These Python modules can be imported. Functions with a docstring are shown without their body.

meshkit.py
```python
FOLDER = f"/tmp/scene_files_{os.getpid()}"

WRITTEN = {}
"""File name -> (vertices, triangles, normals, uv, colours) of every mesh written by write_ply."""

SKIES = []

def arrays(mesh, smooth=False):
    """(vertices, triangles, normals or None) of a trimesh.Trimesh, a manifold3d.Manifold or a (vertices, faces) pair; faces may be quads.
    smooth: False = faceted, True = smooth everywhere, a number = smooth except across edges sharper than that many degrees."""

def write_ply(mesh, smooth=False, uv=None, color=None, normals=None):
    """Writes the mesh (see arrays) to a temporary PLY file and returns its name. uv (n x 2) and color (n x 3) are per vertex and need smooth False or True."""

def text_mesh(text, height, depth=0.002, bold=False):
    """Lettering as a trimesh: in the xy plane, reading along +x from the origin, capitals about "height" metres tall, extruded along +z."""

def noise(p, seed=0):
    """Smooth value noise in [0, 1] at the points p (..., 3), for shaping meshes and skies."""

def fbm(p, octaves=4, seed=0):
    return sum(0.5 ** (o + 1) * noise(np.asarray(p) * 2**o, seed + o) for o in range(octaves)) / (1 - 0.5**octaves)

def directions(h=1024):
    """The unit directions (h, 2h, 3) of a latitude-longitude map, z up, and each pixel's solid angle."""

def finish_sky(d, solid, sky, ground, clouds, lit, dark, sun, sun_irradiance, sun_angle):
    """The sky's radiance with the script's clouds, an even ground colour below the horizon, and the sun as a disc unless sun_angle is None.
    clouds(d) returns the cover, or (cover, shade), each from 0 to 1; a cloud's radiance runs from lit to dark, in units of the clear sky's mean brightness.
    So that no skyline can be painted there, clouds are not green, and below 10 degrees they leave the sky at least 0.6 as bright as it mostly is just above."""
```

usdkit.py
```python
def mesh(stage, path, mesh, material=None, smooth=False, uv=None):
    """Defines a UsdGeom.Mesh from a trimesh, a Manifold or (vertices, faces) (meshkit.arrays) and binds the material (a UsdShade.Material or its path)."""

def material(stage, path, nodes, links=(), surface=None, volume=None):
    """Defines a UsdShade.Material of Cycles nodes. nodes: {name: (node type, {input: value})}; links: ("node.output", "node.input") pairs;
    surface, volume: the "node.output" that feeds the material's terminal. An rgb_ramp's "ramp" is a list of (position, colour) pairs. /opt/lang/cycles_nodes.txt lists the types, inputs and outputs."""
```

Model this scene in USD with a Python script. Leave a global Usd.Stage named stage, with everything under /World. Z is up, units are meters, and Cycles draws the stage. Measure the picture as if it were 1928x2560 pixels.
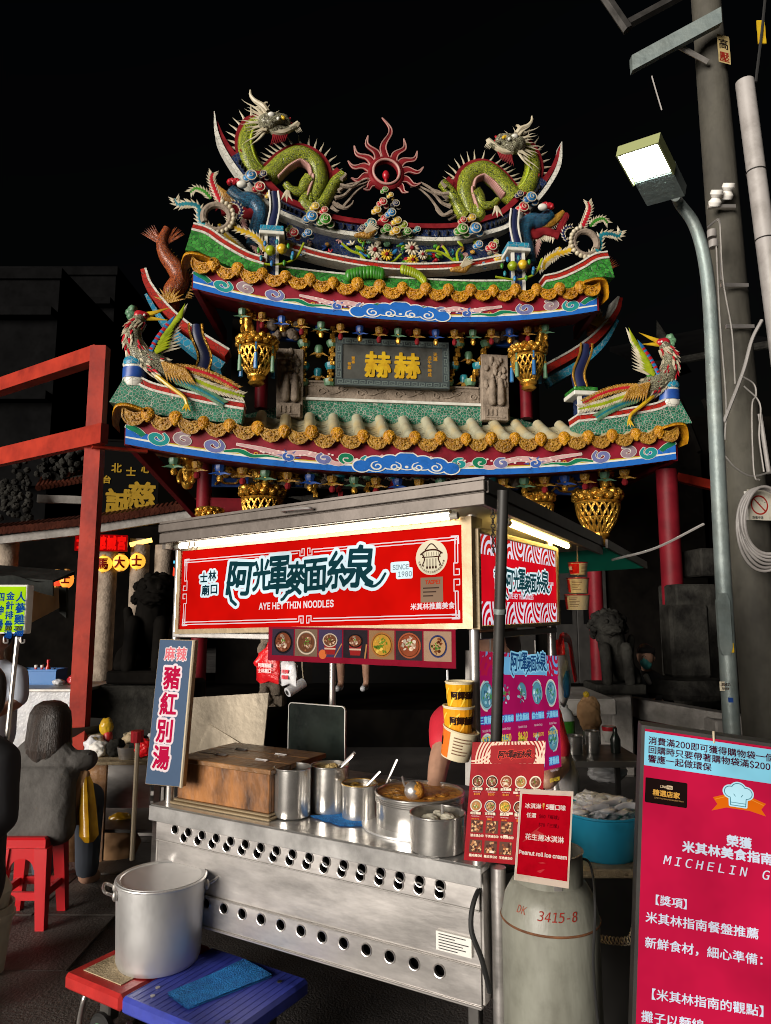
import math, random, glob
import numpy as np, trimesh, usdkit, meshkit
import manifold3d as m3
import mapbox_earcut as earcut
from shapely import geometry as sg, affinity as sa, union_all, box as sbox
from pxr import Usd, UsdGeom, UsdLux, UsdShade, Gf, Sdf, Vt
rng = random.Random(7)
PI = math.pi
stage = Usd.Stage.CreateInMemory()
UsdGeom.SetStageUpAxis(stage, 'Z'); UsdGeom.SetStageMetersPerUnit(stage, 1.0)
UsdGeom.Xform.Define(stage, '/World'); UsdGeom.Scope.Define(stage, '/World/Looks')
# ---------------------------------------------------------------- camera, sky, far light, exposure
FPX, PITCH, EYE = 1785.0, math.radians(7.8), np.array([0, 0, 1.64])
cam = UsdGeom.Camera.Define(stage, '/World/camera')
cam.AddTranslateOp().Set(Gf.Vec3d(*EYE.tolist())); cam.AddRotateXOp().Set(90 + math.degrees(PITCH))
cam.CreateHorizontalApertureAttr(20.955); cam.CreateFocalLengthAttr(20.955 * FPX / 1928)
cam.CreateClippingRangeAttr(Gf.Vec2f(0.05, 2000)); cam.CreateExposureAttr(0.5)
SUN_DIR = np.array([-0.66, -0.72, 0.12]); SUN_DIR /= np.linalg.norm(SUN_DIR)   # towards the light of the street behind the viewer
SUN_I, SKY_S = 1.0, 0.003
dome = UsdLux.DomeLight.Define(stage, '/World/sky'); dome.CreateIntensityAttr(1.0)
skym = usdkit.material(stage, '/World/Looks/night_sky', {'s': ('sky_texture', {'sky_type': 'single_scattering', 'sun_disc': False, 'sun_elevation': -0.01, 'sun_rotation': math.atan2(SUN_DIR[0], SUN_DIR[1])}),
    'b': ('background_shader', {'strength': SKY_S})}, [('s.color', 'b.color')], surface='b.background')
UsdShade.MaterialBindingAPI.Apply(dome.GetPrim()).Bind(skym)
dome.GetPrim().SetCustomDataByKey('kind', 'structure')
sun = UsdLux.DistantLight.Define(stage, '/World/street_glow')
sun.CreateIntensityAttr(SUN_I); sun.CreateAngleAttr(34.0); sun.CreateColorAttr(Gf.Vec3f(1, 0.92, 0.82)); sun.GetPrim().CreateAttribute('inputs:normalize', Sdf.ValueTypeNames.Bool).Set(True)
z_ = SUN_DIR; x_ = np.cross([0, 0, 1], z_); x_ /= np.linalg.norm(x_); y_ = np.cross(z_, x_)
sun.AddTransformOp().Set(Gf.Matrix4d(*[float(v) for v in (*x_, 0, *y_, 0, *z_, 0, 0, 0, 20, 1)]))
# ---------------------------------------------------------------- frames: where a ray of sight meets a plane of a place
def ray(px, py):
    return np.array([1., 0, 0]) * (px - 964) / FPX - np.array([0, -math.sin(PITCH), math.cos(PITCH)]) * (py - 1280) / FPX + np.array([0, math.cos(PITCH), math.sin(PITCH)])
class Frame:
    def __init__(s, o, deg=0):
        a = math.radians(deg); s.o = np.array(o, float); s.deg = deg
        s.R = np.array([[math.cos(a), math.sin(a), 0], [-math.sin(a), math.cos(a), 0], [0, 0, 1]])
    def hit(s, px, py, ax, v):
        r = s.R @ ray(px, py); c = s.R @ (EYE - s.o); return c + r * (v - c[ax]) / r[ax]
    def Y(s, px, py, v): return s.hit(px, py, 1, v)
    def X(s, px, py, v): return s.hit(px, py, 0, v)
    def Z(s, px, py, v): return s.hit(px, py, 2, v)
    def world(s, p): return s.R.T @ np.asarray(p, float) + s.o
    def local(s, p): return s.R @ (np.asarray(p, float) - s.o)
W = Frame((0, 0, 0), 0)
T = Frame((0.2, 8.5, 0), 7.5)                 # the temple gate
K = Frame((-0.9928, 3.2810, 0), -29.9)        # the noodle cart
B = Frame((0.77, 2.2, 0), -48)                # the light box sign on the right
# ---------------------------------------------------------------- scene graph helpers
used, LOC, FRM, SHEAR = {}, {}, {}, 0.
def numbered(path):
    n = used.get(path, 0); used[path] = n + 1
    return path if n == 0 else f'{path}_{n:03d}'
def data(p, **k):
    for a, b in k.items():
        if b: p.SetCustomDataByKey(a, b)
def thing(name, label, cat, loc=(0, 0, 0), frame=W, group=None, kind=None, rot=0):
    path = numbered('/World/' + name); x = UsdGeom.Xform.Define(stage, path); w = frame.world(loc)
    x.AddTranslateOp().Set(Gf.Vec3d(*w.tolist()))
    if frame.deg + rot: x.AddRotateZOp().Set(frame.deg + rot)
    p = x.GetPrim(); LOC[path] = np.array(loc, float); FRM[path] = frame
    data(p, label=label, category=cat, group=group, kind=kind); return p
def vf(m):
    if isinstance(m, tuple): return np.asarray(m[0], float).reshape(-1, 3), np.asarray(m[1], int).reshape(-1, 3)
    if hasattr(m, 'to_mesh'):
        q = m.to_mesh(); return np.array(q.vert_properties[:, :3], float), np.array(q.tri_verts, int)
    return np.array(m.vertices, float), np.array(m.faces, int)
def join(*ms):
    if len(ms) == 1 and isinstance(ms[0], list): ms = ms[0]
    V, F, n = [], [], 0
    for m in ms:
        v, f = vf(m); V.append(v); F.append(f + n); n += len(v)
    return np.vstack(V), np.vstack(F)
def P(name, mesh, mat, parent, label=None, kind=None, smooth=35, off=True):
    "one part (or sub-part): a mesh of its own, given in its thing's frame"
    pp = str(parent.GetPath()); path = numbered(pp + '/' + name); loc = LOC[pp]; LOC[path] = loc
    cols = None
    if isinstance(mesh, tuple) and len(mesh) == 3: cols = mesh[2]; smooth = False
    v, f = vf(mesh[:2] if cols is not None else mesh)
    if SHEAR: v = v.copy(); v[:, 2] += SHEAR * v[:, 0]
    if off: v = v - loc
    m = usdkit.mesh(stage, path, (v, f), L(mat), smooth=smooth)
    if cols is not None:
        UsdGeom.PrimvarsAPI(m).CreatePrimvar('col', Sdf.ValueTypeNames.Color3fArray, 'vertex').Set(Vt.Vec3fArray.FromNumpy(np.asarray(cols, np.float32)))
    data(m.GetPrim(), label=label, kind=kind); return m.GetPrim()
def solo(name, mesh, mat, label, cat=None, frame=W, group=None, kind=None, smooth=35):
    "a thing that is one mesh"
    v, f = vf(mesh[:2]); c = (v.min(0) + v.max(0)) / 2; c[2] = v[:, 2].min()
    path = numbered('/World/' + name); cols = mesh[2] if isinstance(mesh, tuple) and len(mesh) == 3 else None
    m = usdkit.mesh(stage, path, (v - c, f), L(mat), smooth=False if cols is not None else smooth)
    if cols is not None:
        UsdGeom.PrimvarsAPI(m).CreatePrimvar('col', Sdf.ValueTypeNames.Color3fArray, 'vertex').Set(Vt.Vec3fArray.FromNumpy(np.asarray(cols, np.float32)))
    m.AddTranslateOp().Set(Gf.Vec3d(*frame.world(c).tolist()))
    if frame.deg: m.AddRotateZOp().Set(frame.deg)
    data(m.GetPrim(), label=label, category=cat, group=group, kind=kind); LOC[path] = c; return m.GetPrim()
def dup(src, loc, frame, label, group=None, rot=0, scale=None):
    was = src.GetCustomData(); base = src.GetName()
    while base[-4:-3] == '_' and base[-3:].isdigit(): base = base[:-4]
    path = numbered('/World/' + base); x = UsdGeom.Xform.Define(stage, path); p = x.GetPrim()
    p.GetReferences().AddInternalReference(src.GetPath()); p.SetInstanceable(True)
    x.ClearXformOpOrder(); x = UsdGeom.Xformable(p)
    for a in ('xformOp:translate', 'xformOp:rotateZ'): pass
    M = Gf.Matrix4d(1); M.SetRotate(Gf.Rotation(Gf.Vec3d(0, 0, 1), frame.deg + rot))
    S = Gf.Matrix4d(1)
    if scale is not None: S.SetScale(Gf.Vec3d(*scale))
    Tm = Gf.Matrix4d(1); Tm.SetTranslate(Gf.Vec3d(*frame.world(loc).tolist()))
    x.AddTransformOp().Set(S * M * Tm); data(p, label=label, category=was.get('category'), group=group or was.get('group')); return p
# ---------------------------------------------------------------- mesh helpers (all return vertices, triangles)
def box(x0, y0, z0, x1, y1, z1, ch=0.0):
    if ch <= 0:
        v = np.array([[x, y, z] for x in (x0, x1) for y in (y0, y1) for z in (z0, z1)], float)
        f = [[0, 1, 3], [0, 3, 2], [4, 6, 7], [4, 7, 5], [0, 4, 5], [0, 5, 1], [2, 3, 7], [2, 7, 6], [0, 2, 6], [0, 6, 4], [1, 5, 7], [1, 7, 3]]
        return v, np.array(f)
    p = []
    for i, (x, sx) in enumerate(((x0, 1), (x1, -1))):
        for y, sy in ((y0, 1), (y1, -1)):
            for z, sz in ((z0, 1), (z1, -1)):
                p += [[x, y + sy * ch, z + sz * ch], [x + sx * ch, y, z + sz * ch], [x + sx * ch, y + sy * ch, z]]
    return vf(m3.Manifold.hull_points(np.array(p)))
def hullp(p): return vf(m3.Manifold.hull_points(np.array(p, float)))
def mv(m, t=(0, 0, 0), rz=0, s=1, ry=0, rx=0):
    v, f = vf(m); v = v * s
    for a, (i, j) in ((rx, (1, 2)), (ry, (2, 0)), (rz, (0, 1))):
        if a:
            c, q = math.cos(a), math.sin(a); w = v.copy(); w[:, i] = c * v[:, i] - q * v[:, j]; w[:, j] = q * v[:, i] + c * v[:, j]; v = w
    return v + np.array(t, float), (f if np.prod(np.sign(s)) > 0 else f[:, ::-1])
def mirror(m, x0):
    v, f = vf(m); v = v.copy(); v[:, 0] = 2 * x0 - v[:, 0]; return v, f[:, ::-1]
def lathe(prof, n=24, c=(0, 0, 0), close=True):
    "prof: (radius, z) from bottom to top, turned about z"
    pr = np.array(prof, float); k = len(pr); a = np.arange(n) * 2 * PI / n
    v = np.stack([pr[:, None, 0] * np.cos(a), pr[:, None, 0] * np.sin(a), np.broadcast_to(pr[:, None, 1], (k, n))], -1).reshape(-1, 3)
    i, j = np.meshgrid(np.arange(k - 1), np.arange(n), indexing='ij'); A = i * n + j; Bq = i * n + (j + 1) % n
    f = np.vstack([np.stack([A, Bq, Bq + n], -1).reshape(-1, 3), np.stack([A, Bq + n, A + n], -1).reshape(-1, 3)])
    return v + np.array(c, float), f
def cyl(r, z0, z1, n=20, c=(0, 0), r2=None):
    r2 = r if r2 is None else r2
    return lathe([(1e-4, z0), (r, z0), (r2, z1), (1e-4, z1)], n, (c[0], c[1], 0))
def tube(path, r, n=8, flat=1.0, up=None):
    "a tapered tube along a path, closed at its ends; flat squeezes it along the second axis"
    p = np.asarray(path, float); k = len(p); r = np.broadcast_to(np.asarray(r, float), (k,))
    t = np.gradient(p, axis=0); t /= np.linalg.norm(t, axis=1, keepdims=True) + 1e-12
    ref = np.array([0, 1., 0]) if up is None else np.array(up, float)
    if abs(t @ ref).max() > 0.97: ref = np.array([1., 0, 0]) if abs(t[:, 0]).max() < .9 else np.array([0, 0, 1.])
    a = np.cross(t, ref); a /= np.linalg.norm(a, axis=1, keepdims=True) + 1e-12; b = np.cross(t, a)
    th = np.arange(n) * 2 * PI / n
    v = (p[:, None] + r[:, None, None] * (np.cos(th)[None, :, None] * a[:, None] + flat * np.sin(th)[None, :, None] * b[:, None])).reshape(-1, 3)
    i, j = np.meshgrid(np.arange(k - 1), np.arange(n), indexing='ij'); A = i * n + j; Bq = i * n + (j + 1) % n
    f = [np.stack([A, Bq, Bq + n], -1).reshape(-1, 3), np.stack([A, Bq + n, A + n], -1).reshape(-1, 3)]
    v = np.vstack([v, p[:1], p[-1:]]); m = k * n; q = np.arange(n)
    f += [np.stack([(q + 1) % n, q, np.full(n, m)], -1), np.stack([q + (k - 1) * n, (q + 1) % n + (k - 1) * n, np.full(n, m + 1)], -1)]
    F = np.vstack(f)
    return v, F[:, ::-1]
def spl(pts, n=24):
    "a smooth curve through the points"
    p = np.asarray(pts, float); k = len(p)
    if k == 2: return p[0] + (p[1] - p[0]) * np.linspace(0, 1, n)[:, None]
    q = np.vstack([2 * p[0] - p[1], p, 2 * p[-1] - p[-2]]); u = np.linspace(0, k - 1 - 1e-9, n); i = u.astype(int); t = (u - i)[:, None]
    a, b, c, d = q[i], q[i + 1], q[i + 2], q[i + 3]
    return 0.5 * (2 * b + (c - a) * t + (2 * a - 5 * b + 4 * c - d) * t ** 2 + (3 * b - a - 3 * c + d) * t ** 3)
def ball(c, r, sub=2):
    m = trimesh.creation.icosphere(sub, 1.0); return np.array(m.vertices) * np.broadcast_to(np.asarray(r, float), (3,)) + np.array(c, float), np.array(m.faces)
def lump(c, r, seed, amp=.25, freq=3, sub=3):
    v, f = ball((0, 0, 0), 1, sub); n = meshkit.fbm(v * freq + seed * 7.3, 3, seed); v = v * (1 + amp * 2 * (n - .5))[:, None]
    return v * np.broadcast_to(np.asarray(r, float), (3,)) + np.array(c, float), f
def torus(c, R, r, n=24, k=8, axis='y'):
    a = np.linspace(0, 2 * PI, n, endpoint=False); b = np.linspace(0, 2 * PI, k, endpoint=False)
    A, Bb = np.meshgrid(a, b, indexing='ij'); x = (R + r * np.cos(Bb)) * np.cos(A); y = (R + r * np.cos(Bb)) * np.sin(A); z = r * np.sin(Bb)
    v = {'z': np.stack([x, y, z], -1), 'y': np.stack([x, -z, y], -1), 'x': np.stack([z, x, y], -1)}[axis].reshape(-1, 3)
    i, j = np.meshgrid(np.arange(n), np.arange(k), indexing='ij'); q = lambda i, j: (i % n) * k + j % k
    f = np.vstack([np.stack([q(i, j), q(i + 1, j), q(i + 1, j + 1)], -1).reshape(-1, 3), np.stack([q(i, j), q(i + 1, j + 1), q(i, j + 1)], -1).reshape(-1, 3)])
    return v + np.array(c, float), f
def sheet(P00, nu, nv):
    "a grid of points (nu, nv, 3) as a surface"
    g = np.asarray(P00, float); i, j = np.meshgrid(np.arange(nu - 1), np.arange(nv - 1), indexing='ij'); A = i * nv + j
    return g.reshape(-1, 3), np.vstack([np.stack([A, A + nv, A + nv + 1], -1).reshape(-1, 3), np.stack([A, A + nv + 1, A + 1], -1).reshape(-1, 3)])
def loft(rings, cap=True):
    "rings: (k, n, 3) closed outlines joined into a solid"
    g = np.asarray(rings, float); k, n, _ = g.shape; i, j = np.meshgrid(np.arange(k - 1), np.arange(n), indexing='ij'); A = i * n + j; Bq = i * n + (j + 1) % n
    f = [np.stack([A, Bq, Bq + n], -1).reshape(-1, 3), np.stack([A, Bq + n, A + n], -1).reshape(-1, 3)]; v = g.reshape(-1, 3)
    if cap:
        m = len(v); v = np.vstack([v, g[0].mean(0), g[-1].mean(0)]); q = np.arange(n)
        f += [np.stack([(q + 1) % n, q, np.full(n, m)], -1), np.stack([q + (k - 1) * n, (q + 1) % n + (k - 1) * n, np.full(n, m + 1)], -1)]
    return v, np.vstack(f)
def tri2(poly):
    "a shapely polygon as 2D triangles"
    V, F, n = [], [], 0
    for g in getattr(poly, 'geoms', [poly]):
        if g.geom_type != 'Polygon' or g.is_empty or g.area < 1e-9: continue
        rings = [np.array(g.exterior.coords)[:-1, :2]] + [np.array(r.coords)[:-1, :2] for r in g.interiors]
        v = np.vstack(rings); f = earcut.triangulate_float64(v, np.cumsum([len(r) for r in rings]).astype(np.uint32)).reshape(-1, 3).astype(int)
        a, b, c = v[f[:, 0]], v[f[:, 1]], v[f[:, 2]]; flip = ((b - a)[:, 0] * (c - a)[:, 1] - (b - a)[:, 1] * (c - a)[:, 0]) < 0; f[flip] = f[flip][:, ::-1]
        V.append(v); F.append(f + n); n += len(v)
    return (np.vstack(V), np.vstack(F)) if V else (np.zeros((0, 2)), np.zeros((0, 3), int))
def slab(poly, y0, y1, put=None):
    "a flat outline (x, z) given thickness from y0 (front) to y1"
    out = []
    for g in getattr(poly, 'geoms', [poly]):
        if g.geom_type != 'Polygon' or g.is_empty: continue
        v, f = tri2(g); n = len(v)
        V = [np.column_stack([v[:, 0], np.full(n, y0), v[:, 1]]), np.column_stack([v[:, 0], np.full(n, y1), v[:, 1]])]; Fc = [f, f[:, ::-1] + n]; m = 2 * n
        for r in [g.exterior, *g.interiors]:
            c = np.array(r.coords)[:-1, :2]
            if not r.is_ccw: c = c[::-1]
            if r is not g.exterior: c = c[::-1]
            k = len(c); q = np.arange(k); V += [np.column_stack([c[:, 0], np.full(k, y0), c[:, 1]]), np.column_stack([c[:, 0], np.full(k, y1), c[:, 1]])]
            Fc += [np.stack([m + q, m + k + q, m + k + (q + 1) % k], -1), np.stack([m + q, m + k + (q + 1) % k, m + (q + 1) % k], -1)]; m += 2 * k
        out.append((np.vstack(V), np.vstack(Fc)))
    return join(out)
def chain(*bones, refine=.03, it=6):
    "limbs: hulls of the spheres at two joints, run together into one surface"
    parts = []
    for b in bones:
        sp = [m3.Manifold.sphere(float(r), 14).translate([float(x) for x in p]) for p, r in zip(b[0::2], b[1::2])]
        parts += [m3.Manifold.batch_hull(sp[i:i + 2]) for i in range(max(1, len(sp) - 1))]
    m = m3.Manifold.batch_boolean(parts, m3.OpType.Add).refine_to_length(refine)
    v, f = vf(m); t = trimesh.Trimesh(v, f, process=False)
    if it: trimesh.smoothing.filter_taubin(t, iterations=it)
    return np.array(t.vertices), np.array(t.faces)
# ---------------------------------------------------------------- materials
LOOK = {}
def L(n): return LOOK[n]
def lin(c):
    "sRGB 0..255 to linear"
    return tuple((x / 255 / 12.92) if x / 255 <= .04045 else ((x / 255 + .055) / 1.055) ** 2.4 for x in c)
DULL = ('night_concrete', 'dark_wall', 'void', 'canopy_black', 'stone_grey', 'tile_red', 'maroon')
def M(name, c, c2=None, scale=6., rough=.5, metal=0., bump=0., bscale=None, detail=4., spec=.5, lo=.35, hi=.65, rough2=None, stretch=None, trans=0., coat=0., grime=.6):
    n = {'g': ('geometry', {}), 'p': ('principled_bsdf', {'roughness': rough, 'metallic': metal, 'specular_ior_level': spec, 'base_color': c, 'coat_weight': coat, 'coat_roughness': .15})}; k = []
    if name in DULL: n['p'][1]['specular_ior_level'] = .03
    if c2 is not None or bump or rough2 is not None:
        n['m'] = ('mapping', {'scale': stretch or (1, 1, 1)}); n['n'] = ('noise_texture', {'scale': scale, 'detail': detail, 'roughness': .6})
        k += [('g.position', 'm.vector'), ('m.vector', 'n.vector')]
        if c2 is not None:
            n['r'] = ('rgb_ramp', {'ramp': [(lo, c), (hi, c2)]}); n['n3'] = ('noise_texture', {'scale': 3.7, 'detail': 7., 'roughness': .7}); n['r3'] = ('rgb_ramp', {'ramp': [(.3, (.42, .40, .37)), (.52, (1, 1, 1))]}); n['mg'] = ('mix_color', {'blend_type': 'multiply', 'fac': grime}); k += [('n.fac', 'r.fac'), ('g.position', 'n3.vector'), ('n3.fac', 'r3.fac'), ('r.color', 'mg.a'), ('r3.color', 'mg.b'), ('mg.result', 'p.base_color')]
        if rough2 is not None:
            n['rr'] = ('map_range', {'from_min': .3, 'from_max': .7, 'to_min': rough, 'to_max': rough2, 'clamp': True}); k += [('n.fac', 'rr.value'), ('rr.result', 'p.roughness')]
        if bump:
            n['n2'] = ('noise_texture', {'scale': bscale or scale * 5, 'detail': 3.}); n['b'] = ('bump', {'strength': bump, 'distance': .02})
            k += [('m.vector', 'n2.vector'), ('n2.fac', 'b.height'), ('b.normal', 'p.normal')]
    LOOK[name] = usdkit.material(stage, '/World/Looks/' + name, n, k, surface='p.BSDF')
def Mvor(name, c, c2, scale, edge=.06, grout=None, rough=.35, bump=.5, metal=0.):
    "cells: scales or broken-tile mosaic"
    n = {'g': ('geometry', {}), 'v': ('voronoi_texture', {'feature': 'distance_to_edge', 'scale': scale}), 'w': ('voronoi_texture', {'feature': 'f1', 'scale': scale}), 'sep': ('separate_color', {}),
         'r': ('rgb_ramp', {'ramp': [(0, c), (1, c2)]}), 'e': ('rgb_ramp', {'ramp': [(edge * .4, (0, 0, 0)), (edge, (1, 1, 1))]}), 'x': ('mix_color', {'a': grout or tuple(.15 * q for q in c)}),
         'b': ('bump', {'strength': bump, 'distance': .02}), 'p': ('principled_bsdf', {'roughness': rough, 'metallic': metal})}
    LOOK[name] = usdkit.material(stage, '/World/Looks/' + name, n, [('g.position', 'v.vector'), ('g.position', 'w.vector'), ('w.color', 'sep.color'), ('sep.r', 'r.fac'), ('v.distance', 'e.fac'), ('e.color', 'x.fac'),
        ('r.color', 'x.b'), ('x.result', 'p.base_color'), ('e.color', 'b.height'), ('b.normal', 'p.normal')], surface='p.BSDF')
def Mlit(name, c, s, base=None):
    LOOK[name] = usdkit.material(stage, '/World/Looks/' + name, {'p': ('principled_bsdf', {'base_color': base or c, 'roughness': .5, 'emission_color': c, 'emission_strength': s})}, surface='p.BSDF')
def Mprint(name, s=0., rough=.4, base=1., noise=0.):
    "flat print: the mesh carries its colours; s > 0: lit from behind"
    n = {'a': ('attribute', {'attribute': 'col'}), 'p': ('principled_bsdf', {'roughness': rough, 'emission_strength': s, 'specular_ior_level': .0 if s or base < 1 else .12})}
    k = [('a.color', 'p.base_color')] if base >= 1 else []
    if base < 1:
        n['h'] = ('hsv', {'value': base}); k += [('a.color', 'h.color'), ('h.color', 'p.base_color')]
    if s:      # tubes behind a face never light it evenly
        n['g'] = ('geometry', {}); n['z'] = ('noise_texture', {'scale': 5., 'detail': 3.}); n['zm'] = ('map_range', {'from_min': .3, 'from_max': .7, 'to_min': s * .78, 'to_max': s * 1.12, 'clamp': True}); k += [('a.color', 'p.emission_color'), ('g.position', 'z.vector'), ('z.fac', 'zm.value'), ('zm.result', 'p.emission_strength')]
    else:
        n['g'] = ('geometry', {}); n['z'] = ('noise_texture', {'scale': 9., 'detail': 8., 'roughness': .7}); n['zr'] = ('rgb_ramp', {'ramp': [(.32, (.5, .47, .43)), (.5, (1, 1, 1))]}); n['zx'] = ('mix_color', {'blend_type': 'multiply', 'fac': .55})
        src = k[0][0]; k = [x for x in k if x[1] != 'p.base_color']; src = 'a.color' if base >= 1 else 'h.color'; k += [('g.position', 'z.vector'), ('z.fac', 'zr.fac'), (src, 'zx.a'), ('zr.color', 'zx.b'), ('zx.result', 'p.base_color')]
    LOOK[name] = usdkit.material(stage, '/World/Looks/' + name, n, k, surface='p.BSDF')
def Mwood(name, c, c2, sc=3., rough=.5, stretch=(1, 1, 14), rot=0.):
    M(name, c, c2, scale=sc, rough=rough, bump=.25, bscale=sc * 4, stretch=stretch, detail=8, lo=.3, hi=.7)
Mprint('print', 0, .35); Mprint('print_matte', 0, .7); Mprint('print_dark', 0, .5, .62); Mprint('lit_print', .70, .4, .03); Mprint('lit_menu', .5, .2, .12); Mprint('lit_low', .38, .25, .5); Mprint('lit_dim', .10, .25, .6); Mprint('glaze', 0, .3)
def Msteel(name, c, rough=.28, rough2=.42, st=(1, 1, 1), sc=9., bump=.03, metal=.8):
    M(name, tuple(.95 * q for q in c), c, scale=sc, rough=rough, rough2=rough2, metal=metal, grime=.12, bump=bump, bscale=22, stretch=st, detail=6)
Msteel('steel', (.66, .63, .61), .25, .42, (.7, .7, 2.), 4., metal=.84); Msteel('steel_counter', (.62, .61, .60), .2, .38, sc=5); Msteel('steel_pot', (.66, .64, .61), .16, .28, (1, 1, 1), sc=4, bump=.02, metal=.88); Msteel('steel_dull', (.42, .40, .38), .4, .6)
Msteel('aluminium', (.66, .66, .66), .3, .5, (1, 1, .6), sc=5, bump=.05, metal=.72); Msteel('steel_dark', (.12, .115, .11), .35, .55)
Msteel('steel_stained', (.30, .23, .14), .35, .6, sc=3, bump=.1, metal=.5); Msteel('sheet_old', (.36, .31, .24), .3, .6, sc=3, bump=.1, metal=.75)
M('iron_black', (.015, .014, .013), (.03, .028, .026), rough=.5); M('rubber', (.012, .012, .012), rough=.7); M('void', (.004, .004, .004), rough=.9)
M('roof_sheet', (.085, .07, .06), (.12, .10, .088), scale=2.5, rough=.45, bump=.1, metal=.35); M('roof_under', (.35, .33, .28), rough=.6); LOOK['awning_green'] = usdkit.material(stage, '/World/Looks/awning_green', {'d': ('diffuse_bsdf', {'color': (.06, .2, .16)}), 't': ('translucent_bsdf', {'color': (.12, .5, .40)}), 'm': ('mix_closure', {'fac': .6})}, [('d.BSDF', 'm.closure1'), ('t.BSDF', 'm.closure2')], surface='m.closure')
M('asphalt', (.034, .032, .031), (.075, .068, .064), scale=1.7, rough=.55, bump=.5, bscale=90, rough2=.85); M('slab_stone', (.07, .062, .057), (.12, .108, .098), scale=3, rough=.5, bump=.35, bscale=70, rough2=.75)
M('wood_lid', (.12, .055, .02), (.36, .18, .07), scale=4, rough=.42, bump=.3, bscale=30, stretch=(1, 1, 1), detail=8)
M('wood_box', (.045, .017, .006), (.38, .155, .042), scale=6., rough=.45, bump=.3, bscale=14, stretch=(1.5, 1.5, .7), detail=6, lo=.34, hi=.62)
M('wood_board', (.42, .32, .19), (.55, .44, .28), scale=20, rough=.8, bump=.4)
M('red_steel', (.36, .030, .014), (.24, .018, .010), scale=5, rough=.5, bump=.06, spec=.15); M('lacquer_red', (.17, .008, .015), (.11, .005, .010), scale=2, spec=.15, rough=.5, bump=.05); M('fascia_red', (.28, .012, .03), (.22, .01, .022), scale=3, rough=.45)
M('gold', (.75, .43, .07), (.42, .2, .02), scale=9, rough=.28, metal=.75, bump=.5, bscale=45); M('gold_glaze', (.62, .30, .012), (.38, .15, .008), scale=14, rough=.22, bump=.9, bscale=60)
M('drip_glaze', (.48, .26, .035), (.27, .12, .012), scale=12, rough=.3, bump=1., bscale=50); M('tile_cream', (.42, .40, .28), (.50, .33, .09), scale=2.2, rough=.4, bump=.2, lo=.45, hi=.75); M('tile_pan', (.34, .34, .26), (.24, .22, .15), scale=5, rough=.5, bump=.2)
M('tile_gold_old', (.42, .2, .03), (.26, .11, .015), scale=10, rough=.4, bump=.8, bscale=40)
Mvor('mosaic_green', (.012, .10, .055), (.035, .21, .13), 26, .05, (.42, .42, .36)); Mvor('mosaic_leaf', (.01, .12, .015), (.06, .34, .05), 24, .05, (.02, .05, .015)); Mvor('mosaic_navy', (.006, .012, .05), (.012, .03, .11), 24, .06, (.05, .06, .07))
Mvor('mosaic_white', (.55, .54, .48), (.66, .65, .58), 14, .02, (.2, .2, .17)); Mvor('mosaic_red', (.42, .02, .012), (.3, .015, .01), 14, .03, (.1, .02, .01)); Mvor('mosaic_aqua', (.01, .16, .30), (.02, .26, .38), 16, .04, (.3, .35, .35))
Mvor('scale_lime', (.20, .25, .012), (.38, .42, .03), 46, .12, (.02, .03, .004)); Mvor('scale_blue', (.008, .07, .16), (.015, .14, .25), 42, .12, (.003, .01, .02)); Mvor('scale_orange', (.42, .10, .02), (.28, .05, .01), 48, .12, (.06, .01, .004)); Mvor('scale_grey', (.34, .33, .22), (.2, .2, .12), 50, .14, (.04, .03, .02))
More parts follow.
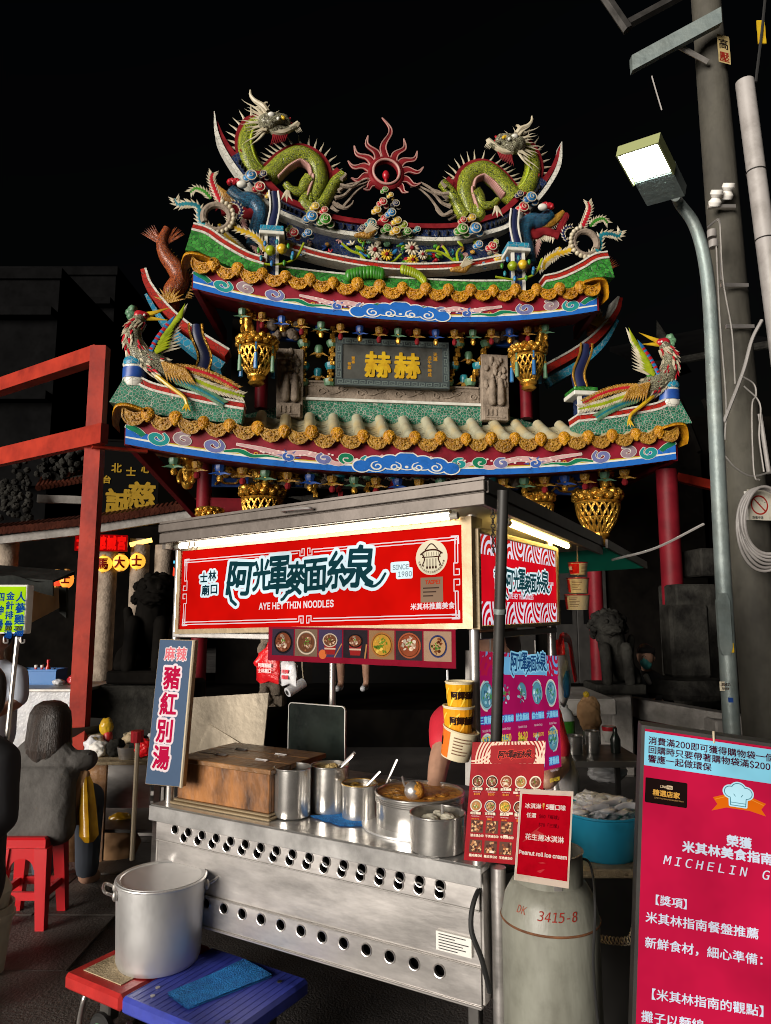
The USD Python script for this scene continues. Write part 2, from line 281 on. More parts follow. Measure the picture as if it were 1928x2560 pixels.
M('bone', (.55, .50, .38), (.42, .36, .24), scale=12, rough=.4); M('maroon', (.22, .018, .022), (.14, .01, .014), scale=8, rough=.4); M('pearl_pink', (.5, .30, .26), (.42, .2, .18), scale=6, rough=.35)
M('teal', (.015, .22, .26), (.01, .12, .17), scale=7, rough=.35, bump=.3); M('leaf', (.05, .26, .02), (.02, .13, .012), scale=9, rough=.35); M('lime', (.36, .42, .015), (.2, .28, .01), scale=8, rough=.3); M('sky_blue', (.03, .22, .48), (.015, .1, .3), scale=8, rough=.3); M('yolk', (.62, .42, .02), (.5, .28, .015), scale=8, rough=.3)
M('rose', (.5, .02, .03), (.35, .01, .02), scale=8, rough=.3); M('navy', (.01, .015, .06), rough=.4); M('cobalt', (.02, .09, .38), (.012, .05, .26), scale=4, rough=.4); M('white_paint', (.7, .69, .64), (.58, .57, .5), scale=5, rough=.45); M('jade', (.12, .26, .14), (.07, .17, .1), scale=6, rough=.4)
M('stone_warm', (.30, .24, .185), (.18, .14, .105), scale=7, rough=.8, bump=.6, bscale=30); M('stone_grey', (.036, .035, .031), (.010, .0095, .009), scale=4, rough=.8, bump=.7, bscale=22); M('plaque', (.062, .064, .055), (.045, .046, .04), scale=3, rough=.6, bump=.1); M('plaque_rim', (.05, .066, .068), (.03, .042, .045), scale=6, rough=.5)
M('ledge_stone', (.34, .32, .30), (.22, .205, .19), scale=3, rough=.75, bump=.4); M('dark_wall', (.0025, .0022, .002), (.007, .006, .005), scale=2, rough=.8, bump=.4, bscale=8); M('night_concrete', (.0022, .0022, .0024), (.0045, .0045, .0048), scale=1, rough=.9)  # dark_wall and night_concrete carry the missing light of the background in their colour
M('pole_grey', (.16, .2, .2), (.22, .26, .25), scale=6, rough=.5, metal=.3, bump=.15); M('pole_concrete', (.04, .037, .03), (.075, .07, .055), scale=3, rough=.8, bump=.3, stretch=(1, 1, .4)); M('pvc', (.38, .36, .35), (.30, .28, .27), scale=2, rough=.5)
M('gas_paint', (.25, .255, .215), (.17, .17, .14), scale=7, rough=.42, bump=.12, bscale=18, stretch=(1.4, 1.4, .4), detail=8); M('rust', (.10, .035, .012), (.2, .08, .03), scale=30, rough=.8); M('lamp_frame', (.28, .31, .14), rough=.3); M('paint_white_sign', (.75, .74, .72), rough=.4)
M('plastic_red', (.55, .012, .018), rough=.32); M('trolley_red', (.58, .03, .025), (.42, .02, .02), scale=5, rough=.4, bump=.1); M('trolley_blue', (.035, .055, .42), (.06, .08, .45), scale=4, rough=.42, bump=.15); M('cloth_blue', (.014, .27, .75), (.009, .16, .55), scale=30, rough=.95, bump=.8, bscale=160)
M('plastic_blue', (.012, .14, .42), rough=.35); M('plastic_cyan', (.03, .38, .58), (.02, .3, .5), scale=3, rough=.3); M('bag_clear', (.62, .62, .62), (.5, .5, .52), scale=6, rough=.25); M('bag_red', (.62, .008, .012), (.5, .006, .01), scale=9, rough=.3, bump=.3); M('bag_white', (.66, .66, .68), (.55, .56, .6), scale=9, rough=.3, bump=.2)
M('soup', (.62, .30, .05), (.5, .2, .03), scale=26, rough=.3, bump=.7, bscale=40); M('noodle', (.62, .47, .22), (.5, .34, .12), scale=26, rough=.4, bump=.6); M('dumpling', (.66, .62, .5), rough=.35); M('sauce', (.42, .27, .06), (.3, .16, .02), scale=20, rough=.2, bump=.3)
M('skin', (.5, .29, .2), (.44, .24, .16), scale=5, rough=.5); M('hair_brown', (.035, .02, .014), (.012, .008, .006), scale=9, rough=.4, bump=.5, stretch=(8, 8, .6)); M('hair_black', (.012, .01, .01), rough=.45); M('jacket_grey', (.075, .07, .066), (.10, .094, .088), scale=7, rough=.85, bump=.3, bscale=30)
M('jacket_black', (.012, .012, .015), rough=.8); M('shirt_red', (.52, .012, .03), rough=.7); M('apron', (.16, .02, .08), rough=.7); M('shirt_white', (.5, .56, .66), rough=.8); M('mask_green', (.08, .42, .4), rough=.7); M('trouser_red', (.13, .012, .02), rough=.8); M('denim', (.05, .06, .08), rough=.9)
M('canopy_black', (.013, .015, .014), (.03, .032, .03), scale=5, rough=.6, bump=.2); M('canvas_tan', (.42, .24, .12), (.36, .2, .09), scale=3, rough=.8); M('glass_dark', (.012, .018, .016), (.03, .04, .035), scale=5, rough=.15, bump=.05); M('bucket_white', (.62, .58, .48), (.55, .5, .4), scale=4, rough=.5)
M('paper_cream', (.64, .56, .38), rough=.6); M('paper_white', (.72, .7, .66), rough=.6); M('string_tan', (.5, .42, .3), rough=.9); M('amber', (.5, .27, .01), (.36, .17, .005), scale=9, rough=.2)
M('tile_red', (.07, .02, .012), (.04, .012, .008), scale=8, rough=.5, bump=.4); M('bottle_red', (.5, .02, .01), rough=.2)
Mlit('tube_light', (1., .90, .72), 12); Mlit('tube_warm', (1., .72, .2), 20); Mlit('led_lamp', (.90, 1., .93), 45); Mlit('led_red', (1., .02, .015), 1.1); Mlit('lantern_yellow', (1., .50, .05), .75); Mlit('lantern_red', (1., .06, .02), .8); Mlit('lantern_orange', (1., .27, .03), .9); Mlit('lamp_amber', (1., .55, .12), 2.); Mlit('screen_blue', (.1, .6, .9), .7)
# ---------------------------------------------------------------- lettering and flat print
FONTS = glob.glob('/opt/blender-*/*/datafiles/fonts/')[0]
_g, _f = {}, {}
def glyph(ch, wt=0., font='cjk', res=72):
    "one character as an outline: (shape in ems, baseline at 0, advance)"
    from PIL import Image, ImageDraw, ImageFont
    key = (ch, wt, font)
    if key not in _g:
        if font not in _f: _f[font] = ImageFont.truetype(FONTS + {'cjk': 'Noto Sans CJK Regular.woff2', 'inter': 'Inter.woff2', 'mono': 'DejaVuSansMono.woff2'}[font], res)
        f = _f[font]; adv = f.getlength(ch) / res; x0, y0, x1, y1 = f.getbbox(ch, anchor='ls')
        if x1 <= x0: _g[key] = (sg.Polygon(), adv); return _g[key]
        im = Image.new('L', (x1 - x0 + 8, y1 - y0 + 8)); ImageDraw.Draw(im).text((4 - x0, 4 - y0), ch, 255, f, anchor='ls')
        on = np.pad(np.asarray(im) > 120, ((0, 0), (1, 1))).astype(np.int8)
        r, s = np.nonzero(np.diff(on, axis=1) == 1); e = np.nonzero(np.diff(on, axis=1) == -1)[1]
        g = union_all(sbox(s, -r - 1, e, -r)).buffer(.5 + wt * res, 3).buffer(-.5, 2).simplify(.55)
        _g[key] = (sa.affine_transform(g, [1 / res, 0, 0, 1 / res, (x0 - 4) / res, (4 - y0) / res]), adv)
    return _g[key]
class Print:
    "flat coloured shapes on a sheet: u to the right, v up, in metres; later layers lie just above earlier ones"
    def __init__(s): s.it = []
    def add(s, g, c, z=0):
        if not g.is_empty: s.it.append((g, c, z))
    def rect(s, u0, v0, u1, v1, c, z=0): s.add(sbox(u0, v0, u1, v1), c, z)
    def poly(s, pts, c, z=0): s.add(sg.Polygon(pts).buffer(0), c, z)
    def disc(s, u, v, r, c, z=0, rv=None, n=6): s.add(sa.scale(sg.Point(u, v).buffer(1, n), r, rv or r, origin=(u, v)), c, z)
    def line(s, pts, w, c, z=0, cap='flat'): s.add(sg.LineString(pts).buffer(w / 2, cap_style=cap, quad_segs=3), c, z)
    def brush(s, pts, w0, w1, c, z=0, n=20, rim=None, rw=.003):
        p = spl(np.column_stack([np.array(pts, float), np.zeros(len(pts))]), n)[:, :2]; t = np.gradient(p, axis=0); t /= np.linalg.norm(t, axis=1, keepdims=True) + 1e-9
        w = np.interp(np.linspace(0, 1, n), [0, .3, 1], [w0 * .35, w0, w1])[:, None] / 2; nr = np.column_stack([-t[:, 1], t[:, 0]])
        g = union_all([sg.Polygon([p[i] + nr[i] * w[i], p[i + 1] + nr[i + 1] * w[i + 1], p[i + 1] - nr[i + 1] * w[i + 1], p[i] - nr[i] * w[i]]).buffer(1e-4) for i in range(n - 1)]).buffer(w0 * .04)
        if rim is not None: s.add(g.buffer(rw), rim, z); z += 1
        s.add(g.simplify(.0006), c, z)
    def text(s, t, u, v, h, c, z=0, wt=.0, font='cjk', anchor='l', gap=0., squeeze=1., ang=0., shear=0., out=None, outc=None, vertical=False):
        gs, x, y = [], 0., 0.
        for ch in t:
            g, a = glyph(ch, wt, font)
            if vertical: gs.append(sa.translate(g, -a / 2, y)); y -= 1.08 + gap
            else: gs.append(sa.translate(g, x, 0)); x += a + gap
        m = union_all([g for g in gs if not g.is_empty]); k = {'l': 0, 'c': -.5, 'r': -1.}[anchor] * (x if not vertical else 0)
        m = sa.affine_transform(m, [h * squeeze, shear * h, 0, h, u + k * h * squeeze, v])
        if ang: m = sa.rotate(m, ang, origin=(u, v), use_radians=True)
        if out: s.add(m.buffer(out, 4).simplify(out * .05), outc, z); z += 1
        s.add(m, c, z); return m
    def mesh(s, to3, step=.0006):
        V, F, C, n = [], [], [], 0
        for g, c, z in s.it:
            v, f = tri2(g)
            if len(f) == 0: continue
            V.append(to3(v[:, 0], v[:, 1], z * step + 0. * v[:, 0])); F.append(f + n); C.append(np.tile(np.array(c, float), (len(v), 1))); n += len(v)
        return np.vstack(V), np.vstack(F), np.vstack(C)
def dish(p, u, v, r, kind, seed, z=0, rv=None):
    "a bowl of food in a printed photograph"
    q = random.Random(seed); rv = rv or r
    rim, inn, bits = {'stew': ((32, 30, 36), (120, 66, 44), ((190, 160, 140), (150, 100, 80), (210, 190, 170), (96, 50, 36))), 'intestine': ((214, 196, 176), (110, 70, 50), ((206, 176, 150), (160, 110, 80), (120, 80, 60))),
        'omelette': ((170, 110, 60), (200, 150, 60), ((228, 190, 90), (120, 150, 50), (206, 160, 60), (90, 120, 40))), 'squid': ((170, 90, 60), (150, 78, 52), ((226, 206, 184), (206, 176, 150), (236, 220, 200))),
        'rice': ((60, 66, 110), (186, 150, 110), ((120, 60, 36), (96, 44, 28), (150, 90, 50), (90, 130, 60))), 'noodle': ((200, 190, 170), (170, 120, 70), ((196, 150, 96), (150, 100, 60), (120, 140, 60), (220, 200, 170))),
        'teal': ((150, 200, 210), (90, 150, 170), ((190, 220, 230), (60, 110, 140), (140, 190, 200), (80, 150, 90)))}[kind]
    E = lambda a, b, ra, rb, c, zz: p.disc(a, b, ra, lin(c), zz, rb, 6)
    E(u, v, r, rv, rim, z); E(u, v, r * .88, rv * .88, tuple(.55 * x for x in rim), z + 1); E(u, v, r * .82, rv * .82, inn, z + 2)
    for i in range(22):
        a, d = q.uniform(0, 6.28), math.sqrt(q.random()) * .66; c = bits[i % len(bits)]; ra = q.uniform(.1, .2); an = q.uniform(0, 3.1)
        g = sa.rotate(sa.scale(sg.Point(u + r * d * math.cos(a), v + rv * d * math.sin(a)).buffer(1, 2), r * ra, rv * ra * q.uniform(.45, .9)), an, use_radians=True); k = q.uniform(.8, 1.12)
        p.add(g, lin(tuple(min(255, k * x) for x in c)), z + 3 + i % 3)
    for i in range(6):
        a, d = q.uniform(0, 6.28), q.random() * .3; p.add(sa.translate(sa.scale(sa.rotate(sbox(-1, -.3, 1, .3), q.uniform(0, 180)), r * .1, rv * .1, origin=(0, 0)), u + r * d * math.cos(a), v + rv * (.1 + d * math.sin(a))), lin((90, 150, 50)), z + 6)
# ---------------------------------------------------------------- the temple gate
XM, XP, XC = .025, .2, .15
def tq(pts, y, d=(0, 0), s=.36, off=None): return np.array([T.Y(d[0] + s * a, d[1] + s * b, y if np.ndim(y) == 0 else y[i]) for i, (a, b) in enumerate(pts)])
c1 = lambda *p, y=.9: tq(p, y, (400, 200), .36)
c2 = lambda *p, y=.9: tq(p, y, (850, 230), .4502)
c3 = lambda *p, y=.9: tq(p, y, (280, 600), .3721)
c4 = lambda *p, y=.9: tq(p, y, (700, 700), .3902)
c5 = lambda *p, y=.9: tq(p, y, (1200, 650), .3301)
def normals(p, side=1):
    t = np.gradient(p, axis=0); n = np.stack([-t[:, 2], np.zeros(len(p)), t[:, 0]], 1); return side * n / (np.linalg.norm(n, axis=1, keepdims=True) + 1e-9)
def spike(p, d, ln, r, bend, k=5, n=5, flat=.6):
    "a curved tapering point from p along d"
    d = np.array(d) / (np.linalg.norm(d) + 1e-9); b = np.array(bend, float); t = np.linspace(0, 1, k)[:, None]
    return tube(p + d * ln * t + b * ln * (np.sin(t * 4.5) * .12 + t * t * .35), r * (1.02 - np.linspace(0, 1, k) ** 1.3), n, flat)
def spikes(path, side, ln, r, cnt, lean=.3, a=0., b=1., start=0.):
    q = spl(path, 160); nr = normals(q, side); tg = np.gradient(q, axis=0); tg /= np.linalg.norm(tg, axis=1, keepdims=True) + 1e-9; out = []
    for u in np.linspace(a, b, cnt):
        i = min(159, int(u * 159)); l = ln(u) if callable(ln) else ln; out.append(spike(q[i] + nr[i] * start, nr[i] - lean * tg[i], l, r, -tg[i] * .5))
    return out
def ribbon(path, w0, w1, y0, y1, side=1, n=40):
    "a solid band following a curve, from w0 to w1 across it and y0 to y1 deep"
    q = spl(path, n); nr = normals(q, side); f = lambda w: np.asarray(w(np.linspace(0, 1, n)) if callable(w) else np.full(n, w))[:, None]
    a, b = q + nr * f(w0), q + nr * f(w1); sh = lambda p, y: np.column_stack([p[:, 0], np.full(n, y) , p[:, 2]])
    m = loft(np.stack([sh(a, y0), sh(b, y0), sh(b, y1), sh(a, y1)], 1)); return m if side > 0 else (m[0], m[1][:, ::-1])
def plume(path, w, n=22, barbs=16, y=.02):
    "a feather or fin strip: flat quill and leaf-like barbs along both edges"
    q = spl(path, 60); core = tube(spl(path, n), w * .42 * np.interp(np.linspace(0, 1, n), [0, .2, .8, 1], [.5, 1, .9, .2]), 8, .35); out = []
    nr = normals(q); tg = np.gradient(q, axis=0); tg /= np.linalg.norm(tg, axis=1, keepdims=True) + 1e-9
    for i in np.linspace(3, 57, barbs).astype(int):
        for sgn in (1, -1):
            out.append(spike(q[i] + sgn * nr[i] * w * .2 - [0, .006, 0], sgn * nr[i] * .8 + tg[i] * 1.0, w * .75, w * .17, (0, 0, 0), 4, 5, .45))
    return core, join(out)
LOWZ = lambda x: 3.27 + .275 * np.abs((np.asarray(x) - .13) / 3.39) ** 2.2
UPZ = lambda x: 5.345 + .28 * np.abs((np.asarray(x) - .055) / 2.645) ** 2.2
LX0, LX1, UX0, UX1, UY = -3.24, 3.55, -2.59, 2.71, .3
gate = thing('temple_gate', 'ornate two-tiered temple gate with gold eave tiles and dark name plaque', 'temple gate', (0, .6, .5), T)
def fascia(zf, x0, x1, h, y, low):
    xs = np.linspace(x0, x1, 60); z = zf(xs); ht = h(xs)
    g = np.stack([np.column_stack([xs, np.full(60, yy), z + k * ht]) for yy, k in ((y, 0), (y, 1), (y + .06, 1), (y + .06, 0))], 1)
    fb = P('fascia_board', loft(g), 'fascia_red', gate, smooth=30)
    p = Print(); R = random.Random(3 + low); WH, BL, GR, TE, MA, VI, PK = (lin(c) for c in ((225, 225, 215), (40, 105, 190), (30, 120, 85), (40, 140, 140), (150, 130, 140), (110, 115, 165), (205, 165, 165)))
    seg = lambda a, b, v0, v1, c, zz: [p.poly([(u, v0), (u + (b - a) / 40 + .0005, v0), (u + (b - a) / 40 + .0005, v1), (u, v1)], c, zz) for u in np.linspace(a, b, 40, endpoint=False)]
    seg(x0, x1, .0, .13, BL, 1); seg(x0, x1, .105, .135, WH, 2); seg(x0, x1, .135, .155, lin((190, 170, 60)), 2)
    def spir(u, v, r, turns, a0, d, n=9): return [(u + r * (1 - .8 * t) * math.cos(a0 + d * t * turns * 6.28), v + r * (1 - .8 * t) * math.sin(a0 + d * t * turns * 6.28)) for t in np.linspace(0, 1, n)]
    def swirl(u, v, s, col, d, a0): p.brush([(u - d * .30 * s, v - .04), (u - d * .15 * s, v - .10 * s)] + spir(u, v, .13 * s, 1.05, a0, d), .085 * s, .05 * s, col, 3, 26, WH, .007)
    for m in (1, -1):
        X = lambda u: (xc + m * u); xc = (x0 + x1) / 2; e = (x1 - x0) / 2; U = e / 3.39
        p.poly([(X(e), .13), (X(e), .33), (X(e - .14), .27), (X(e - .32), .20), (X(e - .5), .14)], BL, 3)
        p.brush([(X(e), .30), (X(e - .12), .27), (X(e - .2), .2)], .09, .07, GR, 3, 14, WH, .008)
        def S(du, v, r, col, d, t=1.25): p.brush([(X(e - du + q[0]), v + q[1]) for q in spir(0, 0, r, t, 2.2, d, 12)], .07, .045, col, 5, 30, WH, .007)
        S(.36, .20, .12, TE, 1); S(.66, .25, .11, MA, -1); S(1.0, .23, .12, VI, 1)
        p.brush([(X(e - q[0]), q[1]) for q in ((1.12, .15), (1.3, .19), (1.45, .13), (1.62, .16), (1.8, .14))], .07, .01, GR, 5, 20, WH, .007)
        # pale dragon in the middle of the half
        b = e - 1.55
        p.brush([(X(b - q[0] * U), q[1]) for q in ((-.28, .30), (.0, .27), (.25, .22), (.5, .27), (.72, .22), (.9, .12), (1.1, .2), (1.25, .14))], .085, .04, PK, 6, 34, WH, .006)
        for i in range(26):
            u = b - U * i * .05; p.disc(X(u + R.uniform(-.02, .02)), .24 + R.uniform(-.05, .05), .016, lin((232, 205, 200)), 8, n=3)
        S2 = [(X(b - (.33 + q[0]) * U), .18 + q[1]) for q in spir(0, 0, .07, 1.1, 2, 1, 9)]; p.brush(S2, .05, .03, lin((60, 95, 170)), 8, 20, WH, .006)
        for k in range(6): p.poly([(X(b - .33 * U + .08 * math.cos(k)), .18 + .08 * math.sin(k)), (X(b - .33 * U + .15 * math.cos(k + .15)), .18 + .14 * math.sin(k + .15)), (X(b - .33 * U + .08 * math.cos(k + .4)), .18 + .08 * math.sin(k + .4))], lin((60, 95, 170)), 8)
        for du, v, r, col, d in ((.75, .20, .09, VI, 1), (1.02, .22, .09, GR, -1), (1.28, .2, .09, TE, 1)):
            p.brush([(X(b - du * U + q[0]), v + q[1]) for q in spir(0, 0, r, 1.15, 1.2 * d, d * m, 11)], .065, .04, col, 9, 26, WH, .007)
        p.brush([(X(b - q[0] * U), q[1]) for q in ((1.36, .13), (1.5, .2), (1.62, .14), (1.76, .18))], .06, .008, MA, 9, 18, WH, .006)
        p.brush([(X(b + .2 + q[0]), .2 + q[1]) for q in spir(0, 0, .05, 1.2, 0, -1, 8)], .014, .01, lin((200, 150, 50)), 4)
        p.brush([(X(b + .05 + q[0]), .18 + q[1]) for q in spir(0, 0, .04, 1.2, 3, 1, 8)], .014, .01, lin((200, 150, 50)), 4)
    xc = (x0 + x1) / 2 - (.1 if low else .03)
    cl = union_all([sg.Point(xc + a, .13 + b).buffer(r, 6) for a, b, r in ((-.38, .03, .13), (-.2, .07, .12), (0, .1, .15), (.2, .07, .12), (.38, .03, .13), (-.55, -.02, .1), (.55, -.02, .1))]).intersection(sbox(-9, .01, 9, .36))
    p.add(cl.buffer(.018), WH, 10); p.add(cl, BL, 11)
    for a, d in ((-.36, 1), (.36, -1), (-.14, -1), (.14, 1)): p.brush([(xc + a + q[0], .12 + q[1]) for q in spir(0, 0, .085, 1.3, 1.5, d, 11)], .022, .012, WH, 12, 22)
    p.disc(xc, .12, .022, WH, 12)
    for a in (-.3, .3): p.poly([(xc + a - .09, .24), (xc + a, .33), (xc + a + .09, .24)], PK, 9)
    hh = float(h(0.)) / .36
    P('fascia_painting', p.mesh(lambda u, v, w: np.column_stack([u, y - .004 - w, zf(u) + np.minimum(v * hh * .68, h(u) - .01)]), .0008), 'print', gate)
LH = lambda x: .37 - .06 * np.abs((np.asarray(x) - .13) / 3.39) ** 2
UH = lambda x: .35 - .08 * np.abs((np.asarray(x) - .055) / 2.645) ** 2
fascia(LOWZ, LX0, LX1, LH, 0., 1); fascia(UPZ, UX0, UX1, UH, UY, 0)
def eave_board(zf, x0, x1, y, yb, dz):
    xs = np.linspace(x0, x1, 40); g = np.stack([np.column_stack([xs, np.full(40, yy), zf(xs) + dd]) for yy, dd in ((y + .062, -.004), (yb, dz), (yb, dz + .03), (y + .062, .03))], 1)
    P('soffit', loft(g), 'lacquer_red', gate)
eave_board(LOWZ, LX0 + .02, LX1 - .02, 0, 1.05, .12); eave_board(UPZ, UX0 + .02, UX1 - .02, UY, 1.05, .12)
# roofs: pan tiles, tube tiles, gold medallions and drip tiles
def med(seed):
    v, f = ball((0, 0, 0), (.074, .045, .078), 3); lo = v[:, 2] < 0; v[lo, 2] *= 1 + .35 * np.clip(1 - np.abs(v[lo, 0]) / .06, 0, 1); n = meshkit.noise(v * 75 + seed * 9, seed)
    v[:, 1] -= .022 * (n - .4) * (v[:, 1] < .01); ring = torus((0, -.012, 0), .066, .011, 20, 6); return join((v, f), ring)
MED = [med(k) for k in range(4)]
def drip(seed):
    a = np.linspace(PI, 2 * PI, 15); pts = [(.105 * math.cos(q), .03 + .105 * math.sin(q) * (1 + .09 * abs(math.sin(q * 5)))) for q in a] + [(.105, .075), (.06, .045), (0, .03), (-.06, .045), (-.105, .075)]
    m = slab(sg.Polygon(pts).buffer(0), -.018, .012); inner = sa.scale(sg.Polygon(pts).buffer(-.014), .96, .96); q = random.Random(seed)
    o = [m, slab(sg.Polygon(pts).exterior.buffer(.007).intersection(sbox(-1, -1, 1, .2)), -.026, -.018)]
    for i in range(9):
        x, z = q.uniform(-.07, .07), q.uniform(-.055, .035); o.append(ball((x, -.02, z), (.014, .01, .009), 1))
    return join(o)
DRIP = [drip(k) for k in range(4)]
def roof(name, zf, hf, x0, x1, n, y, yb, rise, tubes, gold):
    r = P(name, loft(np.stack([np.column_stack([np.linspace(x0, x1, 40), np.full(40, y + .012 + t * (yb - y)), zf(np.linspace(x0, x1, 40)) * (1 - t) + t * (zf(0)) + hf(np.linspace(x0, x1, 40)) * 1 + rise * t ** 1.4 + dz]) for t, dz in ((0, -.05), (.5, -.05), (1, -.05), (1, -.11), (0, -.11))], 1)), 'tile_pan', gate)
    xs = np.linspace(x0 + .25, x1 - .25, n); sp = xs[1] - xs[0]
    for i, x in enumerate(xs):
        z = float(zf(x) + hf(x)); e = abs(x - (x0 + x1) / 2) / ((x1 - x0) / 2); sl = float(zf(x + .01) - zf(x - .01)) / .02
        jq = random.Random(i * 7 + len(name)); P('tile_medallion', mv(MED[i % 4], (x + jq.uniform(-.008, .008), y - .06 + jq.uniform(-.012, .012), z + .075 + jq.uniform(-.008, .008)), ry=-.6 * math.atan(sl) + jq.uniform(-.12, .12), s=jq.uniform(.93, 1.06)), gold, r)
        pt = lambda t: np.array([x, y - .02 + t * (yb - y), z * (1 - t) + t * (float(zf(0)) + float(hf(0))) + rise * t ** 1.4 + .055])
        tt = np.linspace(0, tubes if e < .78 else tubes * .6, 13); rr = np.array([.074, .073, .072, .071, .078] + [.074, .073, .072, .078] + [.074, .073, .072, .07])
        P('tube_tile', tube([pt(t) for t in tt], rr, 12, up=(1, 0, 0)), 'tile_cream' if low_ else 'tile_gold_old', r)
    for i in range(n + 1):
        x = xs[0] - sp / 2 + i * sp; z = float(zf(x) + hf(x)); sl = float(zf(x + .01) - zf(x - .01)) / .02
        jq = random.Random(i * 3 + len(name) * 5); P('drip_tile', mv(DRIP[i % 4], (x + jq.uniform(-.006, .006), y - .045 + jq.uniform(-.01, .01), z + .01 + jq.uniform(-.008, .008)), ry=-.8 * math.atan(sl) + jq.uniform(-.07, .07), rx=jq.uniform(-.1, .1), s=sp / .26 * jq.uniform(.94, 1.04)), 'drip_glaze' if low_ else gold, r)
        if low_ and 0 < i < n:
            o = []
            for k in range(5):
                t0, t1 = .04 + k * .18, .24 + k * .18; w = sp * .30
                f = lambda t, u: (x + u * w, y - .02 + t * (yb - y), float(zf(x) + hf(x)) * (1 - t) + t * float(zf(0) + hf(0)) + rise * t ** 1.4 + .035 * u * u - .02)
                o.append(loft(np.array([[np.array(f(t, u)) + [0, 0, dz + (.022 if t == t0 else 0)] for u, dz in ((-1, 0), (-.5, 0), (0, 0), (.5, 0), (1, 0), (1, -.02), (0, -.02), (-1, -.02))] for t in (t0, t1)])))
            P('pan_tile', join(o), 'tile_cream', r, smooth=25)
    for s, xx in ((-1, x0), (1, x1)):   # curled corner tiles
        z = float(zf(xx) + hf(xx)); pts = np.array([(xx - s * .22, y - .05, z + .05), (xx - s * .05, y - .06, z + .10), (xx + s * .09, y - .04, z + .09), (xx + s * .14, y + .0, z - .02), (xx + s * .13, y + .02, z - .12)])
        q = spl(pts, 16); P('corner_tile', loft(np.stack([q + np.array([0, -.09, 0]), q + np.array([0, .25, 0]), q + np.array([0, .25, .035]), q + np.array([0, -.09, .035])], 1)), gold, r)
    return r
low_ = 1; roof('lower_roof', LOWZ, LH, LX0, LX1, 21, 0., 1.0, .55, .92, 'gold_glaze')
low_ = 0; roof('upper_roof', UPZ, UH, UX0, UX1, 17, UY, 1.3, .5, .8, 'gold_glaze')
# columns, rakes, walls
for px, py, y, r, z0, z1 in ((1670, 1250, .45, .14, .45, 3.5), (1478, 1200, 1.0, .10, .45, 3.6), (512, 1200, 1.0, .10, .45, 3.6)):
    x = T.Y(px, py, y)[0]; P('column', mv(lathe([(1e-4, z0), (r * 1.25, z0), (r * 1.25, z0 + .06), (r, z0 + .12), (r * .97, z1), (1e-4, z1)], 20), (x, y, 0)), 'lacquer_red', gate)
for px in (657, 1311):
    x = T.Y(px, 830, 1.0)[0]; P('upper_column', mv(cyl(.085, 4.3, 5.6, 18), (x, 1.0, 0)), 'lacquer_red', gate)
for a, b, h in (((318, 1113), T.Y(492, 1300, 1.9), .22), ((1689, 1152), T.Y(1545, 1225, 1.9), .2), ((487, 725), T.Y(560, 858, 1.7), .2), ((1492, 777), T.Y(1440, 850, 1.7), .2)):
    p0 = T.Y(*a, .02 if h != .2 or a[1] > 900 else UY); d = np.array(b) - p0; pts = [p0 + d * t for t in (0, 1)]
    P('rake_board', loft(np.array([[q + [-.035, 0, 0], q + [.035, 0, 0], q + [.035, 0, h], q + [-.035, 0, h]] for q in pts])), 'lacquer_red', gate)
P('corner_beam', box(*T.Y(500, 1300, 1.05)[[0]], .95, T.Y(500, 1300, 1.0)[2], T.Y(655, 1300, 1.0)[0], 1.1, T.Y(500, 1245, 1.0)[2]), 'lacquer_red', gate)
P('tie_beam', box(-2.55, 1.25, 3.05, 3.3, 1.4, 3.28), 'dark_wall', gate); P('back_wall', box(-2.2, 1.5, 4.0, 2.3, 1.6, 5.75), 'dark_wall', gate)
xa, xb = T.Y(757, 1040, .95)[0], T.Y(1203, 1040, .95)[0]
zg0, zg1, zs1 = T.Y(980, 1056, .95)[2], T.Y(980, 1010, .95)[2], T.Y(980, 968, .95)[2]
P('mosaic_wall', box(xa, .93, zg0 - .15, xb, 1.1, zg1), 'mosaic_green', gate)
P('mosaic_wall', hullp([(x, y, z) for y in (1.12, 1.25) for x, z in ((xa, zg0 - .1), (xa, zg1 + .05), (LX0 + .55, 3.85), (LX0 + .6, 4.05))]), 'mosaic_green', gate); P('mosaic_wall', hullp([(x, y, z) for y in (1.12, 1.25) for x, z in ((xb, zg0 - .1), (xb, zg1 + .05), (LX1 - .55, 3.85), (LX1 - .6, 4.05))]), 'mosaic_green', gate)
P('white_ledge', box(xa - .02, .90, zg1 + .003, xb + .02, 1.1, zg1 + .04), 'white_paint', gate)
zb = zg1 + .045
sp = P('stone_panel', box(xa + .02, .95, zb, xb - .02, 1.08, zs1 + .05, .01), 'stone_warm', gate); zh = zs1 + .05 - zb
P('panel_rim', join(box(xa + .03, .925, zb + .005, xb - .03, .95, zb + .03), box(xa + .03, .925, zs1 + .02, xb - .03, .95, zs1 + .045)), 'stone_warm', sp)
vu = np.linspace(xa + .06, xb - .06, 120); P('vine_carving', tube(np.column_stack([vu, np.full(120, .945), zb + zh * (.5 + .22 * np.sin((vu - xa) * 12))]), .011, 6), 'stone_warm', sp); o = []
for k in range(10):
    u = xa + .13 + k * PI / 12; s = 1 if k % 2 == 0 else -1; tt = np.linspace(0, 1, 18); o.append(tube(np.column_stack([u + .13 + .075 * (1 - .8 * tt) * np.cos(tt * 8), np.full(18, .944), zb + zh * .5 - s * .03 + s * .055 * (1 - .8 * tt) * np.sin(tt * 8)]), .009, 5))
P('scroll_carving', join(o), 'stone_warm', sp, kind='stuff')
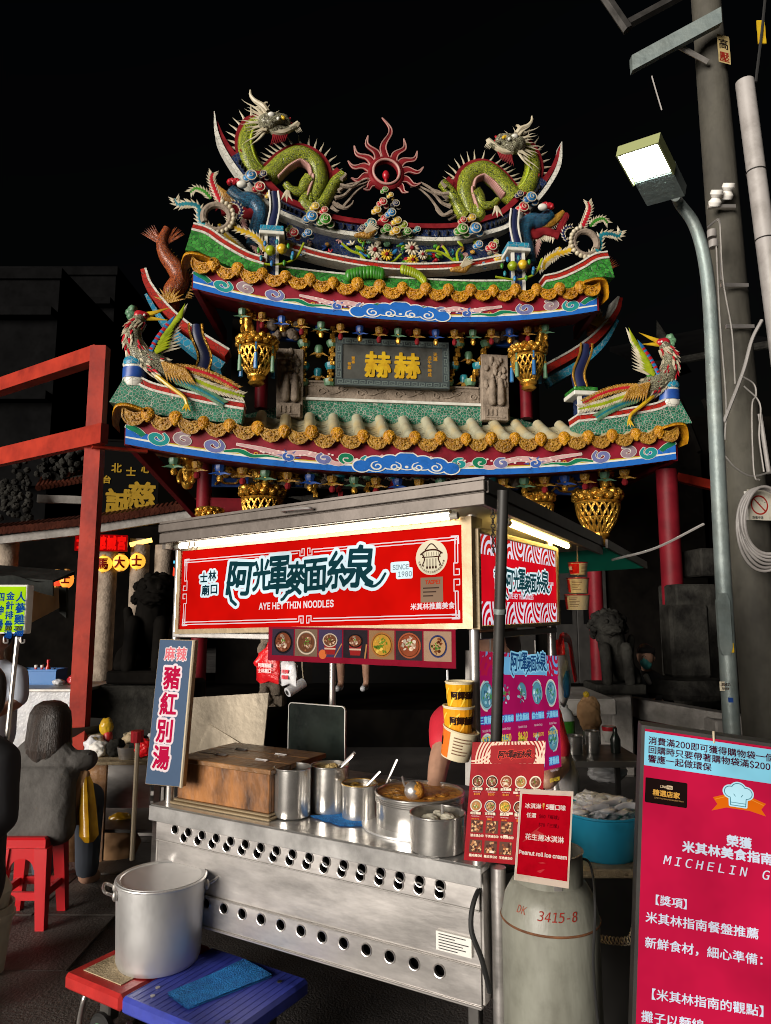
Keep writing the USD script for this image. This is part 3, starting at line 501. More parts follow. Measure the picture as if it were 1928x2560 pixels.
for x0, x1, pz0, pz1 in ((690, 757, 1042, 870), (1206, 1274, 1050, 885)):
    a, b = T.Y(x0, pz0, .85)[0], T.Y(x1, pz0, .85)[0]; z0, z1 = T.Y(x0, pz0, .85)[2], T.Y(x0, pz1, .85)[2]
    pl = P('stone_pillar', box(a, .84, z0, b, 1.05, z1, .01), 'stone_warm', gate); q = random.Random(int(x0)); o = []
    for k in range(26): o.append(lump((q.uniform(a + .06, b - .06), .83, q.uniform(z0 + .3, z1 - .05)), (q.uniform(.02, .05), .03, q.uniform(.03, .07)), k, .35, 2, 2))
    o += [chain([((a + b) / 2 + dx, .81, z0 + .25), .055, ((a + b) / 2 + dx, .80, z0 + .46), .045, ((a + b) / 2 + dx * .9, .80, z0 + .56), .035]) for dx in (-.055, .065)]
    P('relief_figures', join(o), 'stone_warm', pl); P('relief_base', join(box(a + .01, .79, z0 - .01, b - .03, .835, z0 + .18, .008), *[box(a + .05 + i * .06, .775, z0 + .05, a + .065 + i * .06, .79, z0 + .14) for i in range(3)], box(a + .04, .775, z0 + .02, b - .08, .79, z0 + .035)), 'stone_warm', pl)
# plaque
pa, pb = T.Y(838, 960, .8), T.Y(1122, 848, .8); x0, x1, z0, z1 = pa[0], pb[0], T.Y(980, 968, .8)[2], T.Y(980, 850, .8)[2]
plq = thing('name_plaque', 'dark stone plaque with two large gold characters and key-pattern border', 'plaque', ((x0 + x1) / 2, .8, z0), T)
P('plaque_board', box(x0 + .09, .80, z0 + .09, x1 - .09, .86, z1 - .09), 'plaque', plq)
P('plaque_border', slab(sbox(x0, z0, x1, z1).difference(sbox(x0 + .092, z0 + .092, x1 - .092, z1 - .092)), .785, .87), 'plaque_rim', plq)
ky = Print(); KC = lin((104, 116, 112))
def keyrow(a, b, n, f):
    for k in range(n):
        u = a + (b - a) * (k + .5) / n; h = (b - a) / n * .42
        ky.line([f(u - h, .018), f(u - h, .07), f(u + h * .6, .07), f(u + h * .6, .036), f(u - h * .4, .036), f(u - h * .4, .052)], .009, KC); ky.line([f(u - h, .018), f(u + h * 1.35, .018)], .008, KC)
keyrow(x0 + .02, x1 - .02, 15, lambda u, v: (u, z1 - v)); keyrow(x0 + .02, x1 - .02, 15, lambda u, v: (u, z0 + v)); keyrow(z0 + .1, z1 - .1, 4, lambda u, v: (x0 + v, u)); keyrow(z0 + .1, z1 - .1, 4, lambda u, v: (x1 - v, u))
P('key_pattern', ky.mesh(lambda u, v, w: np.column_stack([u, .783 - w, v])), 'print', plq)
g, _ = glyph('赫', .028); xm, hz = (x0 + x1) / 2 + .0, .37
for i, dx in enumerate((-.39, .01)): P('gold_character', slab(sa.affine_transform(g, [hz, 0, 0, hz, xm + dx, z0 + .165]), .785, .80), 'gold_glaze' if 0 else 'yolk', plq)
t = Print(); gc = lin((170, 125, 40)); t.text('天運', x1 - .19, z1 - .2, .06, gc, 0, .03, vertical=True); t.text('戊午年時成', x1 - .27, z1 - .25, .055, gc, 0, .03, vertical=True); t.text('董事', x0 + .24, z1 - .3, .05, gc, 0, .03, vertical=True); t.text('敬獻', x0 + .19, z1 - .38, .05, gc, 0, .03, vertical=True)
P('small_lettering', t.mesh(lambda u, v, w: np.column_stack([u, .797 - w, v])), 'print', plq)
# bracket sets beside the plaque and under the eaves
def bead_column(pts, y, sc=1.):
    "gold zigzag bracket with coloured caps, from the top down"
    b = None
    P_ = [T.Y(px, py, y) for px, py in pts]; top = P_[0]; o, caps = [], []
    for (p, q) in zip(P_[:-1], P_[1:]):
        n = 5
        for k in range(n):
            c = p + (q - p) * (k + .5) / n; h = abs(q[2] - p[2]) / n; o.append(mv(box(-.034 * sc, -.05, -h * .46, .034 * sc, .05, h * .46, .008), c + [.012 * sc * (-1) ** k, -.01 * k, 0]))
    br = P('bracket_column', join(o), 'gold', gate)
    for i, p in enumerate(P_): P('bracket_cap', mv(lathe([(.001, -.04), (.06 * sc, -.04), (.085 * sc, .01), (.085 * sc, .05), (.001, .05)], 8), p), ('sky_blue', 'jade', 'teal', 'jade')[i % 4], br)
for xx in ((762, 760, 758), (836, 832, 828), (1158, 1148, 1134), (1228, 1216, 1196)): bead_column([(xx[0], 802), (xx[1], 862), (xx[2], 918), (2 * xx[2] - xx[1], 958)], .95)
for xs, y0 in (((798, 797, 795), 826), ((1182, 1172, 1160), 842)):
    for k, x in enumerate(xs):
        p = T.Y(x, y0 + 58 * k, 1.0); o = [spike(p + [0, -.02, .0], (s, 0, -.5), .16, .022, (0, 0, .9), 7, 6) for s in (-1, 1)] + [ball(p + [0, 0, -.03], (.04, .04, .03), 2)]
        ar = P('bracket_arm', join(o), 'drip_glaze', gate); P('bracket_cap', mv(lathe([(.001, 0), (.05, 0), (.06, .07), (.05, .11), (.001, .11)], 10), p), ('cobalt', 'jade', 'teal')[k % 3], ar)
for px in (899, 962, 1024, 1081):
    p = T.Y(px, 812 + (px - 899) * .02, .75); P('hanging_bulb', mv(lathe([(.001, -.13), (.03, -.13), (.055, -.09), (.055, -.07), (.03, -.04), (.024, .05), (.05, .08), (.05, .11), (.001, .11)], 14), p), 'maroon', gate); P('bulb_cap', mv(lathe([(.001, .05), (.06, .05), (.066, .085), (.001, .09)], 14), p + [0, 0, .03]), 'gold', gate)
o = []
for k in range(9):
    p = T.Y(856 + k * 30, 806, .9); o.append(spike(p, (-1, 0, -.3), .12, .02, (0, 0, .8), 6, 5)); o.append(spike(p, (1, 0, -.3), .12, .02, (0, 0, .8), 6, 5))
P('eave_carving', join(o), 'stone_warm', gate)
for lev, (zf, x0, x1, yy, n, sk) in enumerate(((LOWZ, -2.75, 3.05, .42, 22, 1.), (UPZ, -2.0, 2.1, .62, 17, .8))):   # small bracket sets along both eaves
    for k, x in enumerate(np.linspace(x0, x1, n)):
        c = np.array([x, yy, float(zf(x)) - .05]); b_ = P('eave_bracket', join(mv(lathe([(.001, -.02), (.05 * sk, -.02), (.068 * sk, .02), (.068 * sk, .06), (.001, .06)], 8), c), *[spike(c + [0, -.02, -.05], (s_, -.3, -.25), .15 * sk, .022 * sk, (0, 0, .9), 6, 5) for s_ in (-1, 1)]), ('jade', 'drip_glaze', 'cobalt', 'drip_glaze')[k % 4], gate); P('bracket_drop', mv(lathe([(.001, -.15), (.03 * sk, -.14), (.045 * sk, -.10), (.02 * sk, -.05), (.03 * sk, .0), (.001, .0)], 8), c), ('gold', 'maroon')[k % 2], b_)
for px, py, yy, w, n in ((612, 1165, .85, .2, 16), (560, 1140, .9, .3, 10), (1400, 1165, .9, .3, 10), (1290, 1180, .8, .22, 14), (730, 1180, .85, .25, 14), (700, 806, .95, .22, 12), (1265, 822, .95, .22, 12)):
    c = T.Y(px, py, yy); qq = random.Random(px); P('gilded_carving', join([lump(c + [qq.uniform(-w, w), qq.uniform(-.03, .03), qq.uniform(-.12, .12)], qq.uniform(.025, .05), k, .4, 3, 1) for k in range(n)] + [tube(spl([c + [qq.uniform(-w, w), -.03, qq.uniform(-.1, .1)] for _ in range(3)], 8), .012, 5) for k in range(6)]), ('gold', 'drip_glaze')[px % 2], gate, kind='stuff')
for k, px in enumerate((788, 850, 918, 980, 1042, 1105, 1165, 1228)):
    p = T.Y(px, 1196 + abs(k - 3.5) * 2, .55); P('bracket_cap', mv(lathe([(.001, -.02), (.07, -.02), (.085, .02), (.085, .07), (.06, .09), (.001, .09)], 10), p), ('jade', 'teal')[k % 2], gate)
    P('bracket_column', join([mv(box(-.03, -.04, -.03, .03, .04, .03, .006), p + [.01 * (-1) ** j, 0, -.06 - .06 * j]) for j in range(3)]), ('gold', 'maroon')[k % 2], gate)
    P('bracket_arm', join([spike(p + [0, .1, -.2], (s, 0, .1), .34, .05, (0, 0, -.4), 7, 6) for s in (-1, 1)]), 'stone_grey', gate)
o = []
for px in range(780, 1240, 22):
    p = T.Y(px, 1190, .5); o.append(torus(p, .055, .014, 12, 5))
P('eave_fringe', join(o), 'stone_warm', gate)
def blobs(c, r, n, seed, rad): 
    q = random.Random(seed); return join([lump(c + np.array([q.uniform(-1, 1) * r[0], q.uniform(-1, .6) * r[1], q.uniform(-1, 1) * r[2]]), q.uniform(.6, 1.1) * rad, seed + k, .35, 2.5, 2) for k in range(n)])
# carved dark corner panels under the upper eave, lotus panels and masks under the lower one
for px, py, w, h in ((712, 825, 42, 20), (1262, 842, 38, 24), (752, 1192, 60, 22), (1258, 1200, 44, 24)):
    c = T.Y(px, py, .95); e = w * 9.4 / FPX; P('carved_spandrel', join(blobs(c, (e, .04, h * 9.4 / FPX), 14, int(px), .07)), 'stone_warm', gate); P('spandrel_panel', box(c[0] - e, 1.0, c[2] - .12, c[0] + e, 1.06, c[2] + .1), 'cobalt', gate)
for px0, px1, py0, py1 in ((529, 622, 1154, 1216), (1368, 1461, 1181, 1236)):
    a, b = T.Y(px0, py1, .9), T.Y(px1, py0, .9); c = (a + b) / 2; pn = P('lotus_panel', box(a[0], .9, a[2], b[0], .96, b[2]), 'cobalt', gate); o = []
    for k in range(9):
        an = (k - 4) * .34; o.append(mv(ball((0, 0, .09), (.026, .02, .075), 2), (c[0], .875 - .004 * (4 - abs(k - 4)), c[2] - .05), ry=an))
    P('lotus_petals', join(o), 'drip_glaze', pn)
    P('gold_rim', join(tube(spl([(a[0] + .04, .88, a[2] + .02), (a[0] + .12, .87, a[2] + .09), (c[0] - .08, .87, a[2] + .045), (c[0] + .08, .87, a[2] + .045), (b[0] - .12, .87, a[2] + .09), (b[0] - .04, .88, a[2] + .02)], 30), .014, 6), tube(spl([(a[0] + .05, .88, b[2] - .05), (a[0] + .02, .88, c[2]), (a[0] + .09, .88, c[2] - .02)], 12), .014, 6), tube(spl([(b[0] - .05, .88, b[2] - .05), (b[0] - .02, .88, c[2]), (b[0] - .09, .88, c[2] - .02)], 12), .014, 6)), 'gold', pn)
for px, py in ((660, 1188), (1340, 1210)):
    c = T.Y(px, py, .8); mk = P('beast_mask', join(lump(c, (.15, .07, .11), 3, .3, 3), *[spike(c + [s * .06, -.03, .06], (s * .7, 0, 1), .1, .02, (s, 0, 0)) for s in (-1, 1)], ball(c + [0, -.07, -.02], (.035, .03, .03), 2), *[tube(spl([c + [s * .02, -.06, -.06], c + [s * .1, -.06, -.09], c + [s * .13, -.05, -.04]], 10), .014, 6) for s in (-1, 1)]), 'gold', gate)
    P('mask_eye', join(*[ball(c + [s * .05, -.075, .02], .016, 1) for s in (-1, 1)]), 'rose', mk)
# pierced gold hanging lanterns under the eaves
def pendant(px, py, w, y, label, full=1, tass=1):
    c = T.Y(px, py, y); r = w / 2 * (8.5 + y) / FPX; s = r / .26
    t = thing('gilded_lantern', label, 'lantern', (c[0], y, c[2] - .5 * s), T, group='gilded pendants under the eaves')
    rim = P('leafy_rim', join(lathe([(r * .78, -.02), (r * .9, .0), (r * .95, .10), (r * .8, .12), (r * .75, .05)], 24, c), *[lump(c + r * .93 * np.array([math.cos(a), math.sin(a), 0]) + [0, 0, .08 - .05 * (k % 2)], .046 * s, k, .4, 3, 2) for k, a in enumerate(np.linspace(0, 2 * PI, 30, endpoint=False))]), 'gold', t)
    rr = lambda q: r * (.90 * max(.01, math.cos(q * 1.30)) ** .7) ; d = .34 * s
    o = []
    for k in range(18):
        for sg_ in (-1, 1):
            o.append(tube([c + [rr(q) * math.cos(k * PI / 9 + sg_ * q * .75), rr(q) * math.sin(k * PI / 9 + sg_ * q * .75), -.05 - d * q] for q in np.linspace(0, 1, 9)], .015 * s, 5))
    P('pierced_bowl', join(o), 'gold', t); P('bowl_lining', lathe([(rr(q) * .9, c[2] - .05 - d * q) for q in np.linspace(1, 0, 7)], 20, (c[0], c[1], 0)), 'void', t)
    P('bowl_rings', join(torus(c + [0, 0, -.05], rr(0), .02 * s, 28, 6, 'z'), torus(c + [0, 0, -.05 - d * .5], rr(.5), .012 * s, 28, 5, 'z')), 'gold', t)
    P('base_knob', mv(lathe([(.001, -.13), (.07, -.13), (.11, -.10), (.085, -.06), (.12, -.03), (.12, 0), (.001, .01)], 12), c + [0, 0, -.05 - d], s=s), 'gold', t)
    if tass:
        for k in range(6):
            a = k * PI / 3 + .52; p = c + [r * .93 * math.cos(a), r * .93 * math.sin(a), -.02]
            tb = P('tassel', join(tube([p, p + [0, 0, -.13 * s]], .012, 6), mv(lathe([(.001, -.36), (.028, -.35), (.022, -.14), (.001, -.12)], 8), p, s=(1, 1, s))), ('sky_blue', 'jade')[k % 2], t); P('tassel_bead', ball(p + [0, 0, -.12 * s], .024, 1), 'gold', tb)
    return t
pendant(643, 868, 100, .55, 'pierced gilded basket lantern with tassels left of the dark plaque'); pendant(1320, 888, 96, .55, 'pierced gilded basket lantern with tassels right of the dark plaque')
for px, py, w, lb in ((656, 1240, 108, 'lower gilded lantern just above the left part of the cart roof'), (1494, 1250, 122, 'largest gilded lantern at the lower right, beside the red column'), (1348, 1254, 80, 'small gilded lantern behind the right corner of the cart roof'), (524, 1292, 64, 'small gilded lantern at the far left above the cart roof')): pendant(px, py, w, .75, lb, 1, 0)
# gilded lions that hold the eaves
def lion(px, py, w, h, y, mat, label):
    c = T.Y(px, py, y); k = (8.5 + y) / FPX; W_, H = w * k / 2, h * k / 2
    t = thing('eave_lion', label, 'carved lion', (c[0], y, c[2] - H), T, group=None)
    P('body', join(chain([c + [0, 0, -H * .8], W_ * .5, c + [0, -.02, 0], W_ * .55, c + [0, -.06, H * .45], W_ * .42]), *[chain([c + [s * W_ * .5, -.03, -H * .1], W_ * .24, c + [s * W_ * .7, -.08, -H * .5], W_ * .18, c + [s * W_ * .55, -.12, -H * .75], W_ * .2]) for s in (-1, 1)]), mat, t)
    hd = P('head', lump(c + [0, -.09, H * .62], (W_ * .62, W_ * .55, H * .34), 5, .3, 3), mat if mat == 'gold' else 'gold', t)
    P('mane', join([lump(c + [W_ * .75 * math.cos(a), -.05, H * .6 + W_ * .7 * math.sin(a)], W_ * .26, j, .3, 3, 2) for j, a in enumerate(np.linspace(-.4, 3.5, 9))]), 'gold' if mat == 'gold' else 'jade', t)
    P('muzzle', join(ball(c + [0, -.09 - W_ * .5, H * .52], (W_ * .3, W_ * .2, H * .12), 2), *[ball(c + [s * W_ * .25, -.09 - W_ * .48, H * .72], W_ * .1, 1) for s in (-1, 1)]), 'gold', hd)
lion(620, 812, 42, 74, .8, 'gold', 'gilded lion bracket above the left tasselled basket lantern'); lion(1350, 846, 40, 76, .8, 'gold', 'gilded lion bracket above the right tasselled basket lantern')
lion(470, 1176, 56, 84, .6, 'gold', 'gilded lion bracket at the lower left eave corner'); lion(1512, 1202, 46, 66, .7, 'gold', 'gilded lion bracket above the largest lower right lantern')
# ---------------------------------------------------------------- ridges and roof sculptures
rg = P('main_ridge', ribbon(np.vstack([c1((380, 235), (400, 400), (480, 560), (600, 720), (760, 880), (900, 960), (1200, 1060), (1600, 1104)), mirror((c1((380, 235), (400, 400), (480, 560), (600, 720), (760, 880), (900, 960), (1200, 1060)), np.zeros((0, 3), int)), XM)[0][::-1]]), lambda t: -.03 * np.clip((1 - np.abs(2 * t - 1)) * 6 + .15, 0, 1), lambda t: .03 * np.clip((1 - np.abs(2 * t - 1)) * 6 + .15, 0, 1), .84, 1.04, 1, 120), 'mosaic_white', gate, smooth=30)
_h = c1((480, 560), (600, 720), (760, 880), (900, 960), (1200, 1060), (1600, 1104)); full = lambda h: np.vstack([h, mirror((h[:-1], np.zeros((0, 3), int)), XM)[0][::-1]])
P('ridge_tile_band', ribbon(full(_h), .04, lambda t: .13 + .05 * np.abs(2 * t - 1), .84, 1.04, 1, 120), 'mosaic_navy', rg, smooth=30)
P('ridge_cap', ribbon(full(_h), lambda t: .135 + .05 * np.abs(2 * t - 1), lambda t: .20 + .07 * np.abs(2 * t - 1), .80, 1.08, 1, 120), 'maroon', rg, smooth=30)
q = spl(full(_h), 130)[4:-4:2]; nr = normals(q)
[P('ridge_joint', mv(box(-.006, -.02, -.035, .006, .02, .035), p + n * .085 + [0, -.08, 0]), 'stone_grey', rg) for p, n in zip(q, nr)]
for m in (0, 1):
    h = c1((375, 237), (392, 330), (430, 440), (500, 560), (580, 650), (640, 700)); h = mirror((h, np.zeros((0, 3), int)), XM)[0] if m else h
    P('ridge_horn', ribbon(h, lambda t: .0 + .03 * t, lambda t: .012 + .15 * t, .86, .98, -1 if m else 1, 40), 'maroon', rg)
# dark panel under the ridge and lower bands
pz = T.Y(975, 680, .95)[2]
top = spl(full(_h), 60); bot = np.array([[x, .97, pz + .20 * ((x - XM) / 1.6) ** 2] for x in np.linspace(-1.45, 1.5, 60)]); top = np.array([[x, .97, np.interp(x, top[:, 0], top[:, 2])] for x in bot[:, 0]])
P('mosaic_panel', loft(np.stack([bot, top, top + [0, .05, 0], bot + [0, .05, 0]], 1)), 'mosaic_navy', gate)
hb = c1((850, 1190), (1180, 1283), (1600, 1345)); bd = P('red_band', ribbon(full(hb), -.02, .035, .70, .9, 1, 70), 'mosaic_red', gate)
P('white_edge', join(ribbon(full(hb), .037, .06, .68, .9, 1, 70), ribbon(full(hb), -.045, -.022, .68, .9, 1, 70)), 'mosaic_white', bd)
hg = c1((700, 1318), (860, 1340), (1200, 1380), (1600, 1410), y=.62); bg = P('green_band', ribbon(full(hg), -.10, .06, .60, .8, 1, 70), 'mosaic_leaf', gate); P('white_edge', ribbon(full(hg), .062, .085, .59, .8, 1, 70), 'mosaic_white', bg)
for m in (0, 1):
    mm = (lambda a: mirror((a, np.zeros((0, 3), int)), XM)[0]) if m else (lambda a: a); sd = -1 if m else 1
    mc = (lambda a: mirror((a, np.zeros((0, 3), int)), XC)[0]) if m else (lambda a: a); mq = lambda a: mirror((a, np.zeros((0, 3), int)), XP)[0] if m else a
    h = mc(c1((222, 1060), (320, 1090), (430, 1165), (590, 1255), (720, 1300), y=.42))
    cr = P('corner_ridge', ribbon(h, lambda t: -.28 + .14 * t, .0, .36, .56, sd, 40), 'mosaic_leaf', gate)
    P('white_edge', ribbon(h, .002, .03, .35, .56, sd, 40), 'mosaic_white', cr); P('red_edge', ribbon(h, .032, .085, .36, .56, sd, 40), 'mosaic_red', cr); P('white_edge', ribbon(h, .087, .11, .35, .56, sd, 40), 'mosaic_white', cr)
    # scroll post and its blue cap block
    a = mm(c1((790, 780), (800, 900), (775, 1030), y=.55)); ps = P('scroll_post', tube(spl(a, 14), np.interp(np.linspace(0, 1, 14), [0, .5, 1], [.05, .055, .085]), 10, .8), 'navy', gate)
    P('post_edge', join([tube(spl(a + [s * .06, -.04, 0], 12), .014, 6) for s in (-1, 1)]), 'white_paint', ps)
    b = mm(c1((695, 1085), (862, 1033), y=.5)); x0, x1 = sorted(b[:, 0]); z0, z1 = sorted(b[:, 2])
    cb = P('post_block', box(x0, .42, z0 + .05, x1, .72, z1, .01), 'mosaic_aqua', gate); P('block_edge', box(x0 - .01, .41, z0, x1 + .01, .73, z0 + .048, .008), 'white_paint', cb); P('block_stem', box(x0 + .1, .48, z0 - .62, x1 - .1, .68, z0 - .002), 'mosaic_navy', cb); P('stem_edge', join(*[box(x0 + .06 + k * (x1 - x0 - .16), .46, z0 - .62, x0 + .1 + k * (x1 - x0 - .16), .5, z0 - .004) for k in (0, 1)]), 'white_paint', cb)
    # hip ridge that sweeps up beside the name plaque
    h = mm(c5((1050, 305), (1020, 420), (900, 590), (720, 730), (510, 850), y=1.1))[::1 if m else 1]
    h = h if m == 0 else h; sd2 = 1 if m == 0 else -1
    hp = P('hip_ridge', ribbon(h, lambda t: -.02 - .0 * t, lambda t: .03 + .05 * np.minimum(1, t * 2), 1.0, 1.3, -sd2, 40), 'mosaic_red', gate); P('white_edge', ribbon(h, lambda t: .032 + .05 * np.minimum(1, t * 2), lambda t: .06 + .05 * np.minimum(1, t * 2), .99, 1.3, -sd2, 40), 'mosaic_white', hp)
    h2 = h[1:] + [0, 0, -.09]; P('blue_edge', ribbon(h2, lambda t: -.12 * np.minimum(1, .3 + t), -.0, 1.02, 1.28, -sd2, 40), 'mosaic_aqua', hp)
    # lower corner ridge below the phoenix
    h = mq(c5((1490, 1075), (1440, 1100), (1330, 1150), (1150, 1185), (960, 1215), (730, 1240), y=.2)); s3 = -sd
    lr = P('corner_ridge', ribbon(h, lambda t: -.34 + .17 * t, -.0, .12, .42, -s3 * -1 if False else s3, 40), 'mosaic_green', gate)
    P('white_edge', ribbon(h, .002, .03, .11, .42, s3, 40), 'mosaic_white', lr); P('red_edge', ribbon(h, .032, .085, .12, .42, s3, 40), 'mosaic_red', lr); P('white_edge', ribbon(h, .087, .11, .11, .42, s3, 40), 'mosaic_white', lr)
    b = mq(c5((1360, 1085), (1500, 940), y=.2)); c = b.mean(0); pn = P('ridge_prow', tube(spl([c + [0, 0, -.2], c, c + [0, 0, .18]], 8), [.12, .15, .14, .13, .135, .15, .13, .08], 12, .8), 'mosaic_white', gate)
    P('prow_band', tube(spl([c + [0, -.01, -.1], c + [0, -.01, .03]], 5), .142, 12, .82), 'cobalt', pn); P('prow_band', tube(spl([c + [0, -.01, .06], c + [0, -.01, .17]], 5), [.14, .145, .142, .13, .1], 12, .84), 'mosaic_aqua', pn)
    b = mm(c5((708, 1026), (884, 970), y=.3)); x0, x1 = sorted(b[:, 0]); z0, z1 = sorted(b[:, 2]); cb = P('post_block', box(x0, .25, z0 + .06, x1, .6, z1, .01), 'mosaic_leaf', gate)
    P('block_edge', box(x0 - .01, .24, z0, x1 + .01, .61, z0 + .058, .008), 'white_paint', cb); P('block_stem', box(x0 + .1, .3, z0 - .66, x1 - .1, .55, z0 - .003), 'mosaic_navy', cb); P('stem_edge', join(*[box(x0 + .06 + k * (x1 - x0 - .17), .28, z0 - .66, x0 + .11 + k * (x1 - x0 - .17), .33, z0 - .004) for k in (0, 1)]), 'white_paint', cb)
    a = mm(c5((800, 640), (790, 720), (740, 860), (760, 965), y=.5)); P('scroll_post', tube(spl(a, 14), np.linspace(.055, .10, 14), 10, .7), 'navy', gate); P('post_edge', join([tube(spl(a + [s * .08, -.045, 0], 14), .016, 6) for s in (-1, 1)]), 'gold', gate)
# ---- dragons on the main ridge
def paired(build, labels):
    for m in (0, 1): build(m, labels[m])
def mfix(m, mesh, xc=None): return mirror(mesh, XM if xc is None else xc) if m else mesh
def dragon(m, label):
    f = lambda mesh: mfix(m, mesh); Y0 = .9
    neck = c1((760, 330), (700, 300), (640, 330), (600, 420), (610, 520), (650, 620), (720, 690), y=[.75, .82, .9, .9, .9, .92, .95]); arch = c1((740, 690), (790, 650), (870, 575), (975, 530), (1080, 590), (1110, 700), (1085, 790), (1060, 860)); tail = c1((1100, 880), (1130, 860), (1170, 790), (1215, 715), (1275, 660))
    base = (XM * 2 - neck[3][0] if m else neck[3][0], Y0, T.Y(1000, 560, Y0)[2])
    t = thing('ridge_dragon', label, 'dragon sculpture', base, T, group=None)
    nk, ar, tl = spl(neck, 40), spl(arch, 50), spl(tail, 30)
    P('body', f(join(tube(nk, np.interp(np.linspace(0, 1, 40), [0, .15, .45, .8, 1], [.08, .09, .11, .14, .14]), 16), tube(ar, np.interp(np.linspace(0, 1, 50), [0, .35, .7, 1], [.14, .145, .125, .09]), 18), tube(tl, np.linspace(.10, .075, 30), 14))), 'scale_lime', t)
    for pth, sd, cnt, ln, a, b in ((neck, -1, 16, .17, .08, .85), (arch, 1, 27, .19, .02, .86), (tail, 1, 9, .14, .1, .95)):
        rr = .095 if pth is neck else .12 if pth is arch else .075
        cs = P('crest', f(ribbon(pth, rr * .85, rr + .06, Y0 - .03, Y0 + .03, sd, 50)), 'maroon', t)
        for sp_ in spikes(pth, sd, ln, .02, cnt, .25, a, b, rr + .04): P('crest_spine', f(sp_), 'bone', cs)
    be = spl(arch, 60); nb = normals(be, -1); P('belly', f(join([mv(ball((0, 0, 0), (.035, .09, .03), 2), be[i] + nb[i] * (.115 - .025 * (i > 40)) + [0, -.03, 0]) for i in range(8, 58)])), 'pearl_pink', t)
    be = spl(neck, 50); nb = normals(be, 1); P('belly', f(join([mv(ball((0, 0, 0), (.035, .075, .03), 2), be[i] + nb[i] * .075 + [0, -.05, 0]) for i in range(14, 46)])), 'lime', t)
    # head, looking to the middle
    H = lambda x, y, d=0: c1((x, y), y=.72 + d)[0]
    hd = P('head', f(chain([H(745, 300), .13, H(800, 290), .12], [H(800, 285), .11, H(860, 275), .075, ], [H(860, 275), .07, H(880, 290), .06], [H(790, 340), .08, H(870, 350), .05, H(940, 330), .035], [H(770, 300, -.05), .09, H(830, 262, -.08), .05], refine=.025, it=4)), 'scale_grey', t)
    P('jaw', f(join(tube(spl([H(780, 350), H(850, 362), H(920, 330), H(960, 300), H(950, 330)], 16), np.linspace(.06, .025, 16), 8), *[spike(H(860 + 12 * i, 352 - 3 * i, -.03), (.2, 0, 1), .06, .012, (0, 0, 0)) for i in range(6)], *[spike(H(920 + 9 * i, 318 - 2 * i), (.6, 0, -1), .12, .012, (.3, 0, 0)) for i in range(5)])), 'bone', hd)
    P('eye', f(join(ball(H(775, 245, -.1), (.055, .05, .04), 2), ball(H(822, 268, -.14), .024, 2))), 'white_paint', hd); P('brow', f(join([lump(H(835 + 8 * i, 252 + 4 * i, -.1), .024, i, .2, 3, 2) for i in range(4)])), 'yolk', hd)
    P('horn', f(join(tube(spl([H(745, 225), H(715, 180), H(660, 145), H(630, 105), H(628, 70)], 20), np.linspace(.05, .012, 20), 8), tube(spl([H(712, 180), H(735, 160), H(750, 158)], 8), np.linspace(.03, .012, 8), 6), tube(spl([H(725, 220, .12), H(690, 190, .14), H(650, 195, .15)], 12), np.linspace(.04, .01, 12), 6))), 'bone', hd)
    P('mane', f(join([spike(H(740 - 6 * (i % 3), 235 + 9 * i, -.04 + .03 * (i % 3)), (-1, 0, .75 - .13 * i), .24 + .06 * (i % 3), .022, (0, 0, .9 * (-1) ** i), 8, 6) for i in range(14)])), 'bone', hd)
    P('beard', f(join([spike(H(790 + 14 * i, 372 - 4 * i), (-.3, 0, -1), .2, .02, (.4, 0, 0), 6, 5) for i in range(8)])), 'maroon', hd)
    P('whisker', f(join([tube(spl([H(880, 285), H(905, 262), H(900, 285), H(915, 300)], 14), .012, 5)])), 'rose', hd)
    # foreleg and hind leg with claws
    for pts, cl in ((((870, 720), (915, 765), (985, 775), (1010, 720), (1040, 690)), (890, 770)), (((1050, 850), (1035, 800), (1000, 850), (1060, 905)), (1060, 905))):
        lg = P('leg', f(tube(spl(c1(*pts, y=.85), 20), np.interp(np.linspace(0, 1, 20), [0, .5, 1], [.05, .07, .1]), 10)), 'scale_lime', t); p = c1(cl, y=.8)[0]
        for i in range(3): P('claw', f(spike(p, (-.5 + .5 * i, 0, -.9), .17, .03, (-.5, 0, 0), 6, 6)), 'bone', lg)
    P('tail_hair', f(join([tube(spl(c1(*q, y=.9 - .03 * i), 26), np.linspace(.032, .006, 26), 6) for i, q in enumerate((((1200, 850), (1260, 885), (1300, 850), (1370, 770), (1450, 720), (1500, 725)), ((1215, 820), (1280, 800), (1340, 745), (1420, 715), (1470, 690)), ((1240, 770), (1300, 730), (1360, 715), (1420, 690)), ((1190, 880), (1230, 910), (1245, 905)), ((1260, 690), (1290, 660), (1285, 640)), ((1225, 860), (1285, 890), (1330, 865), (1345, 835)), ((1250, 730), (1330, 740), (1400, 700), (1450, 680))))])), 'stone_warm', t)
paired(dragon, ('green dragon sculpture on the left half of the roof ridge, head turned right', 'green dragon sculpture on the right half of the roof ridge, head turned left'))
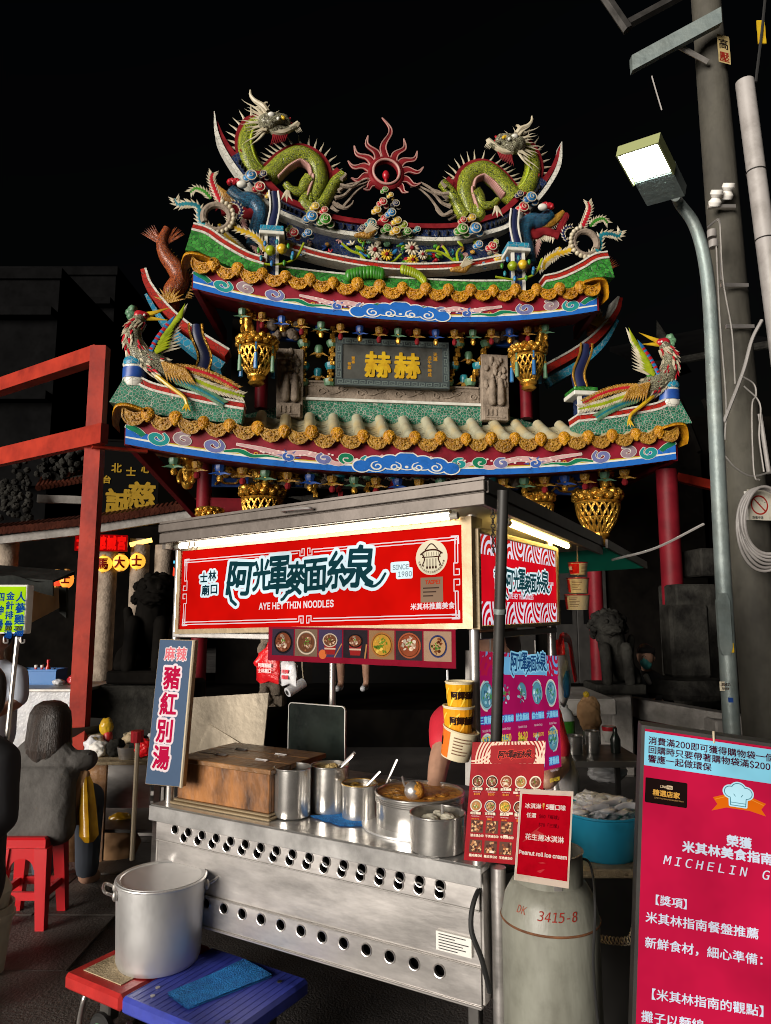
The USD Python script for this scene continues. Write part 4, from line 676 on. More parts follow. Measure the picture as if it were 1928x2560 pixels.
# ---- flaming sun
sc_ = T.Y(965, 435, .85); s1 = thing('flaming_sun', 'red flaming sun ring standing on the middle of the roof ridge', 'roof ornament', (sc_[0], .85, T.Y(968, 475, .85)[2]), T)
RR = 40 * 9.4 / FPX
P('ring', torus(sc_, RR, .052, 36, 10), 'maroon', s1); P('ring_rim', torus(sc_ + [0, -.06, 0], RR * .88, .018, 36, 8), 'pearl_pink', s1)
for i, (a, ln) in enumerate(((90, 118), (62, 72), (118, 72), (37, 68), (143, 68), (12, 62), (168, 62), (-15, 52), (195, 52), (-42, 34), (222, 34))):
    an = math.radians(a); d = np.array([math.cos(an), 0, math.sin(an)]); n = np.array([-d[2], 0, d[0]]); l = ln * 9.4 / FPX; tt = np.linspace(0, 1, 22); sg_ = 1 if a <= 90 else -1
    pth = sc_ + d * (RR + .02) + np.outer(tt * l, d) + np.outer(sg_ * l * .10 * np.sin(tt * 7.0) * (.4 + tt), n)
    fl = P('flame', tube(pth, .058 * (1 - tt) ** .7 + .004, 10, .4), 'maroon', s1); P('flame_edge', join([tube(pth + s * np.outer(.05 * (1 - tt) ** .7, n) + [0, -.015, 0], .009, 5) for s in (-1, 1)]), 'pearl_pink', fl)
P('pearl', join(ball(sc_ + [0, 0, -.02], (.05, .05, .07), 2), tube([sc_ + [0, 0, -.07], sc_ + [0, 0, -RR + .02]], .022, 8)), 'rose', s1)
# ---- coloured cloud mound under the sun
CLD = ('rose', 'sky_blue', 'lime', 'yolk', 'leaf', 'teal', 'navy')
def cloud(c, r, mat, parent, name='cloud_puff'):
    lob = ((0, .12, .72), (-.62, -.2, .5), (.62, -.25, .5)); cp = P(name, join(*[ball(c + np.array([r * a, .03 * k, r * b]), (r * s, r * .42, r * s), 2) for k, (a, b, s) in enumerate(lob)]), mat, parent)
    tt = np.linspace(0, 1, 20); P('cloud_rim', join(*[torus(c + np.array([r * a, -r * .2 + .03 * k, r * b]), r * s * .93, r * .075, 16, 5) for k, (a, b, s) in enumerate(lob)], tube(np.column_stack([c[0] + r * (.05 + .42 * (1 - .85 * tt) * np.cos(1 + tt * 8)), np.full(20, c[1] - r * .40), c[2] + r * (.1 + .42 * (1 - .85 * tt) * np.sin(1 + tt * 8))]), r * .06, 5)), 'bone', cp, kind='stuff')
cm = thing('cloud_mound', 'mound of coloured clouds that carries the flaming sun', 'roof ornament', T.Y(968, 590, .8), T)
for i, (x, y, r, k) in enumerate(((1565, 765, 26, 4), (1605, 800, 22, 3), (1550, 850, 34, 0), (1640, 860, 30, 6), (1510, 905, 32, 3), (1610, 925, 36, 1), (1560, 970, 34, 0), (1650, 980, 34, 3), (1470, 1000, 40, 5), (1690, 1010, 36, 2), (1580, 1035, 36, 4), (1640, 1050, 34, 3), (1480, 1060, 36, 1), (1720, 1055, 32, 4), (1410, 1030, 26, 6), (1790, 1040, 26, 5))):
    cloud(c1((x, y), y=.8 - .04 * (i % 3))[0], r * .36 * 9.3 / FPX * 1.25, CLD[k], cm)
# clouds that carry the dragons and lie along the ridge
for m in (0, 1):
    ct = thing('ridge_clouds', ('coloured clouds under the left ridge dragon', 'coloured clouds under the right ridge dragon')[m], 'roof ornament', (T.Y(700, 560, .7)[0] if not m else 2 * XM - T.Y(700, 560, .7)[0], .7, T.Y(700, 560, .7)[2]), T)
    for i, (x, y, r, k) in enumerate(((635, 670, 48, 1), (695, 750, 46, 0), (720, 655, 30, 6), (1055, 955, 50, 1), (1150, 975, 50, 4), (1080, 880, 34, 3), (1145, 905, 30, 0), (930, 1065, 40, 0), (895, 1150, 40, 3), (1030, 1065, 34, 1), (905, 1030, 26, 2), (1000, 1200, 26, 1), (760, 800, 26, 3))):
        c = c1((x, y), y=.72)[0]; c[0] = 2 * XM - c[0] if m else c[0]; cloud(c, r * .36 * 9.2 / FPX * 1.2, CLD[k], ct)
# ---- flower relief
fr = thing('flower_relief', 'relief of pale flowers, leaves and birds below the roof ridge', 'roof ornament', T.Y(968, 680, .7), T)
R_ = random.Random(5)
for x, y, r in ((195, 880, 44), (260, 905, 36), (205, 935, 34), (400, 870, 44), (460, 905, 30), (405, 935, 36)):
    c = c2((x, y), y=.8)[0]; rr = r * .45 * 9.3 / FPX; fl = P('flower', join([mv(ball((0, 0, rr * .62), (rr * .17, .018, rr * .42), 2), c + [0, -.012 * (k % 2), 0], ry=k * PI / 6) for k in range(12)]), 'bone' if r != 36 else 'yolk', fr); P('flower_heart', lump(c + [0, -.03, 0], (rr * .3, .03, rr * .3), 4, .3, 4, 2), 'maroon', fl)
def leafy(c, r, an, mat): P('leaf', mv(ball((0, 0, r), (r * .42, .014, r), 2), c, ry=an), mat, fr)
for i in range(30):
    x, y = R_.choice(((100, 870), (80, 945), (150, 890), (240, 855), (300, 920), (350, 860), (510, 900), (480, 930), (660, 880), (640, 930), (560, 910))); c = c2((x + R_.uniform(-28, 28), y + R_.uniform(-25, 25)), y=.86)[0]; leafy(c, R_.uniform(.035, .065), R_.uniform(-2.6, 2.6), ('leaf', 'leaf', 'lime', 'sky_blue')[i % 4])
rel = thing('relief_figures', 'small coloured relief clusters of leaves, clouds and blossoms packed along the roof ridge', 'roof ornament', T.Y(968, 640, .8), T)
for i in range(90):
    x = R_.uniform(-1.42, 1.48); u = abs(x - XM) / 1.5; z = pz + R_.uniform(.0, .26) + .20 * u ** 2 + (R_.random() < .25) * .25; c = np.array([x, .90 + .02 * (i % 3), z]); k = i % 5; r = R_.uniform(.03, .055); mt = ('leaf', 'teal', 'drip_glaze', 'rose', 'bone', 'cobalt', 'lime', 'jade', 'pearl_pink')[i % 9]
    if k < 2: P('leaf_cluster', join([mv(ball((0, 0, r * .8), (r * .3, .018, r * .75), 1), c, ry=a + i) for a in (-.9, 0, .9)]), mt, rel)
    elif k == 2: P('blossom', join([mv(ball((0, 0, r * .6), (r * .3, .018, r * .4), 1), c, ry=a * 1.2566 + i) for a in range(5)] + [ball(c, (r * .3, .03, r * .3), 1)]), mt, rel)
    else: P('cloud_scroll', join(lump(c, (r, .03, r * .8), i, .3, 2, 2), torus(c + [0, -.02, 0], r * .6, r * .14, 12, 5)), mt, rel)
for q in (((10, 840), (60, 880), (110, 900), (140, 930)), ((240, 1000), (270, 960), (310, 930), (340, 900)), ((500, 880), (560, 890), (610, 920), (660, 960)), ((660, 960), (650, 900), (665, 870)), ((610, 920), (590, 880), (570, 855)), ((320, 980), (390, 1000), (450, 1040))): P('stem', tube(spl(c2(*q, y=.84), 16), .018, 6), 'lime', fr)
for q, mt, w in ((((50, 1020), (110, 1005), (180, 1000), (230, 1010)), 'leaf', .12), (((350, 985), (400, 1000), (440, 1020), (470, 1050)), 'lime', .09)):
    cpt = spl(c2(*q, y=.55), 12); P('caterpillar_leaf', join([ball(p, (w * .45, w * .5, w * .75), 2) for p in cpt]), mt, fr)
for x, y in ((670, 990), (1150 / 1.25 - 780, 800)):
    c = c2((x, y), y=.66)[0]; b = P('bird', chain([c + [-.12, 0, 0], .03, c + [.05, 0, .02], .055, c + [.12, -.02, .07], .035]), 'drip_glaze', fr); P('bird_wing', join([spike(c + [.0, -.05, .03], (.4 + .15 * k, 0, 1 - .1 * k), .2, .025, (.2, 0, 0)) for k in range(6)]), 'bone', b)
for m in (0, 1):
    c = c2((985, 975), y=.35)[0]; c[0] = 2 * XM - c[0] if m else c[0]; ft = thing('fruit_spray', ('spray of yellow fruit and blue buds at the left roof corner', 'spray of yellow fruit and blue buds at the right roof corner')[m], 'roof ornament', c, T)
    for dx, dz in ((-.1, .02), (.12, .05)): P('fruit', lump(c + [dx * .65, 0, dz], .066, 3, .1, 2, 3), 'lime' if dx < 0 else 'yolk', ft)
    for k in range(9): a = k * .75; P('bud', ball(c + [.22 * math.cos(a), -.02, .15 * math.sin(a) - .02], (.022, .02, .04), 2), ('sky_blue', 'leaf', 'teal')[k % 3], ft)
    P('stem', join(tube(spl([c + [-.3, .02, -.14], c + [0, .02, -.16], c + [.25, .02, -.06], c + [.36, .02, .16]], 20), .016, 6)), 'lime', ft)
# ---- curled tails on the upper corners
def curl(m, label):
    f = lambda mesh: mfix(m, mesh, XC); q = lambda *p: c2(*p, y=.45); b = q((1300, 900))[0]
    t = thing('corner_curl', label, 'roof ornament', (2 * XC - b[0] if m else b[0], .45, q((1380, 960))[0][2]), T)
    for pts, w, mt, nb in ((((1380, 945), (1400, 900), (1440, 870), (1450, 800), (1500, 790), (1545, 800), (1562, 770)), .11, 'teal', 20), (((1130, 985), (1140, 945), (1190, 905), (1270, 880), (1300, 830)), .10, 'yolk', 16), (((1335, 770), (1365, 710), (1385, 650), (1378, 610)), .10, 'rose', 12), (((1390, 745), (1420, 715), (1460, 705), (1488, 730)), .09, 'leaf', 10), (((1260, 830), (1240, 790), (1255, 755), (1290, 745)), .06, 'navy', 8)):
        pl = plume(q(*pts), w, 22, nb); cp = P('curl_strip', f(pl[0]), mt, t); P('curl_fringe', f(pl[1]), 'bone', cp)
    c = q((1362, 838))[0]; tt = np.linspace(-.5, 5.6, 26); P('curl_ring', f(tube(np.column_stack([c[0] + .17 * np.cos(tt), np.full(26, .45), c[2] + .17 * np.sin(tt)]), np.linspace(.05, .03, 26), 8)), 'stone_warm', t)
    P('curl_beads', f(join([ball(np.array([c[0] + .22 * math.cos(a), .42, c[2] + .22 * math.sin(a)]), .032, 1) for a in np.linspace(1.9, 5.4, 14)])), 'bone', t)
paired(lambda m, l: curl(1 - m, l), ('blue and yellow curled tail ornament on the upper left roof corner', 'blue and yellow curled tail ornament on the upper right roof corner'))
# ---- blue dragons that climb the scroll posts
def blue_dragon(m, label):
    f = lambda mesh: mfix(m, mesh); q = lambda *p: c1(*p, y=.72); b = q((640, 1150))[0]
    t = thing('blue_dragon', label, 'dragon sculpture', (2 * XM - b[0] if m else b[0], .72, b[2]), T)
    pth = q((490, 770), (560, 830), (650, 850), (700, 930), (670, 1040), (640, 1150)); P('body', f(tube(spl(pth, 40), np.interp(np.linspace(0, 1, 40), [0, .3, .7, 1], [.09, .12, .11, .08]), 14)), 'scale_blue', t)
    low = q((425, 915), (540, 900), (620, 935), (690, 880)); P('jaw', f(tube(spl(low, 24), np.linspace(.06, .09, 24), 10, .7)), 'maroon', t); P('jaw_fringe', f(join(spikes(low, -1, .10, .02, 18, .0, .1, .98, .05))), 'bone', t)
    P('mouth', f(tube(spl(q((385, 730), (440, 790), (500, 830), (560, 835)), 16), np.linspace(.03, .12, 16), 10, .7)), 'drip_glaze', t); P('teeth', f(join(spikes(q((400, 745), (450, 800), (520, 830)), -1, .09, .014, 12, .1, 0, 1, .04))), 'bone', t)
    P('eye', f(join(ball(q((575, 770))[0] + [0, -.15, 0], (.07, .05, .05), 2))), 'white_paint', t); P('crown', f(join([lump(q((490 + 14 * i, 725 - 6 * (i % 2)))[0] + [0, -.05, 0], .045, i, .3, 3, 2) for i in range(5)])), 'rose', t)
    pl = plume(q((350, 740), (385, 790), (410, 850), (415, 890)), .09, 16, 10); P('fin', f(join(*pl)), 'maroon', t)
    pl = plume(q((575, 960), (600, 1060), (650, 1150), (700, 1220)), .07, 18, 14); P('tail_strip', f(join(*pl)), 'pearl_pink', t)
    pl = plume(q((410, 1000), (450, 1070), (520, 1130), (580, 1190)), .09, 18, 14); P('tail_strip', f(pl[0]), 'yolk', t); P('tail_fringe', f(pl[1]), 'bone', t)
paired(blue_dragon, ('blue dragon with red-lined open mouth by the upper left roof corner', 'blue dragon with red-lined open mouth by the upper right roof corner'))
# ---- orange dragon-fish on the left (and its twin behind the right eave)
def fish(m, label):
    f = lambda mesh: mfix(m, mesh); q = lambda *p: tq(p, 1.15, (0, 0), 1); b = q((430, 745))[0]
    t = thing('orange_fish', label, 'fish sculpture', (2 * XM - b[0] if m else b[0], 1.15, b[2]), T)
    pth = q((402, 610), (412, 640), (425, 670), (448, 700), (432, 730), (425, 760)); P('body', f(tube(spl(q((418, 570), (405, 605), (415, 640), (440, 672), (450, 700), (430, 735), (428, 780)), 40), np.interp(np.linspace(0, 1, 40), [0, .15, .5, .8, 1], [.05, .07, .125, .135, .10]), 14)), 'scale_orange', t)
    P('tail_fin', f(join([spike(q((408, 612))[0] + [0, .01 * (k % 3), 0], (math.cos(a), 0, math.sin(a)), .30, .026, (math.cos(a) * .5, 0, .3), 7, 6, .4) for k, a in enumerate(list(np.linspace(.55, 1.1, 8)) + list(np.linspace(2.0, 2.7, 8)))])), 'scale_orange', t)
    P('back_fin', f(join(spikes(q((405, 630), (440, 675), (468, 705), (455, 740)), 1, .09, .02, 18, .1, 0, 1, .05))), 'drip_glaze', t); P('side_fin', f(join([spike(q((428, 765))[0] + [0, -.14, 0], (math.cos(a), -.1, math.sin(a)), .22, .03, (0, 0, 0)) for a in np.linspace(.2, 2.9, 9)])), 'drip_glaze', t)
paired(fish, ('orange scaled fish sculpture with raised tail at the left of the gate', 'orange scaled fish sculpture half hidden behind the upper right eave'))
# ---- phoenixes on the lower corners
def phoenix(m, label):
    f = lambda mesh: mfix(m, mesh, XP); q = lambda *p, y=.2: c5(*p, y=y); b = q((1130, 1225))[0]
    t = thing('phoenix', label, 'phoenix sculpture', (2 * XP - b[0] if m else b[0], .2, b[2]), T)
    v = lambda x, y, d=0.: q((x, y), y=.2 + d)[0]
    P('body', f(chain([v(1200, 1000), .10, v(1310, 950), .15], [v(1310, 950), .15, v(1400, 900), .14], [v(1400, 900), .14, v(1440, 800), .10], [v(1440, 800), .10, v(1430, 700), .085], [v(1430, 700), .085, v(1395, 640), .075], refine=.03)), 'scale_grey', t)
    o = []; nk = spl([v(1390, 660), v(1435, 720), v(1440, 800), v(1410, 880), v(1350, 940), v(1270, 980)], 40); R2 = random.Random(2)
    for i in range(150):
        k = R2.randrange(0, 40); r = np.interp(k, [0, 8, 20, 40], [.07, .085, .125, .14]); a = R2.uniform(-2.6, 2.6); tg = nk[min(39, k + 1)] - nk[max(0, k - 1)]; tg /= np.linalg.norm(tg); n = np.cross(tg, [0, 1, 0]); n /= np.linalg.norm(n); d = n * math.sin(a) - np.array([0, 1, 0]) * math.cos(a); o.append(spike(nk[k] + d * r * .85, tg * 1. + d * .45, .10, .022, d * .3, 4, 5, .5))
    P('neck_feathers', f(join(o[:100])), 'bone', t, kind='stuff'); P('breast_feathers', f(join(o[100:])), 'rose', t, kind='stuff')
    hd = P('head', f(chain([v(1400, 630), .075, v(1360, 625), .05])), 'rose', t); P('beak', f(join(spike(v(1355, 615), (-1, 0, .42), .30, .035, (0, 0, -.15), 8, 8), spike(v(1355, 640), (-1, 0, -.05), .26, .03, (0, 0, .1), 8, 8))), 'yolk', hd); P('comb', f(join([lump(v(1440 + 8 * (k % 3), 590 + 12 * k), .055, k, .3, 3, 2) for k in range(5)])), 'jade', hd); P('eye', f(ball(v(1378, 618, -.06), .016, 1)), 'white_paint', hd)
    root = [v(1300, 900), v(1270, 830), v(1230, 760), v(1180, 690), v(1135, 630)]; rp = spl(root, 40)
    wg = P('wing', f(tube(rp + [0, -.05, 0], np.linspace(.085, .025, 40), 10, .5)), 'leaf', t)
    for k in range(16):
        i = int(2 + k * 2.4); P('feather', f(spike(rp[i] + [0, -.07 + .004 * (k % 2), 0], (-.75 + .02 * k, 0, .15 + .055 * k), .30 - .006 * k, .034, (0, 0, .3), 6, 6, .35)), 'bone', wg)
        P('feather', f(spike(rp[i] + [0, -.10, 0], (-.65 + .02 * k, 0, .25 + .05 * k), .19, .03, (0, 0, .2), 5, 6, .35)), 'lime', wg)
        if k < 13: P('feather', f(spike(rp[i] + [.06, -.10, 0], (-.4, 0, .6), .13, .028, (0, 0, .2), 5, 6, .35)), ('sky_blue', 'rose')[k % 2], wg)
    P('skirt_feathers', f(join([spike(v(1280 - 14 * k, 930 + 4 * k, -.15), (-.2 - .06 * k, 0, -1), .26, .03, (-.2, 0, 0), 6, 6, .5) for k in range(10)])), 'drip_glaze', t)
    for pts, mt, w in ((((1230, 965), (1080, 970), (930, 1010), (780, 1085)), 'rose', .09), (((1220, 1000), (1090, 1035), (930, 1090), (745, 1130)), 'lime', .10), (((1220, 1040), (1080, 1090), (970, 1140), (880, 1195)), 'teal', .085)):
        pl = plume(q(*pts, y=.1), w, 26, 34); tp_ = P('tail_plume', f(pl[0]), mt, t); P('plume_barbs', f(pl[1]), {'rose': 'drip_glaze', 'lime': 'bone', 'teal': 'jade'}[mt], tp_)
    lg = P('leg', f(tube(spl([v(1310, 1030, -.08), v(1230, 1100, -.12), v(1150, 1165, -.14), v(1130, 1215, -.14)], 14), np.linspace(.028, .019, 14), 8)), 'yolk', t)
    for k in range(3): P('claw', f(spike(v(1132, 1212, -.14), (-.5 + .5 * k, -.3, -.9), .11, .022, (0, 0, -.2), 5, 6)), 'yolk', lg)
paired(lambda m, l: phoenix(1 - m, l), ('phoenix sculpture facing inward on the lower left eave corner', 'phoenix sculpture with open yellow beak on the lower right eave corner'))
# ---------------------------------------------------------------- the noodle cart
CW, CD = 1.51, .96
cart = thing('noodle_cart', 'stainless steel street food cart with round vent holes along its front', 'food cart', (CW / 2, 0, 0), K)
P('counter', box(-.02, -.035, .775, CW + .02, CD, .80, .004), 'steel_counter', cart)
P('counter_lip', box(-.02, -.041, .735, CW + .02, -.0355, .797, .002), 'steel_counter', cart)
holes_hi = [(.112 + i * (1.256 / 16), .708 - .0 * i, .0175) for i in range(17)] + [(.165 + i * (1.2 / 15), .686 - .004, .0175) for i in range(16)]
holes_lo = [(.30 + i * (1.06 / 11), .445 - .012 * i / 11, .0195) for i in range(12)]
def panel(name, z0, z1, y, holes, x0=0., mat='steel'):
    g = sbox(x0, z0, CW, z1)
    for (x, z, r) in holes: g = g.difference(sg.Point(x, z).buffer(r, 5))
    pn = P(name, slab(g, y, y + .012), mat, cart)
    for (x, z, r) in holes:
        P('hole_rim', torus((x, y - .001, z), r + .002, .0028, 16, 5), 'steel', pn)
    return pn
panel('vent_panel', .655, .733, -.012, holes_hi); panel('lower_vent_panel', .36, .47, -.008, holes_lo)
P('front_panel', box(0, 0., .474, CW, .012, .652, .002), 'steel', cart)
P('panel_seam', box(-.002, -.014, .648, CW + .002, -.0005, .6545, .002), 'steel_dull', cart); P('panel_seam', box(-.002, -.012, .470, CW + .002, -.0005, .476, .002), 'steel_dull', cart); P('bottom_edge', box(-.003, -.016, .35, CW + .003, .01, .359, .002), 'steel', cart)
P('cart_inside', join(box(.01, .03, .36, CW - .01, CD - .02, .76)), 'void', cart)  # solid black block stands for the shade behind the vent holes
P('side_panel', box(CW + .001, .0, .36, CW + .012, CD - .02, .77, .002), 'steel_dull', cart); P('side_panel', box(-.012, .0, .36, -.001, CD - .02, .77, .002), 'steel_dull', cart)
for x, y in ((.05, .06), (CW - .05, .06), (.05, CD - .08), (CW - .05, CD - .08)):
    lg = P('leg', box(x - .02, y - .02, .08, x + .02, y + .02, .36, .003), 'steel_dark', cart); P('caster', mv(lathe([(.001, -.016), (.045, -.016), (.05, -.01), (.05, .01), (.045, .016), (.001, .016)], 16), (x, y, .05), rx=PI / 2), 'rubber', lg)
P('maker_plate', box(CW - .16, -.0125, .50, CW - .03, -.0002, .56), 'paper_white', cart, 'small printed maker plate at the lower right of the panel')
t = Print()
for i in range(6): t.rect(CW - .15, .551 - i * .009, CW - .15 + (.10, .06, .11, .09, .10, .07)[i], .554 - i * .009, (.05, .05, .05))
P('plate_print', t.mesh(lambda u, v, w: np.column_stack([u, -.0135 - w, v])), 'print', cart)
# posts and sign boxes
for x, y, z0 in ((1.49, .03, .80), (.03, .03, .80), (1.49, CD - .02, .80), (.30, CD - .06, .80)): P('post', mv(cyl(.018, z0, 1.98, 14), (x, y, 0)), 'steel', cart)
P('post', mv(cyl(.026, .1, .78, 14), (1.555, .05, 0)), 'steel', cart)
# roof: two-stepped metal edge, hollow below; it leans up to the right
SHEAR = .04
def zr(y): return 1.985 - .036 * (y + .15)
rx0, rx1, ry0, ry1 = .09, 1.612, -.15, 1.5
P('roof_fascia', join(box(rx0, ry0, 1.922, rx1, ry0 + .02, 1.966, .003), box(rx0 + .004, ry0 + .008, 1.962, rx1 - .004, ry0 + .03, 1.971, .002), box(rx0 - .002, ry0 - .006, 1.970, rx1 + .002, ry0 + .03, 2.006, .003)), 'roof_sheet', cart)
zs = lambda y, d: np.array([0, y, 2.006 - .034 * (y - ry0) + d])
P('roof_side_fascia', join(*[loft(np.array([[[x0, y, zs(y, a)[2]], [x1, y, zs(y, a)[2]], [x1, y, zs(y, b)[2]], [x0, y, zs(y, b)[2]]] for y in (ry0 + .02, ry1)])) for x0, x1, a, b in ((rx1 - .02, rx1, -.084, -.044), (rx1 - .022, rx1 + .006, -.040, .0))]), 'awning_green' if 0 else 'roof_sheet', cart)
P('roof_top', loft(np.array([[[rx0, y, zs(y, .002)[2]], [rx1, y, zs(y, .002)[2]], [rx1, y, zs(y, .012)[2]], [rx0, y, zs(y, .012)[2]]] for y in (ry0, ry1)])), 'roof_sheet', cart)
P('roof_underside', loft(np.array([[[rx0 + .01, y, zs(y, -.054)[2]], [rx1 - .025, y, zs(y, -.054)[2]], [rx1 - .025, y, zs(y, -.047)[2]], [rx0 + .01, y, zs(y, -.047)[2]]] for y in (ry0 + .025, ry1)])), 'roof_under', cart)
P('roof_side_fascia', box(rx0, ry0 + .02, 1.9, rx0 + .02, ry1, 1.96), 'roof_sheet', cart)
aw = np.array([[[.1, y, z], [1.625, y, z], [1.625, y, z + .008], [.1, y, z + .008]] for y, z in ((1.505, 1.895), (2.62, 1.85))]); P('back_awning', loft(aw), 'awning_green', cart); P('awning_edge', loft(np.array([[[1.626, y, z - .01], [1.638, y, z - .01], [1.638, y, z + .035], [1.626, y, z + .035]] for y, z in ((1.505, 1.91), (2.63, 1.855))])), 'roof_sheet', cart)
SHEAR = 0.; hd = K.Y(735, 1277, ry0 - .02); P('roof_handle', tube(spl([hd + [-.05, .015, 0], hd + [-.045, -.012, .004], hd + [.075, -.012, .004], hd + [.08, .015, 0]], 20), .0055, 8), 'steel', cart)
P('hook', join(*[tube(spl([(x, ry0 + .01, 1.925), (x, ry0 + .005, 1.90), (x + .012, ry0 + .004, 1.893), (x + .02, ry0 + .006, 1.905)], 12), .004, 6) for x in (.265, .295)]), 'string_tan', cart, kind='stuff')
# tube lamps under the roof edge
def lampbar(name, a, b, mat, label, r=.011):
    a, b = np.array(a, float), np.array(b, float); d = (b - a) / np.linalg.norm(b - a); t = thing(name, label, 'tube lamp', (a + b) / 2 - [0, 0, .03], K)
    P('glass_tube', tube([a + (b - a) * k for k in np.linspace(0, 1, 6)], r, 12), mat, t); P('end_cap', tube([a - d * .03, a], r * 1.15, 10), 'roof_under', t); P('end_cap', tube([b, b + d * .03], r * 1.15, 10), 'roof_under', t)
    n = np.array([0, 0, 1.]); P('lamp_body', tube([a + n * .022, b + n * .022], .014, 6), 'roof_under', t)
a, b = K.Y(451, 1366, -.07), K.Y(1126, 1291, -.07); lampbar('tube_lamp', a + [0, 0, .0], b, 'tube_light', 'white fluorescent tube above the long red front sign')
a, b = K.X(1272, 1294, 1.545), K.X(1418, 1354, 1.545); lampbar('tube_lamp', a - [0, 0, .022], b - [0, 0, .022], 'tube_warm', 'yellow fluorescent tube above the short side sign', .012)
LW, RD, TD = lin((225, 245, 250)), lin((212, 14, 8)), lin((28, 78, 82))
# front light box
FX0, FX1, FZ0, FZ1 = .085, 1.478, 1.543, 1.907; SHEAR = .029
fs = thing('front_sign', 'long red illuminated front sign with outlined brush lettering', 'sign', ((FX0 + FX1) / 2, 0, FZ0), K)
P('sign_frame', slab(sbox(FX0 - .012, FZ0 - .012, FX1 + .03, FZ1 + .02).difference(sbox(FX0 + .008, FZ0 + .008, FX1 - .008, FZ1 - .008)), -.022, .08), 'string_tan' if 0 else 'steel_stained', fs)
P('sign_back', box(FX0, .02, FZ0, FX1, .075, FZ1), 'steel_dull', fs)
p = Print(); p.rect(FX0 + .006, FZ0 + .006, FX1 - .006, FZ1 - .006, RD)
P('sign_face', p.mesh(lambda u, v, w: np.column_stack([u, -.012 - w, v])), 'lit_print', fs)
p = Print(); fw, fh = FX1 - FX0, FZ1 - FZ0; cx = (FX0 + FX1) / 2; WHT = lin((235, 225, 225))
x0, x1, z0, z1 = FX0 + .028, FX1 - .028, FZ0 + .028, FZ1 - .05
for d in (0, .011):
    a, b, c, e = x0 + d, x1 - d, z0 + d, z1 - d
    for zz, s in ((c, 1), (e, -1)):
        p.line([(a, zz), (cx - .03 - .01 * (d > 0), zz)], .0042, WHT); p.line([(cx + .03 + .01 * (d > 0), zz), (b, zz)], .0042, WHT)
    zc = (z0 + z1) / 2
    for xx in (a, b): p.line([(xx, c), (xx, zc - .05)], .0042, WHT); p.line([(xx, zc + .05), (xx, e)], .0042, WHT)
for s in (-1, 1):
    for zz, sd in ((z0, 1), (z1, -1)): p.line([(cx + s * .03, zz), (cx + s * .03, zz + sd * .022), (cx + s * .008, zz + sd * .022), (cx + s * .008, zz - sd * .006), (cx + s * .02, zz - sd * .006), (cx + s * .02, zz + sd * .012)], .004, WHT)
    for xx, sd in ((x0, 1), (x1, -1)):
        zc = (z0 + z1) / 2; p.line([(xx, zc + s * .05), (xx + sd * .016, zc + s * .05), (xx + sd * .016, zc + s * .008), (xx - sd * .006, zc + s * .008), (xx - sd * .006, zc + s * .028), (xx + sd * .008, zc + s * .028)], .004, WHT)
for xx, sx in ((x0, 1), (x1, -1)):
    for zz, sz in ((z0, 1), (z1, -1)):
        for k in (0, 1): p.line([(xx - sx * .004 + k * sx * .013, zz - sz * .004), (xx - sx * .004 + k * sx * .013, zz + sz * .026)], .0042, WHT); p.line([(xx - sx * .004, zz - sz * .004 + k * sz * .013), (xx + sx * .026, zz - sz * .004 + k * sz * .013)], .0042, WHT)
BR = [('阿', .30, .135, -.02), ('火', .1, 0, 0), ]
def brush_logo(p, u, v, s, z=1, tail=True, wide=1.):
    "the shop's name in fat brush strokes with a pale outline"
    gs = []
    for ch, du, dv, h, sq, an in (('阿', 0, .02, 1.12, .92, -4), ('光', .98, .10, 1.0, .66, 3), ('軍', 1.52, .02, 1.22, .62, 0), ('麥', 2.16, -.06, 1.0, .66, -3), ('面', 2.72, .0, 1.05, .78, 2), ('糸', 3.46, .06, 1.12, .62, 0), ('泉', 4.0, .08, 1.22, .82, -3)):
        g, a = glyph(ch, .022); g = sa.affine_transform(g, [h * sq, .06 * h, 0, h, du, dv]); g = sa.rotate(g, an); gs.append(g)
    m = union_all(gs).buffer(.012, 3).buffer(-.012, 3)
    if tail: m = m.union(sg.LineString(spl([(4.72, .02, 0), (4.95, -.05, 0), (5.15, .06, 0), (5.3, .28, 0)], 12)[:, :2]).buffer(.035)).union(sg.LineString([(.1, .3), (.25, -.25), (.42, -.38)]).buffer(.05)).union(sg.LineString([(2.3, -.05), (2.1, -.28), (2.05, -.3)]).buffer(.045))
    m = sa.affine_transform(m.simplify(.008), [s * wide, 0, 0, s, u, v]); p.add(m.buffer(.095 * s, 5).simplify(.004 * s), LW, z); p.add(m.buffer(.004 * s), lin((20, 60, 66)), z + 1)
    for g in gs: pass
    return m
lx = .355; lz = FZ0 + .160; brush_logo(p, lx, lz, .138, 1, wide=1.09)
for i, (ch, du, dv) in enumerate((('士', -.148, .088), ('林', -.098, .094), ('廟', -.135, .032), ('口', -.086, .036))): p.text(ch, lx + du, lz + dv - .035, .047, lin((20, 50, 60)), 2, .03, out=.009, outc=LW)
p.text('AYE HEY THIN NOODLES', .545, FZ0 + .082, .036, WHT, 1, .03, 'inter', squeeze=.86)
p.add(sbox(1.182, 1.750, 1.247, 1.776).buffer(.007), LW, 1); p.add(sbox(1.205, 1.725, 1.262, 1.753).buffer(.007), LW, 1); p.text('SINCE', 1.184, 1.753, .025, lin((30, 70, 80)), 4, 0, 'inter', squeeze=.9); p.text('1980', 1.206, 1.726, .026, lin((30, 70, 80)), 4, 0, 'inter', squeeze=.9)
ex, ez = 1.346, 1.790; CRM = lin((240, 225, 190)); DK = lin((70, 40, 30)); p.disc(ex, ez, .064, CRM, 1, n=14)
